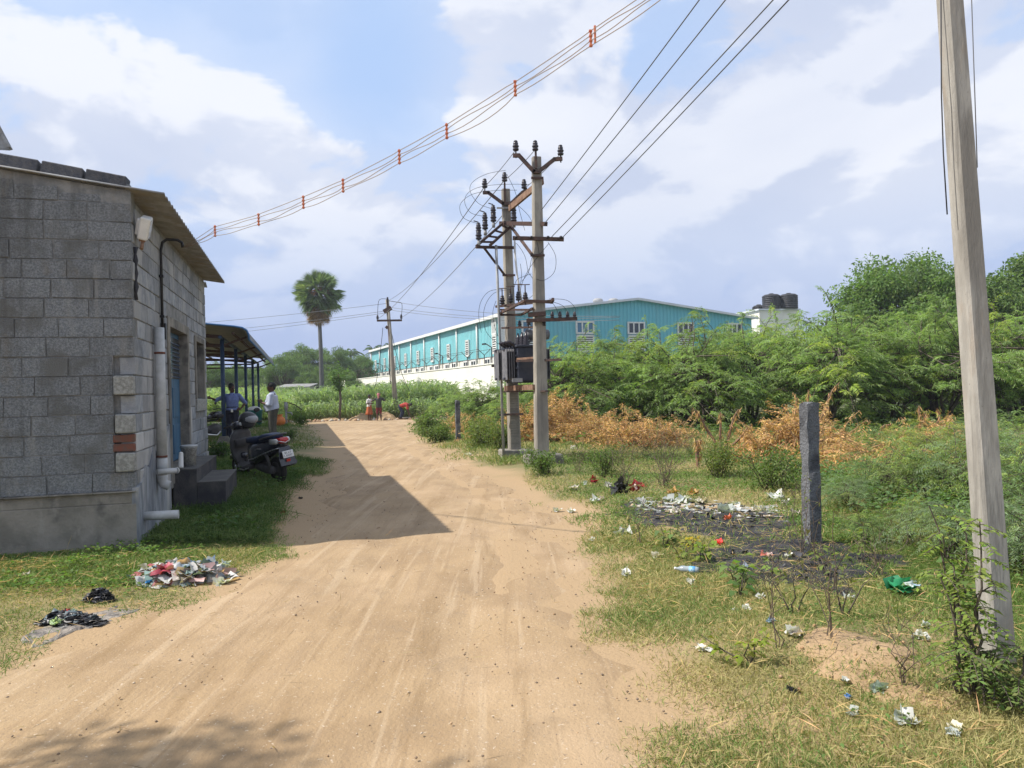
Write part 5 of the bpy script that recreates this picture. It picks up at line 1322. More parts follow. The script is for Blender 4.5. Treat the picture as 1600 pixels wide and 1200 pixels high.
# tank house
tb0 = px(1216, 500, 96); th = empty('tank_house', Vector((tb0.x, tb0.y, 0)), 'white rendered building block carrying black water tanks behind the shrubs', 'building')
zt = 1.6+(597-485)*96/1150
m = MB(); m.box(Vector((tb0.x-.5, tb0.y+3, zt/2)), (5.6, 6, zt), Matrix.Rotation(R(12), 3, 'Z')); m.build('wall', 'whitewall', th)
m = MB(); m.box(Vector((tb0.x-.5, tb0.y+3, zt+.1)), (6.1, 6.5, .2), Matrix.Rotation(R(12), 3, 'Z')); m.build('parapet', 'roofwhite', th)
for (u, s_, dz_, lb) in ((1206, 1, 0, 'left of the two ribbed black water tanks on the white building'), (1233, 1, 0, 'right of the two ribbed black water tanks on the white building'), (1186, .72, -.55, 'small low black water tank at the left edge of the white building')):
    c = px(u, 500, 96.5 if s_ == 1 else 98); c = Vector((c.x, c.y, zt+.2 if s_ == 1 else zt+.2)); r_ = 1.17*s_; H = 1.75*s_ if s_ == 1 else .5
    prof_ = [(r_*.96, 0)]
    for k in range(7): z = H*(k+.2)/7; prof_ += [(r_*.96, z), (r_*1.0, z+H*.03), (r_*1.0, z+H*.085), (r_*.96, z+H*.11)]
    prof_ += [(r_*.95, H), (r_*.75, H+.16), (.30, H+.24), (.30, H+.32), (.02, H+.33)]
    m = MB(); m.lathe(c, prof_, 24); t_ = m.build('water_tank', 'tank')
    tag(t_, lb, 'water tank', 'black water tanks')
# far hut
hp_ = far(466, 92); hut = empty('field_hut', hp_, 'low grey sheet roofed hut beyond the crop field left of the palm trunk', 'hut')
m = MB(); m.box(hp_+UZ*1.2, (3.6, 3, 2.6)); m.build('wall', 'galv', hut)
m = MB(); m.box(hp_+Vector((0, -.3, 2.56)), (4.2, 4.0, .12), Euler((R(6), 0, 0))); m.build('roof', 'asbestos', hut)
# ================================================================== vegetation
def colvar(base, n, var=.25, hue=.12, rng=RNG):
    c = np.array(base)[None, :]*(1+var*(rng.random((n, 1))*2-1)); c = c*(1+hue*(rng.random((n, 3))*2-1)); return np.clip(c, 0, 1)
def tubes_np(segs, n=5):
    """segs: list of (polyline, radii)"""
    m = MB()
    for pts, r in segs: m.tube(pts, r, n, caps=False)
    return m
def segmesh(name, segs, mt, n=5):
    m = tubes_np(segs, n); me = bpy.data.meshes.new(name); me.from_pydata(m.v, [], m.f); me.polygons.foreach_set('use_smooth', m.sm); me.materials.append(MT[mt]); me.update(); return me
def bez(a, b, droop, n=5, rng=None, wob=.0):
    a = np.array(a, float); b = np.array(b, float); t = np.linspace(0, 1, n)[:, None]
    p = a+(b-a)*t; p[:, 2] += (4*t*(1-t))[:, 0]*droop
    if rng is not None: p[1:-1] += rng.normal(size=(n-2, 3))*wob
    return p
def rotz(P, a): c, s = math.cos(a), math.sin(a); return P @ np.array([[c, s, 0], [-s, c, 0], [0, 0, 1]])

def acacia_data(seed, H=3.6, Rr=2.4, nb=104, base=(.225, .315, .12), ntw=9, skirt=.12, ls=1.):
    """feathery thorn shrub: stems fanning from the ground, arching twigs with thin leaflets"""
    rng = np.random.default_rng(seed); segs = []; parts = []
    stems = []
    for k in range(7):
        a = rng.random()*6.283; tip = np.array([math.cos(a)*Rr*.5*rng.uniform(.5, 1.1), math.sin(a)*Rr*.5*rng.uniform(.5, 1.1), H*rng.uniform(.45, .62)])
        p = bez((rng.normal()*.12, rng.normal()*.12, -.1), tip, .15, 6, rng, .06); segs.append((p, list(np.linspace(.06, .03, 6)))); stems.append(p)
    for i in range(nb):
        a = rng.random()*6.283; ph = math.asin(np.clip(skirt+(1-skirt)*rng.random(), 0, 1)) if rng.random() > .3 else rng.uniform(-.25, .3)
        rr = rng.uniform(.62, 1.0); rad = Rr*(1+.22*math.sin(a*3+seed)+.12*math.sin(a*5+2*seed))
        end = np.array([math.cos(a)*math.cos(ph)*rad*rr, math.sin(a)*math.cos(ph)*rad*rr, max(.12, .17*H+math.sin(ph)*H*.80*rr*rng.uniform(.88, 1.12))])
        st = stems[rng.integers(len(stems))]; s0 = st[rng.integers(2, 6)]
        if rng.random() < .16: end = end*np.array([1.12, 1.12, 1.16])
        p = bez(s0, end, .25, 6, rng, .05); segs.append((p, list(np.linspace(.022, .008, 6))))
        clump = 1+.28*(rng.random()-.5)*2; yel = rng.random() < .12
        out = (end-s0); out[2] *= .3; out /= max(np.linalg.norm(out), .01)
        for j in range(ntw):
            t0 = rng.uniform(.45, 1.0); q0 = p[0]+(p[-1]-p[0])*t0; q0 = q0+np.array([0, 0, .25*4*t0*(1-t0)])
            d = out*rng.uniform(.3, 1)+rng.normal(size=3)*.55; d[2] = abs(d[2])*.35+.10; d /= np.linalg.norm(d)
            Lt = rng.uniform(.35, .8); q1 = q0+d*Lt; q1[2] -= Lt*rng.uniform(.15, .5)
            tw = bez(q0, q1, Lt*.18, 5)
            if j % 2 == 0: segs.append((tw[::2], [.006, .005, .003]))
            nl = 17; tt = np.linspace(.12, 1.0, nl); P = np.stack([np.interp(tt, np.linspace(0, 1, 5), tw[:, c]) for c in range(3)], 1)
            tan = nrm(np.gradient(P, axis=0)); side = nrm(np.cross(tan, np.array([0, 0, 1.])+rng.normal(size=3)*.35))
            for sg in (-1, 1):
                D_ = side*sg + tan*.55 + rng.normal(size=(nl, 3))*.22 + np.array([0, 0, -.12])
                c = colvar(np.array(base)*clump*(np.array([1.35, 1.2, .8]) if yel else 1), nl, .22, .08, rng)
                parts.append(leafquads(P, D_, ls*rng.uniform(.09, .17, nl), ls*rng.uniform(.015, .026, nl), c, .18, rng=rng, flat=.72))
    return segs, cat3(parts)
def veg(name, loc, crown_me, trunk_me, label, cat, group=None, rz=0., sc=1., cname='crown', tname='trunk'):
    r = empty(name, loc, label, cat, group, rz); r.scale = (sc, sc, sc) if isinstance(sc, (int, float)) else sc
    if trunk_me: link(tname, trunk_me, r)
    link(cname, crown_me, r); return r
ACV = []
for s_ in range(4):
    sg, (v, q, c) = acacia_data(100+s_); ACV.append((npmesh('crown', v, q, c, 'leaf'), segmesh('trunk', sg, 'trunk', 4)))
def at_u(u, d, z=None):
    r = ray(u, 600); x = r.x/r.y*d; return Vector((x, d, float(gh(x, d)) if z is None else z))
rv = random.Random(21)
GA = 'feathery thorn shrubs in the right hand thicket'
ac = [(905, 24.5, .86, 'feathery shrub directly right of the transformer pole'), (985, 26, .95, 'feathery shrub behind the large straw coloured brush heap'), (1078, 24.2, .95, 'feathery shrub with dark forked trunks showing right of the brush heap'),
      (1175, 26.2, 1.02, 'feathery shrub between the forked trunk shrub and the stone post'), (1285, 24.2, 1.04, 'feathery shrub with bare stems showing just behind the stone post'), (1385, 25.5, 1.03, 'feathery shrub midway between stone post and near pole'),
      (1480, 24.6, 1.02, 'feathery shrub just left of the near concrete pole'), (1585, 25, 1.05, 'feathery shrub just right of the near concrete pole'), (1690, 25, 1.05, 'feathery shrub cut by the right edge of the picture'),
      (880, 31, 0.893, 'taller feathery shrub behind, right of the transformer'), (955, 33, 0.987, 'taller feathery shrub below the first warehouse gable window'), (1040, 32, 1.053, 'taller feathery shrub below the middle gable windows'), (1125, 31, 1.072, 'taller feathery shrub below the last gable window'),
      (1205, 31, 1.128, 'taller feathery shrub below the black water tanks'), (1290, 31, 1.109, 'taller feathery shrub right of the white tank building'), (1370, 31.5, 1.147, 'taller feathery shrub at the foot of the big leafy tree'), (1455, 31, 1.128, 'taller feathery shrub left of the near pole under the big tree'),
      (1545, 31, 1.128, 'taller feathery shrub behind the near pole'), (1640, 32, 1.2, 'taller feathery shrub far right beyond the near pole')]
for i, (u, d, s_, lb) in enumerate(ac):
    c, t = ACV[i % 4]; k = rv.uniform(.96, 1.04)
    veg('thorn_shrub', at_u(u, d), c, t, lb, 'shrub', GA, rv.random()*6.28, (s_*1.1, s_*1.1, s_*k*1.08))
GB = 'feathery shrubs left of the twin poles'
for i, (u, d, s_, lb) in enumerate([(764, 27, .66, 'feathery bush rising just left of the earth pipe'), (735, 31, .62, 'feathery bush between the small stone post and the earth pipe'), (703, 35, .60, 'low feathery bush at the right end of the crop field'), (790, 24, .5, 'feathery bush half hidden behind the left twin pole'), (815, 29, .8, 'feathery bush seen between the twin poles')]):
    c, t = ACV[(i+1) % 4]; veg('thorn_shrub', at_u(u, d), c, t, lb, 'shrub', GB, rv.random()*6.28, s_*.82)

def broad_data(seed, H=9., Rr=4., nclump=60, nleaf=420, leaf=.22, base=(.115, .175, .065), zlo=.30, trunk=.22, clr=.85):
    rng = np.random.default_rng(seed); segs = []; parts = []
    fork = np.array([0, 0, H*.28]); segs.append((bez((0, 0, -.3), fork, 0, 5, rng, .04), list(np.linspace(trunk, trunk*.7, 5))))
    for i in range(nclump):
        a = rng.random()*6.283; sp = rng.uniform(-.5, 1); rr = rng.uniform(.35, 1.0)**.6
        lob = 1+.2*math.sin(2*a+seed)+.15*math.sin(5*a+seed*2)
        c = np.array([math.cos(a)*math.sqrt(1-min(sp*sp, .98))*Rr*rr*lob, math.sin(a)*math.sqrt(1-min(sp*sp, .98))*Rr*rr*lob, H*(zlo+1)/2+sp*H*(1-zlo)/2*rr*.94*(1+.1*math.sin(3*a+seed))])
        p = bez(fork*rng.uniform(.7, 1), c, .3, 5, rng, .12); segs.append((p, list(np.linspace(trunk*.38, .02, 5))))
        cr = rng.uniform(.6, 1.15)*Rr*.26*clr
        n = int(nleaf*(cr/(Rr*.22))**2); d = nrm(rng.normal(size=(n, 3))); rad = cr*rng.random((n, 1))**.45
        P = c+d*rad*np.array([1.15, 1.15, .75])
        D_ = d*.6+rng.normal(size=(n, 3))*.6+np.array([0, 0, -.25])
        col = colvar(np.array(base)*(1+.25*(rng.random()*2-1)), n, .25, .1, rng)
        parts.append(leafquads(P, D_, rng.uniform(.7, 1.2, n)*leaf, rng.uniform(.35, .55, n)*leaf, col, .15, rng=rng, flat=.45))
    return segs, cat3(parts)
BT = []
for s_ in range(3):
    sg, (v, q, c) = broad_data(300+s_); BT.append((npmesh('crown', v, q, c, 'leaf'), segmesh('trunk', sg, 'trunk', 6)))
sg, (v, q, c) = broad_data(320, H=9.4, Rr=5.3, nclump=130, nleaf=430, leaf=.26, base=(.125, .195, .06), zlo=.2)
veg('leafy_tree', at_u(1425, 47), npmesh('crown', v, q, c, 'leaf'), segmesh('trunk', sg, 'trunk', 6), 'big leafy tree rising above the thicket left of the near pole', 'tree', 'leafy trees behind the thicket')
sg, (v, q, c) = broad_data(321, H=9.0, Rr=4.8, nclump=120, nleaf=430, leaf=.26, base=(.12, .185, .058), zlo=.2)
veg('leafy_tree', at_u(1600, 47), npmesh('crown', v, q, c, 'leaf'), segmesh('trunk', sg, 'trunk', 6), 'leafy tree right of the near pole at the picture edge', 'tree', 'leafy trees behind the thicket')
GT = 'dark trees beyond the crop field'
for i, (u, d, h, w_, lb) in enumerate([(345, 100, 6.2, .75, 'dark tree seen through the shed posts at the left'), (378, 112, 6.2, .8, 'dark tree seen between the right hand shed posts'), (412, 118, 6.3, .8, 'low dark tree just right of the shed roof'), (442, 104, 7.4, .8, 'round green tree left of the field hut'), (478, 112, 9.0, 1.05, 'tallest rounded tree left of the palm trunk'),
                                       (522, 114, 8.7, 1.0, 'rounded tree right of the palm trunk'), (552, 118, 8.0, .95, 'dark tree beside the far end of the warehouse'), (500, 98, 5.0, .6, 'low bushy tree behind the palm trunk'), (535, 92, 4.6, .65, 'low pale tree in front of the far trees'), (310, 96, 6.4, .85, 'dark tree behind the block building edge'), (575, 134, 8.2, .9, 'far tree touching the warehouse eave end')]):
    c, t = BT[i % 3]; veg('field_tree', at_u(u, d, -.2), c, t, lb, 'tree', GT, rv.random()*6.28, (w_, w_, h/9.))
# far wood closing the horizon
rng = np.random.default_rng(8); n = 38000; X_ = rng.uniform(-150, 150, n); Y_ = rng.uniform(175, 190, n); top = 5+4.5*fbm(X_*.09, X_*0+2, 4)
Pz = rng.random(n)**.7*top; v, q, c = leafquads(np.stack([X_, Y_, Pz-.3], 1), rng.normal(size=(n, 3)), 1.0, .6, colvar((.11, .15, .07), n, .3), .1, rng=rng)
tag(link('far_wood', npmesh('far_wood', v, q, c, 'leaf')), kind='stuff')

# tall palmyra palm
def fan(rng, c, d, rad, base, nbl=26, spread=2.1, droop=.12):
    d = d/np.linalg.norm(d); up = np.array([0, 0, 1.]); s = np.cross(d, up); s /= max(np.linalg.norm(s), 1e-6); 
    if np.linalg.norm(np.cross(d, up)) < .05: s = np.array([1., 0, 0])
    ra_ = rng.uniform(-1.1, 1.1); s = s*math.cos(ra_)+np.cross(d, s)*math.sin(ra_); n_ = np.cross(s, d); a = np.linspace(-spread, spread, nbl)
    D_ = np.cos(a)[:, None]*d + np.sin(a)[:, None]*s + n_*(.12*np.cos(a*3))[:, None]
    L = rad*(.72+.28*np.cos(a*.55))
    return leafquads(np.repeat(c[None], nbl, 0), D_, L, .105*rad/.9, colvar(base, nbl, .2, .06, rng), droop, jit=.15, rng=rng)
pb_ = at_u(503, 76, -.3); ph_ = px(497, 455, 76); PH = ph_.z-pb_.z
pt = empty('palmyra_palm', pb_, 'tall fan palm with round crown and brown dead skirt in the field', 'palm')
top_ = Vector((ph_.x, ph_.y, ph_.z))
m = MB(); m.tube([pb_+UZ*-.2, pb_.lerp(top_, .1), pb_.lerp(top_, .5)+Vector((.06, 0, 0)), pb_.lerp(top_, .97)], [.36, .26, .21, .17], 10); m.build('trunk', 'palmtrunk', pt)
rng = np.random.default_rng(77); pr = []; pd = []; pet = []
tl_ = np.array([0, 0, PH-.2]) + np.array([top_.x-pb_.x, 0, 0])
for i in range(54):
    a = i*2.39996; el_ = math.asin(1-1.9*(i+.5)/54); d = np.array([math.cos(a)*math.cos(el_), math.sin(a)*math.cos(el_), math.sin(el_)])
    Lp = rng.uniform(1.2, 1.75); c = tl_+d*Lp; c[2] -= .12*math.cos(el_)
    pr.append(fan(rng, c, d+rng.normal(size=3)*.25, rng.uniform(1.15, 1.5), (.10, .145, .075) if rng.random() > .3 else (.16, .21, .12)))
    pet.append((bez(tl_-np.array([0, 0, .15]), c, .08, 4), [.03, .025, .02, .015]))
for i in range(15):
    a = rng.random()*6.283; d = np.array([math.cos(a)*rng.uniform(.2, 1.1), math.sin(a)*rng.uniform(.2, 1.1), -1.0]); q_ = rng.uniform(.2, .55); c = tl_+np.array([math.cos(a)*q_, math.sin(a)*q_, rng.uniform(-2.5, -1.2)])
    pd.append(fan(rng, c, d, rng.uniform(.9, 1.25), (.27, .17, .09), spread=1.2))
for i in range(12):
    a = rng.random()*6.283; d = np.array([math.cos(a), math.sin(a), .1]); c = tl_+d*rng.uniform(.4, .7)
    pd.append(fan(rng, c, d, rng.uniform(.6, .9), (.30, .15, .08), spread=.9))
v, q, c = cat3(pr); link('crown', npmesh('crown', v, q, c, 'leaf'), pt)
for v, q, c in pd: link('dead_frond', npmesh('dead_frond', v, q, c, 'dryleaf'), pt)
link('leaf_stalks', segmesh('leaf_stalks', pet, 'trunk', 5), pt).name = 'leaf_stalk'
# coconut palms by the warehouse
def coconut(seed, H):
    rng = np.random.default_rng(seed); parts = []; segs = [(bez((0, 0, -.3), (.4, 0, H), 0, 5, rng, .1), [.22, .17, .15, .13, .12])]
    for i in range(20):
        a = i*2.4; L = rng.uniform(2.2, 3.0); e0 = rng.uniform(-.1, 1.2); d = np.array([math.cos(a)*math.cos(e0), math.sin(a)*math.cos(e0), math.sin(e0)]); t = np.linspace(0, 1, 16)[:, None]
        P = np.array([.4, 0, H])+d*L*t; P[:, 2] -= (t[:, 0]**2)*L*.55; segs.append((P[::5], [.03, .025, .02, .012])); tan = nrm(np.gradient(P, axis=0)); sd2 = nrm(np.cross(tan, [0, 0, 1.]))
        for s_ in (-1, 1): parts.append(leafquads(P, sd2*s_*.8+tan*.6+np.array([0, 0, -.45]), .75*(1-.5*t[:, 0]), .10, colvar((.07, .12, .045), 16, .2, .08, rng), .2, jit=.3, rng=rng))
    return segs, cat3(parts)
for i, (u, d, H, lb) in enumerate([(582, 140, 9.6, 'coconut palm head showing left of the slim pole'), (600, 143, 10.2, 'coconut palm head just behind the slim pole'), (546, 132, 8.8, 'coconut palm head above the dark trees left of the warehouse')]):
    sg, (v, q, c) = coconut(500+i, H); veg('coconut_palm', at_u(u, d, -.2), npmesh('crown', v, q, c, 'leaf'), segmesh('trunk', sg, 'trunk', 5), lb, 'palm', 'coconut palms by the warehouse end')
# crop field
def crop(n, y0, y1, seed, hgt=(1.7, 2.5)):
    rng = np.random.default_rng(seed); y = y0+(y1-y0)*rng.random(n)**1.3; x = (-.46+.50*rng.random(n))*y
    keep = (x < -.095*y+.8+.05*(y-48)) & (x > xl(np.minimum(y, 44))-30); x, y = x[keep], y[keep]; k = len(x)
    H = rng.uniform(*hgt, k)*(.55+.75*fbm(x*.18, y*.18, 3)); parts = []; z0 = gh(x, y)
    for lv in (.35, .55, .72, .86, .97):
        a = rng.random(k)*6.283; D_ = np.stack([np.cos(a)*.55, np.sin(a)*.55, rng.uniform(.4, 1.1, k)], 1); L = H*rng.uniform(.32, .5, k)
        P = np.stack([x+rng.normal(size=k)*.06, y+rng.normal(size=k)*.06, z0+H*lv*.75], 1); c = colvar((.26, .34, .175), k, .3, .08, rng)
        M_ = P+nrm(D_)*L[:, None]*.6; parts.append(leafquads(P, D_, L, .07, c, .45, jit=.6, rng=rng))
    parts.append(leafquads(np.stack([x, y, z0], 1), np.stack([rng.normal(size=k)*.08, rng.normal(size=k)*.08, np.ones(k)], 1), H*.8, .05, colvar((.14, .17, .06), k, .3), 0, rng=rng))
    return cat3(parts)
v, q, c = crop(17000, 48.2, 84, 40); tag(link('crop_plants', npmesh('crop_plants', v, q, c, 'leaf')), kind='stuff')
v, q, c = crop(2600, 46.2, 49.5, 41, (.9, 1.5)); tag(link('crop_edge', npmesh('crop_edge', v, q, c, 'leaf')), kind='stuff')
# left part of the field comes nearer, behind the shed posts
def crop2(n, seed):
    rng = np.random.default_rng(seed); y = rng.uniform(41, 50, n); x = rng.uniform(-24, -13.0, n); keep = x < -.30*y+.0; x, y = x[keep], y[keep]; k = len(x); H = rng.uniform(1.2, 1.9, k); parts = []; z0 = gh(x, y)
    for lv in (.2, .4, .6, .8, .95):
        a = rng.random(k)*6.283; D_ = np.stack([np.cos(a)*.6, np.sin(a)*.6, rng.uniform(.3, 1.0, k)], 1)
        parts.append(leafquads(np.stack([x, y, z0+H*lv*.8], 1), D_, H*rng.uniform(.32, .5, k), .075, colvar((.27, .35, .17), k, .3, .08, rng), .45, jit=.6, rng=rng))
    return cat3(parts)
v, q, c = crop2(5200, 42); tag(link('crop_corner', npmesh('crop_corner', v, q, c, 'leaf')), kind='stuff')

# leafy bushes and saplings (broad small leaves)
def bush_data(seed, H=.9, Rr=.7, n=2600, leaf=.07, base=(.10, .16, .045), stems=14):
    rng = np.random.default_rng(seed); segs = []; P = []; D_ = []
    for i in range(stems):
        a = rng.random()*6.283; e = np.array([math.cos(a)*Rr*rng.uniform(.1, 1), math.sin(a)*Rr*rng.uniform(.1, 1), H*rng.uniform(.55, 1.05)])
        p = bez((rng.normal()*.05, rng.normal()*.05, -.05), e, .08, 7, rng, .02); segs.append((p, list(np.linspace(.010, .003, 7))))
        k = n//stems; t = rng.uniform(.18, 1.02, k); q = np.stack([np.interp(t, np.linspace(0, 1, 7), p[:, c]) for c in range(3)], 1); P.append(q+rng.normal(size=(k, 3))*Rr*.14*np.array([1, 1, .7])); D_.append(rng.normal(size=(k, 3))+np.array([0, 0, .2]))
    P = np.concatenate(P); D_ = np.concatenate(D_); P[:, 2] = np.maximum(P[:, 2], .03); k = len(P)
    return segs, leafquads(P, D_, rng.uniform(.6, 1.2, k)*leaf, rng.uniform(.4, .6, k)*leaf, colvar(base, k, .3, .12, rng), .15, rng=rng, flat=.5)
def bush(name, loc, label, cat, group=None, mt='leaf', **k):
    sg, (v, q, c) = bush_data(**k); return veg(name, loc, npmesh('foliage', v, q, c, mt), segmesh('stem', sg, 'trunk', 4), label, cat, group, cname='foliage', tname='stem')
GBU = 'leafy verge bushes'
for i, (u, v_, H, Rr, n, leaf, base, lb) in enumerate([
    (748, 700, .72, .95, 4600, .07, (.15, .19, .06), 'rounded yellow green bush with white litter left of the twin poles'), (690, 690, .45, .8, 2600, .07, (.12, .17, .05), 'low green bush on the lane edge below the small stone post'), (662, 682, .75, .8, 2000, .09, (.13, .19, .06), 'pale bush at the far bend of the lane'),
    (785, 706, .7, .6, 2200, .06, (.13, .17, .05), 'small bush touching the left twin pole footing'), (940, 745, .55, .55, 1500, .05, (.12, .17, .05), 'small green bush left of the bare twiggy shrub'), (1120, 745, .55, .6, 1800, .05, (.14, .18, .05), 'yellowish bush below the dry brown stump'),
    (1205, 765, .6, .8, 2600, .05, (.12, .17, .05), 'green bush behind the litter left of the stone post'), (346, 722, .40, .35, 1100, .06, (.045, .09, .025), 'dark leafy bush between the shed floor and doorstep'), (472, 665, .8, .7, 1600, .09, (.11, .17, .05), 'leafy bush at the lane edge beyond the pale shirted man'),
    (850, 742, .45, .5, 1400, .05, (.11, .17, .045), 'weedy tuft at the right twin pole footing'), (1340, 720, .55, .9, 2600, .05, (.11, .16, .055), 'green bush under the dry branches right of the stone post'), (450, 690, .35, .35, 700, .05, (.06, .11, .03), 'small weed clump on the grass near the pale shirted man')]):
    bush('leafy_bush', gzt(u, v_), lb, 'bush', GBU, seed=600+i, H=H, Rr=Rr, n=n, leaf=leaf, base=base)
# bluish feathery seedlings massed right of the stone post
GS = 'bluish feathery low shrubs right of the stone post'
LOWV = []
for s_ in range(3):
    sg, (v, q, c) = acacia_data(150+s_, H=1.0, Rr=.75, nb=30, base=((.20, .27, .15), (.19, .28, .12), (.23, .29, .11))[s_], ntw=8, skirt=.0, ls=.5); v2 = v.copy(); LOWV.append((sg, v2, q, c))
LOWM = [(npmesh('foliage', v, q, c, 'leaf'), segmesh('stem', [(p*np.array([1, 1, 1]), [r*.35 for r in rr]) for p, rr in sg], 'trunk', 3)) for sg, v, q, c in LOWV]
for i, (u, v_, s_, lb) in enumerate([(1330, 800, .55, 'low feathery shrub nearest the stone post on its right'), (1400, 790, 1.0, 'low feathery shrub in the middle of the bluish patch'), (1470, 790, 1.15, 'low feathery shrub left against the near pole'), (1540, 800, 1.1, 'low feathery shrub behind the near pole'), (1600, 820, 1.0, 'low feathery shrub right of the near pole at the edge'),
                                     (1420, 850, .5, 'front low feathery shrub above the green torn bag'), (1490, 880, .7, 'front low feathery shrub touching the pole base plant'), (1350, 850, .4, 'small feathery shrub beside the burnt branches'), (1440, 735, 1.0, 'low feathery shrub under the dry drooping stalks'), (1520, 730, 1.1, 'low feathery shrub far behind the near pole'), (1590, 740, 1.1, 'low feathery shrub far right below the thicket'), (1380, 735, .8, 'low feathery shrub in front of the straw coloured branches'),
                                     (1625, 900, .8, 'front low feathery shrub at the right picture edge')]):
    c, t = LOWM[i % 3]; veg('low_shrub', gzt(u, v_), c, t, lb, 'shrub', GS, rv.random()*6.28, s_*.70, 'foliage', 'stem')
# pinnate leaved plant climbing in front of the near pole
def pinnate(seed, H, n_st, leaf, base, spread=.35):
    rng = np.random.default_rng(seed); segs = []; parts = []
    for i in range(n_st):
        a = rng.random()*6.283; e = np.array([math.cos(a)*spread*rng.random(), math.sin(a)*spread*.5*rng.random(), H*rng.uniform(.55, 1)]); p = bez((rng.normal()*.03, rng.normal()*.03, -.05), e, .05, 8, rng, .018); segs.append((p, list(np.linspace(.008, .003, 8))))
        for t in np.linspace(.25, 1, 13):
            q = np.array([np.interp(t, np.linspace(0, 1, 8), p[:, c]) for c in range(3)]); a2 = rng.random()*6.283; d = np.array([math.cos(a2), math.sin(a2), .25]); L = rng.uniform(.10, .2)
            tt = np.linspace(.15, 1, 7)[:, None]; P = q+d*L*tt; P[:, 2] -= tt[:, 0]**2*L*.45; segs.append((P[::3], [.003, .002, .002])); s2 = np.cross(d, [0, 0, 1.]); s2 /= np.linalg.norm(s2)
            for sg in (-1, 1): parts.append(leafquads(P, np.repeat((s2*sg+d*.35+np.array([0, 0, -.35]))[None], 7, 0)+rng.normal(size=(7, 3))*.12, leaf*rng.uniform(.8, 1.2, 7), leaf*.48, colvar(base, 7, .25, .12, rng), .15, jit=.2, rng=rng, flat=.4))
    return segs, cat3(parts)
sg, (v, q, c) = pinnate(70, .92, 6, .034, (.20, .27, .06), .30)
q0_ = gzt(1518, 1088); veg('climbing_plant', q0_, npmesh('foliage', v, q, c, 'leaf'), segmesh('stem', sg, 'trunk', 5), 'bright leafy plant growing up in front of the near pole', 'plant', cname='foliage', tname='stem')
sg, (v, q, c) = pinnate(71, .30, 6, .032, (.15, .21, .06), .30)
veg('leafy_plant', gzt(1572, 1105), npmesh('foliage', v, q, c, 'leaf'), segmesh('stem', sg, 'trunk', 5), 'leafy ground plant right of the climbing plant in the corner', 'plant', cname='foliage', tname='stem')
# small broad leaved weeds, each one a plant
def weed(seed, H, n, leaf, base):
    rng = np.random.default_rng(seed); segs = []; P = []; D_ = []
    for i in range(3):
        e = np.array([rng.normal()*.08, rng.normal()*.08, H*rng.uniform(.7, 1)]); p = bez((0, 0, -.03), e, .02, 5, rng, .01); segs.append((p, [.006, .005, .004, .003, .002]))
        t = rng.uniform(.3, 1.0, n//3); P.append(np.stack([np.interp(t, np.linspace(0, 1, 5), p[:, c]) for c in range(3)], 1)); D_.append(np.concatenate([rng.normal(size=(n//3, 2)), rng.uniform(-.1, .5, (n//3, 1))], 1))
    P = np.concatenate(P); D_ = np.concatenate(D_); k = len(P); D_ = nrm(D_)
    return segs, leafquads(P+D_*.03, D_, leaf*rng.uniform(.7, 1.2, k), leaf*.75, colvar(base, k, .2, .1, rng), .45, rng=rng, flat=.8)
GW = 'small broad leaved weeds on the right verge'
for i, (u, v_, H, n, leaf, base, lb) in enumerate([(1100, 880, .24, 30, .075, (.19, .25, .05), 'light green weed just left of the burnt ground tongue'), (1150, 915, .22, 26, .09, (.16, .23, .07), 'broad pale green weed right of the plastic bottle'), (1158, 932, .16, 15, .085, (.08, .14, .04), 'dark broad weed under the pale green weed'), (1085, 862, .16, 24, .05, (.42, .33, .03), 'small weed with yellow flowers by the burnt ground'),
        (1200, 905, .2, 14, .06, (.18, .24, .06), 'thin weed stalk on the burnt ground'), (1170, 1035, .16, 60, .045, (.22, .26, .04), 'yellow green cushion weed in the dry grass'), (1040, 855, .25, 24, .07, (.15, .2, .07), 'pale weed left of the yellow flowering weed'), (1065, 875, .18, 18, .06, (.2, .22, .05), 'yellowish weed in front of the yellow flowering weed'), (1295, 905, .3, 24, .06, (.16, .2, .05), 'leggy weed beside the foot of the stone post'),
        (1345, 880, .32, 26, .06, (.15, .2, .05), 'leggy weed between stone post and green torn bag'), (1240, 960, .28, 18, .05, (.16, .18, .06), 'sparse weed below the burnt ground'), (1320, 965, .34, 20, .05, (.16, .18, .06), 'tall sparse weed left of the pink white scrap'), (1510, 940, .3, 34, .07, (.12, .19, .05), 'weed at the left side of the near pole')]):
    sg, (v, q, c) = weed(800+i, H, n, leaf, base); veg('weed', gzt(u, v_), npmesh('foliage', v, q, c, 'leaf'), segmesh('stem', sg, 'trunk', 4), lb, 'weed', GW, cname='foliage', tname='stem')
# leafless twiggy shrubs
def twiggy(seed, H, n, Rr):
    rng = np.random.default_rng(seed); segs = []; parts = []
    for i in range(n):
        a = rng.random()*6.283; e = np.array([math.cos(a)*Rr*rng.random(), math.sin(a)*Rr*rng.random(), H*rng.uniform(.6, 1)]); p = bez((0, 0, -.05), e, .0, 7, rng, .03); segs.append((p, list(np.linspace(.0038, .0014, 7))))
        for j in range(3):
            q = p[rng.integers(2, 6)]; segs.append((bez(q, q+np.array([rng.normal()*.18, rng.normal()*.18, rng.uniform(.08, .3)])*H*1.2, .02, 4, rng, .015), [.002, .0018, .0015, .001]))
    pts = np.concatenate([p[-2:] for p, r in segs]); k = len(pts)
    parts = leafquads(pts, rng.normal(size=(k, 3)), .035, .018, colvar((.16, .17, .06), k), .2, rng=rng)
    return segs, parts
MT['twig'] = mat('twig', (.15, .11, .08), (.10, .08, .06), scale=30)
GTw = 'bare twiggy shrubs on the right verge'
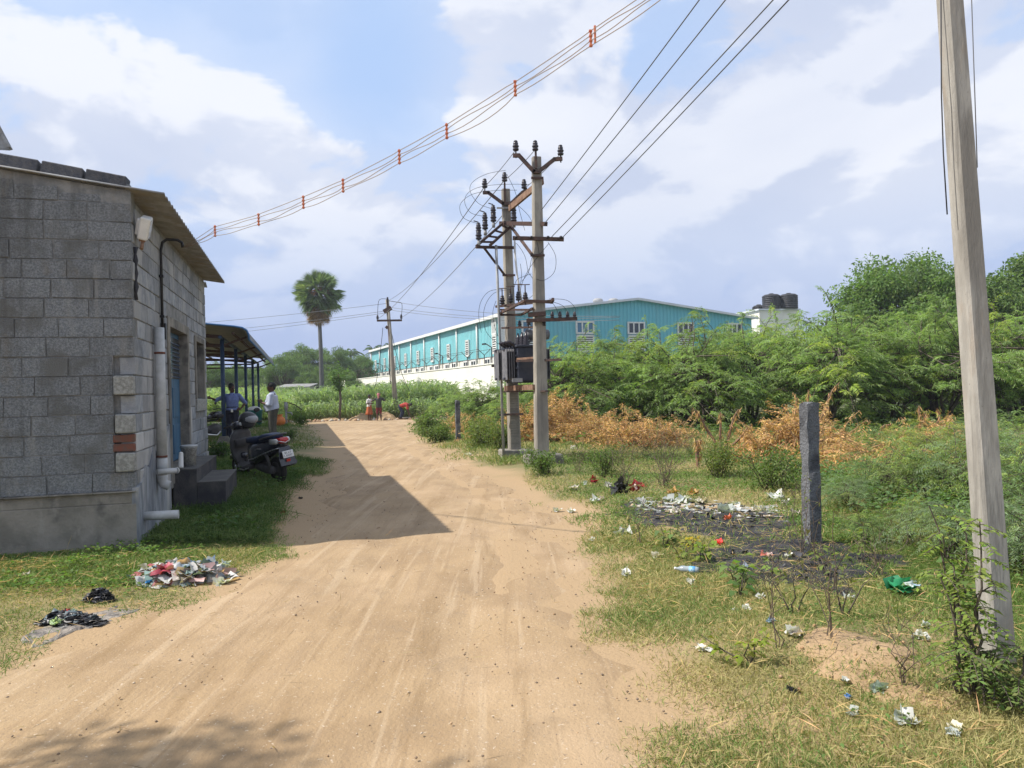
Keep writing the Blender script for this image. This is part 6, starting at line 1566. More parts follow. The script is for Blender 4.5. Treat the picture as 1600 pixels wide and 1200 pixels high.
for i, (u, v_, H, n, Rr, lb) in enumerate([(1038, 762, 1.0, 26, .75, 'bare grey twiggy shrub behind the plastic litter'), (975, 762, .85, 14, .5, 'bare twiggy shrub behind the black bag'), (905, 738, .7, 10, .4, 'thin bare shrub right of the twin pole footing'), (1000, 850, .5, 4, .15, 'few bare stems standing beside the white bag'), (1300, 1000, .75, 4, .2, 'tall bare stems in front of the burnt ground right of centre'),
                                         (1215, 1010, .7, 3, .06, 'single tall bare stalk by the blue scrap'), (1255, 870, .8, 6, .4, 'scorched bare branches leaning left of the stone post'), (1410, 1075, .5, 3, .1, 'thin dry stalk on the red soil hump'), (1370, 905, .55, 7, .35, 'bare branches around the green torn bag')]):
    sg, (v, q, c) = twiggy(900+i, H, n, Rr); veg('twiggy_shrub', gzt(u, v_), npmesh('foliage', v, q, c, 'leaf'), segmesh('stem', sg, 'twig', 4), lb, 'shrub', GTw, cname='foliage', tname='stem')
# cut dry brush
def brush_data(seed, Rx, Ry, H, n, upright=.3, nl=64, stemlen=(.7, 1.5)):
    rng = np.random.default_rng(seed); segs = []; parts = []
    for i in range(n):
        a = rng.random()*6.283; r = rng.random()**.6; b = np.array([math.cos(a)*Rx*r, math.sin(a)*Ry*r, H*.8*(1-r*r)*rng.random()]); a2 = rng.random()*6.283; up = rng.random() < upright
        d = np.array([math.cos(a2), math.sin(a2), rng.uniform(.7, 1.6) if up else rng.uniform(-.05, .5)]); d /= np.linalg.norm(d); L = rng.uniform(*stemlen)*(.55 if not up else .6)
        e = b+d*L; e[2] = max(e[2], .04); p = bez(b, e, L*.12, 5, rng, .03); segs.append((p, list(np.linspace(.012, .004, 5))))
        t = rng.uniform(.1, 1, nl); q = np.stack([np.interp(t, np.linspace(0, 1, 5), p[:, c]) for c in range(3)], 1)+rng.normal(size=(nl, 3))*.03
        D_ = np.stack([rng.normal(size=nl)*.8, rng.normal(size=nl)*.8, -np.ones(nl)*rng.uniform(-.2, .9)], 1); col = colvar(np.array((.62, .395, .185))*rng.uniform(.6, 1.2), nl, .35, .12, rng)
        parts.append(leafquads(q, D_, rng.uniform(.04, .11, nl), rng.uniform(.010, .022, nl), col, .1, rng=rng))
    v, q, c = cat3(parts); v[:, 2] = np.maximum(v[:, 2], .005); return segs, (v, q, c)
MT['drystem'] = mat('drystem', (.40, .27, .15), (.27, .17, .09), scale=20)
GD = 'heaps of cut dry brown brush'
for i, (u, v_, rx, ry, H, n, up, lb) in enumerate([(872, 690, .9, .7, 1.5, 230, .5, 'dry brush heap leaning up right behind the taller twin pole'), (935, 692, 1.0, .8, .80, 170, .25, 'dry brush heap between the pole and the widest heap'), (1005, 699, 1.1, .7, .66, 190, .15, 'widest straw coloured dry brush heap before the feathery shrubs'),
        (772, 690, .5, .4, .5, 60, .4, 'small dry brush heap left of the twin poles'), (825, 690, .5, .4, .9, 70, .7, 'dry brush seen between the two twin poles'), (1245, 725, 1.1, .7, 1.0, 210, .35, 'large dry brush heap right behind the stone post'), (1200, 722, .55, .45, .4, 70, .4, 'dry brush heap left of the stone post'), (1325, 738, .9, .6, .42, 120, .1, 'flat dry brush heap right of the stone post'), (1400, 745, .7, .5, .25, 60, .1, 'orange dry brush heap behind the bluish shrubs'), (1480, 712, .8, .5, .5, 70, .5, 'dry brush heap left of the near pole'), (1575, 735, .8, .5, .35, 60, .2, 'dry brush heap right of the near pole'), (710, 680, .5, .4, .4, 40, .3, 'little dry brush heap by the small stone post')]):
    sg, (v, q, c) = brush_data(1000+i, rx, ry, H, n, up); veg('brush_heap', gzt(u, v_), npmesh('dry_leaves', v, q, c, 'dryleaf'), segmesh('dry_stems', sg, 'drystem', 3), lb, 'brush heap', GD, cname='dry_leaf', tname='dry_stem')
# dry standing branches with hanging leaves
def drybranch(seed, tips, nl=70):
    rng = np.random.default_rng(seed); segs = []; parts = []
    for tp in tips:
        p = bez((0, 0, -.05), tp, .12, 7, rng, .03); segs.append((p, list(np.linspace(.035, .010, 7)))); t = rng.uniform(.25, 1, nl); q = np.stack([np.interp(t, np.linspace(0, 1, 7), p[:, c]) for c in range(3)], 1)+rng.normal(size=(nl, 3))*.025
        parts.append(leafquads(q, np.stack([rng.normal(size=nl)*.35, rng.normal(size=nl)*.35, -np.ones(nl)], 1), rng.uniform(.06, .15, nl), rng.uniform(.012, .026, nl), colvar((.50, .32, .15), nl, .35, .1, rng), 0, rng=rng))
    return segs, cat3(parts)
GDB = 'standing dry branches with hanging dead leaves'
for i, (u, v_, tips, lb) in enumerate([(1262, 705, [(-.55, 0, 1.0), (-.25, .1, 1.3), (.05, 0, 1.35), (.75, 0, 1.5), (.5, .1, .9), (-1.0, 0, .7), (.9, 0, .35)], 'splayed dry branches rising behind the stone post top'), (1128, 722, [(0, 0, .95), (-.55, 0, 1.05), (.35, 0, 1.0), (.6, 0, .7)], 'brown broken stump with dry drooping branches left of the stone post'),
        (1090, 732, [(0, 0, .5), (.05, 0, .55)], 'short dry brown stump below the feathery shrub'), (1438, 705, [(0, 0, .95), (.15, 0, .85), (.3, 0, .4)], 'pair of drooping dry stalks left of the near pole'), (1466, 705, [(0, 0, .9), (.2, 0, .7), (.35, 0, .45)], 'drooping dry stalk closest to the near pole'), (1410, 715, [(0, 0, .6), (.2, 0, .55), (-.15, 0, .5)], 'short tuft of dry hanging leaves in the brown brush'), (1350, 705, [(-.5, 0, .4), (.6, 0, .55), (.9, 0, .45)], 'low arching dry branch right of the stone post'), (828, 650, [(0, 0, 1.2), (-.12, 0, 1.3)], 'twisted dry branch hanging between the twin poles')]):
    sg, (v, q, c) = drybranch(1100+i, tips); veg('dry_branch', gzt(u, v_), npmesh('dry_leaves', v, q, c, 'dryleaf'), segmesh('stem', sg, 'rustlight', 5), lb, 'dry branch', GDB, cname='dry_leaf', tname='stem')
# young sapling at the crop edge and pale bare sticks
sg, (v, q, c) = bush_data(1200, H=3.6, Rr=.9, n=900, leaf=.2, base=(.10, .17, .05), stems=9); q0_ = at_u(529, 45.5)
sp2 = empty('sapling', q0_, 'thin young sapling at the crop edge right of the palm', 'sapling'); m = MB(); m.tube([q0_, q0_+Vector((.1, 0, 1.4)), q0_+Vector((.0, 0, 2.9))], [.09, .08, .05], 7); m.build('trunk', 'trunk', sp2)
v = v*np.array([1, 1, .55])+np.array([0, 0, 1.6]); link('crown', npmesh('crown', v, q, c, 'leaf'), sp2)
# shade tree standing behind the viewer on the left (its shadow falls across the near lane)
sg, (v, q, c) = broad_data(1300, H=10, Rr=1.7, nclump=30, nleaf=150, leaf=.14, zlo=.68, trunk=.10)
veg('shade_tree', Vector((-8.15, .6, 0)), npmesh('crown', v, q, c, 'leaf'), segmesh('trunk', sg, 'trunk', 8), 'small leafy tree beside the lane shading the near dirt', 'tree')

# ---- grass
def blades(n, x0, x1, y0, y1, dens, L, W, cols, seed, droop=.35, lean=.55):
    rng = np.random.default_rng(seed); x = rng.uniform(x0, x1, n); y = rng.uniform(y0, y1, n); y = y0+(y1-y0)*((y-y0)/(y1-y0))**1.35
    k = rng.random(n) < dens(x, y); x, y = x[k], y[k]; k = len(x); z = gh(x, y)
    gn = fbm(x*.9+3, y*.9+7, 4); gn = ((gn-.5)*2.4+.31 > rng.random(k))[:, None]*.8+.2*rng.random((k, 1))
    c = np.array(cols[0])*(1-gn)+np.array(cols[1])*gn; c = c*(1+.35*(rng.random((k, 1))-.5))
    D_ = np.stack([rng.normal(size=k)*lean, rng.normal(size=k)*lean, np.ones(k)], 1); LL = L*rng.uniform(.45, 1.25, k)*(.6+.8*fbm(x*.7, y*.7+40, 3))
    return leafquads(np.stack([x, y, z-.01], 1), D_, LL, W*rng.uniform(.7, 1.3, k), c, droop, rng=rng)
def sdl(x, y): return xl(y)-x+.10+(fbm(x*1.6, y*1.6, 4)-.5)*1.1
def sdr(x, y): return x-xr(y)+.18+(fbm(x*1.4+50, y*1.4, 4)-.5)*1.5
def ell(x, y, P, s=1.):
    P = np.array([(p.x, p.y) for p in P]); c = P.mean(0); rx = (P[:, 0].max()-P[:, 0].min())/2*s; ry = (P[:, 1].max()-P[:, 1].min())/2*s
    return ((x-c[0])/rx)**2+((y-c[1])/ry)**2
hump = lambda x, y: np.exp(-(((x-1.85)/.6)**2+((y-4.15)/.5)**2))
def clear(x, y): return np.clip(.10+sm(ell(x, y, BURN[0]), .5, 1.1), 0, 1)*np.clip(.30+sm(ell(x, y, BURN[1]), .45, 1.1), 0, 1)*np.clip(.05+sm(ell(x, y, ASH), .6, 1.1), 0, 1)*(1-.7*hump(x, y))
def inbld(x, y):
    dx = x-K.x; dy = y-K.y; a = dx*OUT.x+dy*OUT.y; t = dx*S.x+dy*S.y; return (a < .01) & (t > -.03) & (t < 6.0)
GREEN = (.115, .20, .045); DRYG = (.41, .355, .165); MID = (.15, .22, .06)
patchy = lambda x, y: sm(fbm(x*.8+11, y*.8+5, 4), .30, .58)
parts = [
    blades(480000, .4, 5.6, 2.2, 8.0, lambda x, y: sm(sdr(x, y), -.1, .5)*clear(x, y)*(.30+.70*patchy(x, y)), .075, .0040, (GREEN, DRYG), 1, .25, .65),
    blades(150000, .2, 9.5, 7.0, 16, lambda x, y: sm(sdr(x, y), .0, .6)*clear(x, y)*(.35+.65*patchy(x, y)), .14, .008, (GREEN, DRYG), 2, .35, .6),
    blades(70000, -4, 12, 15, 27, lambda x, y: sm(sdr(x, y), .0, .8)*(.5+.5*patchy(x, y)), .22, .014, (MID, DRYG), 3),
    blades(34000, -8, 6, 22, 46, lambda x, y: sm(sdr(x, y), .0, 1.0)*(y < 42.5)*(x < 8), .28, .022, (GREEN, MID), 4),
    blades(190000, -6.8, -1.6, 4.0, 9.0, lambda x, y: sm(sdl(x, y), -.1, .5)*clear(x, y)*~inbld(x, y)*(.40+.6*patchy(x, y)), .075, .0048, (GREEN, DRYG), 5, .3, .65),
    blades(48000, -5.6, -2.8, 6.2, 8.2, lambda x, y: sm(sdl(x, y), .35, 1.0)*~inbld(x, y)*.8, .10, .007, (GREEN, MID), 6, .45, .7),
    blades(105000, -6.6, -2.2, 7.8, 17, lambda x, y: sm(sdl(x, y), .15, .9)*~inbld(x, y), .24, .0085, ((.055, .11, .026), (.15, .20, .065)), 7, .45, .6),
    blades(30000, -13, -5.5, 16, 34, lambda x, y: sm(sdl(x, y), .3, 1.5)*(.25+.75*patchy(x, y)), .18, .016, ((.07, .13, .035), (.17, .19, .07)), 8),
    blades(16000, -26, -8, 33, 46, lambda x, y: sm(sdl(x, y), .5, 2.0)*(y < 42.8), .26, .026, (GREEN, MID), 9)]
v, q, c = cat3(parts); MT['grass'] = mat('grass', None, attr=True, rough=.7, transl=.25, spec=.2)
tag(link('grass', npmesh('grass', v, q, c, 'grass')), kind='stuff')
# low leafy ground cover and dry straw among the grass
def far_under(): 
    return cover(22000, 0, 26, 19, 36, lambda x, y: sm(x-xr(y), 2, 4)*.9, .16, (.11, .16, .06), 27, .35)
def cover(n, x0, x1, y0, y1, dens, leaf, base, seed, zmax=.08):
    rng = np.random.default_rng(seed); x = rng.uniform(x0, x1, n); y = rng.uniform(y0, y1, n); k = rng.random(n) < dens(x, y); x, y = x[k], y[k]; k = len(x)
    return leafquads(np.stack([x, y, gh(x, y)+rng.random(k)*zmax], 1), np.stack([rng.normal(size=k), rng.normal(size=k), rng.uniform(-.1, .5, k)], 1), leaf*rng.uniform(.6, 1.3, k), leaf*.6, colvar(base, k, .3, .12, rng), .3, rng=rng, flat=.75)
clus = lambda s_, lo, hi: (lambda x, y: sm(fbm(x*1.5+s_, y*1.5+s_, 3), lo, hi))
v, q, c = cat3([far_under(), cover(15000, .6, 5, 2.4, 8, lambda x, y: sm(sdr(x, y), .3, .9)*clear(x, y)*clus(31, .48, .68)(x, y), .028, (.12, .19, .05), 28, .07), cover(4500, -6.8, -2.8, 5.9, 7.9, lambda x, y: sm(sdl(x, y), .5, 1.2)*~inbld(x, y)*clus(3, .45, .62)(x, y), .045, (.12, .20, .045), 21, .13),
    cover(26000, .8, 10, 7, 16, lambda x, y: sm(sdr(x, y), .2, 1.0)*clear(x, y)*clus(8, .48, .65)(x, y), .05, (.12, .19, .055), 22, .12),
    cover(36000, 3.2, 10, 5.0, 13, lambda x, y: sm(x-3.2-(y-5)*.08, 0, .8)*clus(12, .30, .55)(x, y), .065, (.11, .18, .065), 23, .32),
    cover(20000, 2.9, 5.5, 3.0, 6.5, lambda x, y: sm(x-2.6-.25*(y-3), .1, .7)*clus(15, .38, .6)(x, y), .045, (.12, .18, .045), 25, .22),
    cover(9000, -5.6, -2.4, 8, 14, lambda x, y: sm(sdl(x, y), .2, 1.0)*~inbld(x, y)*clus(19, .5, .66)(x, y), .07, (.07, .13, .03), 24, .22)])
tag(link('ground_cover', npmesh('ground_cover', v, q, c, 'leaf')), kind='stuff')
rng = np.random.default_rng(31)
def straw(n, x0, x1, y0, y1, dens, seed, L=.16, col=(.50, .36, .17)):
    rng = np.random.default_rng(seed); x = rng.uniform(x0, x1, n); y = rng.uniform(y0, y1, n); k = rng.random(n) < dens(x, y); x, y = x[k], y[k]; k = len(x)
    return leafquads(np.stack([x, y, gh(x, y)+.012+rng.random(k)*.05], 1), np.stack([rng.normal(size=k), rng.normal(size=k), rng.normal(size=k)*.15], 1), L*rng.uniform(.4, 1.4, k), .005, colvar(col, k, .3), .05, rng=rng, flat=.8)
v, q, c = cat3([straw(5000, -6.8, -3.4, 5.6, 7.0, lambda x, y: sm(sdl(x, y), .4, 1)*(1-sm(x, -4.9, -4.2)), 32, .2, (.50, .33, .13)), straw(7000, .6, 6, 2.3, 9, lambda x, y: sm(sdr(x, y), .1, .7)*.8, 33), straw(4000, -6.5, -2, 4.2, 8, lambda x, y: sm(sdl(x, y), .0, .7)*~inbld(x, y)*.6, 34), straw(420, -3, 1.0, 2.6, 12, lambda x, y: np.ones_like(x)*.5, 35, .10, (.3, .22, .12))])
tag(link('dry_straw', npmesh('dry_straw', v, q, c, 'dryleaf')), kind='stuff')
# ================================================================== litter, stones, soil heaps
def crumple(seed, size, flat=.5, col=(.6, .6, .58), col2=None, rough=.5, n=None):
    """one crumpled bag or scrap: bent creased films folded round each other"""
    rng = np.random.default_rng(seed*31+7); n = n or 9; G = 6; V = []; Q = []; C = []
    for i in range(n):
        s = size*rng.uniform(.8, 1.7); asp = rng.uniform(.5, 1.0); t = rng.normal(size=3); t[2] *= .5*flat; t /= np.linalg.norm(t); b_ = np.cross(t, rng.normal(size=3)*np.array([.6*flat, .6*flat, 1.5])); b_ /= np.linalg.norm(b_); w_ = np.cross(t, b_)
        u = np.linspace(-.5, .5, G); U, W_ = np.meshgrid(u, u, indexing='ij'); bd = rng.normal(size=4)*.6
        P = rng.normal(size=3)*np.array([.28, .28, .16*flat])*size + np.array([0, 0, size*.35*flat]) + (U[..., None]*t+W_[..., None]*b_*asp)*s + ((bd[0]*U*U+bd[1]*W_*W_+bd[2]*U*W_)*1.7+.075*rng.normal(size=U.shape))[..., None]*w_*s*.8
        P[..., 2] = np.maximum(P[..., 2], -.005+.004*rng.random(U.shape)); J = np.arange(G*G).reshape(G, G)+i*G*G; V.append(P.reshape(-1, 3)); Q.append(np.stack([J[:-1, :-1], J[1:, :-1], J[1:, 1:], J[:-1, 1:]], -1).reshape(-1, 4))
        c = np.array(col2 if (col2 is not None and rng.random() < .4) else col)*(.85+.25*rng.random()); C.append(np.repeat(c[None], G*G, 0))
    me = npmesh('crumple', np.concatenate(V), np.concatenate(Q), np.concatenate(C), 'plasticbag'); me.polygons.foreach_set('use_smooth', [True]*len(me.polygons)); return me
WHT = (.62, .61, .58); GRY = (.36, .38, .38); CLR = (.44, .47, .46)
def litter(name, u, v, size, flat, col, label, cat, col2=None, group=None, rough=.5, seed=None, rot=None):
    p = gzt(u, v); me = crumple(seed or int(u*7+v) % 97+1, size*.62, flat, col, col2, rough); o = link(name, me, None, p+UZ*.015, (0, 0, (u*13 % 6.28)) if rot is None else rot); me.name = name
    return tag(o, label, cat, group)
GL = 'plastic litter on the right verge'
L_ = [('plastic_bag', 1045, 785, .13, .6, CLR, 'clear plastic bag at the middle of the litter row', 'bag', GRY), ('plastic_bag', 1066, 787, .16, .8, CLR, 'largest clear puffy bag in the litter row', 'bag', WHT), ('plastic_bag', 1025, 790, .11, .6, (.5, .46, .40), 'dull beige bag at the left of the clear puffy bags', 'bag', GRY),
    ('plastic_bag', 998, 790, .16, .5, GRY, 'grey flat bag against the black bag', 'bag', (.3, .3, .3)), ('plastic_bag', 1055, 803, .09, .6, (.52, .47, .42), 'small pale bag at the front of the litter row', 'bag', None), ('plastic_bag', 1092, 788, .13, .45, (.5, .44, .36), 'brownish white bag right of the largest clear bag', 'bag', WHT),
    ('plastic_bag', 1130, 803, .17, .45, CLR, 'crumpled clear sheet on the edge of the burnt ground', 'bag', GRY), ('plastic_bag', 1185, 803, .12, .5, (.5, .45, .38), 'tan stained bag near the right end of the litter row', 'bag', WHT), ('plastic_bag', 1212, 783, .17, .8, WHT, 'white peaked bag left of the stone post', 'bag', CLR), ('plastic_bag', 1230, 788, .12, .5, WHT, 'white scrap between the peaked bag and the stone post', 'bag', None), ('plastic_bag', 1247, 808, .11, .5, (.6, .5, .46), 'pinkish white bag at the left foot of the stone post', 'bag', WHT),
    ('plastic_bag', 952, 762, .11, .9, (.55, .5, .5), 'pale bag hanging on the shrub left of the black bag', 'bag', WHT), ('plastic_bag', 898, 766, .10, .5, (.6, .54, .5), 'pinkish white bag farthest left on the lane edge', 'bag', WHT), ('plastic_bag', 914, 758, .10, .6, CLR, 'clear scrap left of the red rag', 'bag', WHT), ('plastic_bag', 928, 786, .11, .5, CLR, 'clear white bag below the red rag', 'bag', WHT), ('plastic_bag', 941, 782, .08, .7, (.6, .48, .46), 'pinkish bag beside the clear white bag', 'bag', WHT),
    ('plastic_bag', 975, 836, .13, .4, WHT, 'white flat bag alone on the grass', 'bag', (.5, .5, .47)), ('plastic_bag', 980, 900, .075, .9, WHT, 'small upright white bag on the dry grass near the lane', 'bag', None), ('plastic_bag', 1026, 872, .07, .6, (.65, .6, .5), 'cream scrap left of the yellow flowering weed', 'bag', None), ('plastic_bag', 1080, 913, .05, .6, WHT, 'tiny white scrap below the plastic bottle', 'scrap', None), ('plastic_bag', 1187, 937, .05, .7, WHT, 'small white knot of plastic below the burnt ground', 'scrap', None), ('plastic_bag', 1168, 955, .05, .4, WHT, 'small flat white scrap on the grass below the white knot', 'scrap', None),
    ('plastic_bag', 1440, 1000, .075, .5, WHT, 'white bundle of scraps left of the climbing plant', 'bag', (.55, .53, .5)), ('plastic_bag', 1446, 982, .05, .6, CLR, 'clear scrap just behind the white bundle', 'scrap', None), ('plastic_bag', 1245, 994, .075, .3, (.6, .5, .47), 'pinkish white torn scrap in the grass', 'scrap', WHT), ('plastic_bag', 1412, 1130, .085, .5, CLR, 'clear crumpled bag in the near right corner grass', 'bag', WHT), ('plastic_bag', 1490, 1142, .04, .5, (.65, .6, .5), 'small cream scrap right of the clear corner bag', 'scrap', None), ('plastic_bag', 1487, 1150, .05, .3, CLR, 'small clear strip right of the clear corner bag', 'scrap', None), ('plastic_bag', 1375, 1080, .07, .4, (.40, .47, .40), 'pale green scrap on the bare soil in front', 'scrap', None), ('plastic_bag', 1330, 1118, .05, .3, CLR, 'clear scrap left of the clear corner bag', 'scrap', None),
    ('plastic_bag', 1330, 938, .06, .7, GRY, 'grey clear scrap under the bare stems', 'scrap', WHT), ('plastic_bag', 738, 693, .10, 1.2, WHT, 'white bag caught in the rounded verge bush', 'bag', None), ('plastic_bag', 730, 712, .14, .35, WHT, 'white flat bag in the grass below the rounded bush', 'bag', None), ('plastic_bag', 897, 702, .12, .9, (.6, .57, .55), 'pale bag against the dry brush heap', 'bag', None), ('plastic_bag', 688, 690, .13, .3, (.5, .45, .4), 'dull scrap on the lane edge far along', 'scrap', None), ('plastic_bag', 870, 800, .08, .3, WHT, 'white scrap at the lane edge, left one of two', 'scrap', None), ('plastic_bag', 893, 801, .08, .35, WHT, 'white scrap at the lane edge, right one of two', 'scrap', None),
    ('plastic_bag', 925, 846, .05, .3, WHT, 'sliver of white plastic beside the lane', 'scrap', None), ('plastic_bag', 1148, 955, .03, .4, WHT, 'speck of white paper beside the flat white scrap', 'scrap', None), ('plastic_bag', 1100, 1018, .075, .28, (.66, .56, .42), 'cream torn wrapper lying in the dry grass', 'wrapper', WHT), ('plastic_bag', 1205, 975, .04, .7, (.10, .16, .26), 'little dark blue scrap in the grass', 'scrap', (.3, .4, .5)), ('plastic_bag', 1325, 1093, .03, .5, (.12, .25, .55), 'tiny bright blue scrap in front of the soil hump', 'scrap', None), ('plastic_bag', 1320, 1063, .04, .8, WHT, 'white and black broken cup by the soil hump', 'scrap', (.03, .03, .03)), ('plastic_bag', 1237, 1083, .035, .7, (.03, .03, .035), 'small black lump in the near grass', 'scrap', None)]
for (nm, u, v_, sz, fl, c, lb, ct, c2) in L_: litter(nm if ct == 'bag' else 'plastic_scrap' if ct == 'scrap' else 'wrapper', u, v_, sz, fl, c, lb, ct, c2, GL)
litter('black_bag', 967, 771, .23, 1.3, (.015, .015, .017), 'black rubbish bag slumped behind the litter row', 'bag', (.03, .03, .03))
litter('rag', 928, 756, .10, 1.3, (.32, .03, .04), 'dark red rag hanging on weeds left of the black bag', 'rag', (.22, .02, .03)); litter('carton', 992, 770, .14, 1.7, (.45, .32, .30), 'red and white torn carton right of the black bag', 'carton', (.40, .04, .04)); litter('rag', 1002, 762, .10, .4, (.50, .06, .06), 'bright red rag on top of the torn carton', 'rag')
litter('cardboard', 1050, 772, .14, .35, (.42, .25, .10), 'brown cardboard scrap behind the clear bags', 'cardboard'); litter('cardboard', 1082, 773, .15, .3, (.45, .27, .11), 'tan cardboard piece right of the brown scrap', 'cardboard'); litter('rag', 1137, 814, .08, .35, (.62, .16, .07), 'orange scrap in front of the crumpled clear sheet', 'rag')
litter('rag', 1124, 852, .085, .3, (.75, .10, .09), 'bright red plastic piece lying on the burnt ground', 'scrap'); litter('wrapper', 1200, 871, .075, .35, (.6, .45, .44), 'pinkish wrapper on the burnt ground', 'wrapper', (.5, .12, .1)); litter('wrapper', 1235, 873, .075, .4, WHT, 'white wrapper nearest the stone post on burnt ground', 'wrapper', (.04, .04, .04)); litter('wrapper', 1165, 893, .10, .2, (.22, .27, .36), 'blue grey plastic film on the burnt ground', 'wrapper', (.12, .13, .16))
# green torn bag with white lining
p = gzt(1405, 930); gb = tag(link('torn_bag', crumple(9, .10, .75, (.03, .26, .11), (.03, .20, .09), .7, 6), None, p+UZ*.05), 'green torn bag with white lining caught on bare branches', 'bag')
link('lining', crumple(14, .06, .7, (.58, .62, .62), (.35, .45, .55), .7, 6), gb, (.07, -.03, .03))
# plastic bottle lying on the grass
p = gzt(1074, 896); bo = empty('plastic_bottle', p, 'clear plastic bottle with blue label lying on the grass', 'bottle', None, R(-25)); bo.scale = (.85, .85, .85); AX = Matrix.Rotation(R(90), 3, 'Y')
MT['bottle'] = mat('bottle', (.26, .30, .32), rough=.2, spec=.6); MT['label'] = mat('label', (.10, .32, .62), (.3, .5, .7), scale=30, rough=.4)
m = MB(); m.lathe((-.11, 0, .04), [(.012, 0), (.013, .02), (.03, .05), (.033, .08), (.03, .10), (.033, .12), (.033, .20), (.028, .22), (.01, .222)], 14, AX); m.build('body', 'bottle', bo, local=True)
m = MB(); m.lathe((-.11, 0, .04), [(.0345, .13), (.0345, .19)], 14, AX); m.build('label', 'label', bo, local=True)
m = MB(); m.lathe((-.125, 0, .04), [(.014, 0), (.014, .018)], 10, AX); m.build('cap', 'white', bo, local=True)
# heap of mixed plastic on the left verge: torn sheets nobody could count, plus the pieces that stand out
hc_ = gzt(285, 905)
def heap(n, cx, cy, rx, ry, H, seed, pal, L=(.05, .15)):
    rng = np.random.default_rng(seed); a = rng.random(n)*6.283; r = rng.random(n)**.55; x = cx+np.cos(a)*rx*r; y = cy+np.sin(a)*ry*r; h = H*np.clip(1-r**2.2, 0, 1)*(.7+.6*fbm(x*5, y*5, 2)); z = gh(x, y)+h*(.75+.3*rng.random(n))
    c = np.array(pal)[rng.integers(len(pal), size=n)]*(1+.2*(rng.random((n, 1))-.5)); G = 4; V = []; Q = []; C = []
    for i in range(n):
        s = rng.uniform(*L); asp = rng.uniform(.35, .9); rot = rng.normal(size=3)*.45+np.array([0, 0, 1.]); t = rng.normal(size=3); t[2] *= .10; t /= np.linalg.norm(t); b_ = np.cross(t, rot); b_ /= np.linalg.norm(b_); nrm_ = np.cross(t, b_)
        u = np.linspace(-.5, .5, G); U, W_ = np.meshgrid(u, u, indexing='ij'); bend = rng.normal(size=4)*.28
        P = np.array([x[i], y[i], z[i]])+(U[..., None]*t+W_[..., None]*b_*asp)*s+((bend[0]*U*U+bend[1]*W_*W_+bend[2]*U*W_)*2+.06*rng.normal(size=U.shape))[..., None]*nrm_*s*.7
        P[..., 2] = np.maximum(P[..., 2], float(gh(x[i], y[i]))+.01); b0 = len(V)*G*G; J = np.arange(G*G).reshape(G, G)+b0; V.append(P.reshape(-1, 3)); Q.append(np.stack([J[:-1, :-1], J[1:, :-1], J[1:, 1:], J[:-1, 1:]], -1).reshape(-1, 4)); C.append(np.repeat(c[i][None], G*G, 0))
    return np.concatenate(V), np.concatenate(Q), np.concatenate(C)
PAL = [(.50, .50, .50), (.42, .43, .44), (.56, .54, .52), (.30, .33, .35), (.44, .38, .36), (.20, .26, .27), (.07, .08, .09), (.035, .04, .045), (.50, .32, .31), (.40, .25, .09), (.12, .18, .24), (.26, .38, .36), (.58, .56, .54), (.36, .11, .12)]
ug = R(22)
gxn, gyn = 74, 44; gu, gv = np.meshgrid(np.linspace(-1, 1, gxn), np.linspace(-1, 1, gyn)); rng = np.random.default_rng(12)
rr_ = np.sqrt(gu**2+gv**2); hx = hc_.x+gu*.47; hy = hc_.y+gv*.27+gu*.06
fold = np.abs(fbm(gu*3.2+5, gv*2.2+9, 3)-.5)*.16 + np.abs(vnoise(gu*9+3, gv*6)-.5)*.05 + rng.normal(size=gu.shape)*.006
lim = 1-.35*(fbm(np.cos(np.arctan2(gv, gu))*2+7, np.sin(np.arctan2(gv, gu))*2+3, 3))
hz = gh(hx, hy)-.03 + np.clip(1-(rr_/lim)**2.4, -.2, 1)*(.145+fold*.8)
cells = rng.uniform(-1.1, 1.1, (150, 2)); ci = np.argmin((gu[..., None]+.10*(vnoise(gu*7, gv*7)[..., None]-.5)-cells[:, 0])**2*1.0+(gv[..., None]-cells[:, 1])**2*.45, -1)
hz = hz + (np.random.default_rng(3).random(150)[ci]-.5)*.05*(rr_ < lim)
pc = np.array(PAL)[rng.integers(len(PAL), size=150)][ci]; J = np.arange(gxn*gyn).reshape(gyn, gxn); Q = np.stack([J[:-1, :-1], J[:-1, 1:], J[1:, 1:], J[1:, :-1]], -1).reshape(-1, 4)
keep = (rr_ < lim*1.04).ravel()[Q].all(1)
V1 = np.stack([hx, hy, hz], -1).reshape(-1, 3); v2, q2, c2 = heap(130, hc_.x, hc_.y, .46, .26, .16, 5, PAL, (.05, .13))
v, q, c = cat3([(V1, Q[keep], pc.reshape(-1, 3)), (v2, q2, c2)])
me = npmesh('rubbish_heap', v, q, c, 'plasticbag'); hp0 = tag(link('rubbish_heap', me), None, None, None, 'stuff')
def rag(name, u, v_, dz, size, flat, col, label, cat, col2=None, seed=3, rough=.8):
    p = gzt(u, v_); return tag(link(name, crumple(seed, size*.85, flat, col, col2, rough), None, p+UZ*dz), label, cat)
rag('red_bag', 258, 912, .10, .10, .6, (.38, .06, .09), 'dark pink plastic bag on the front of the rubbish heap', 'bag', (.45, .20, .22), 5); rag('grey_sack', 290, 912, .06, .12, .6, (.44, .40, .38), 'grey pink plastic sheet at the right front of the rubbish heap', 'bag', (.5, .36, .33), 6)
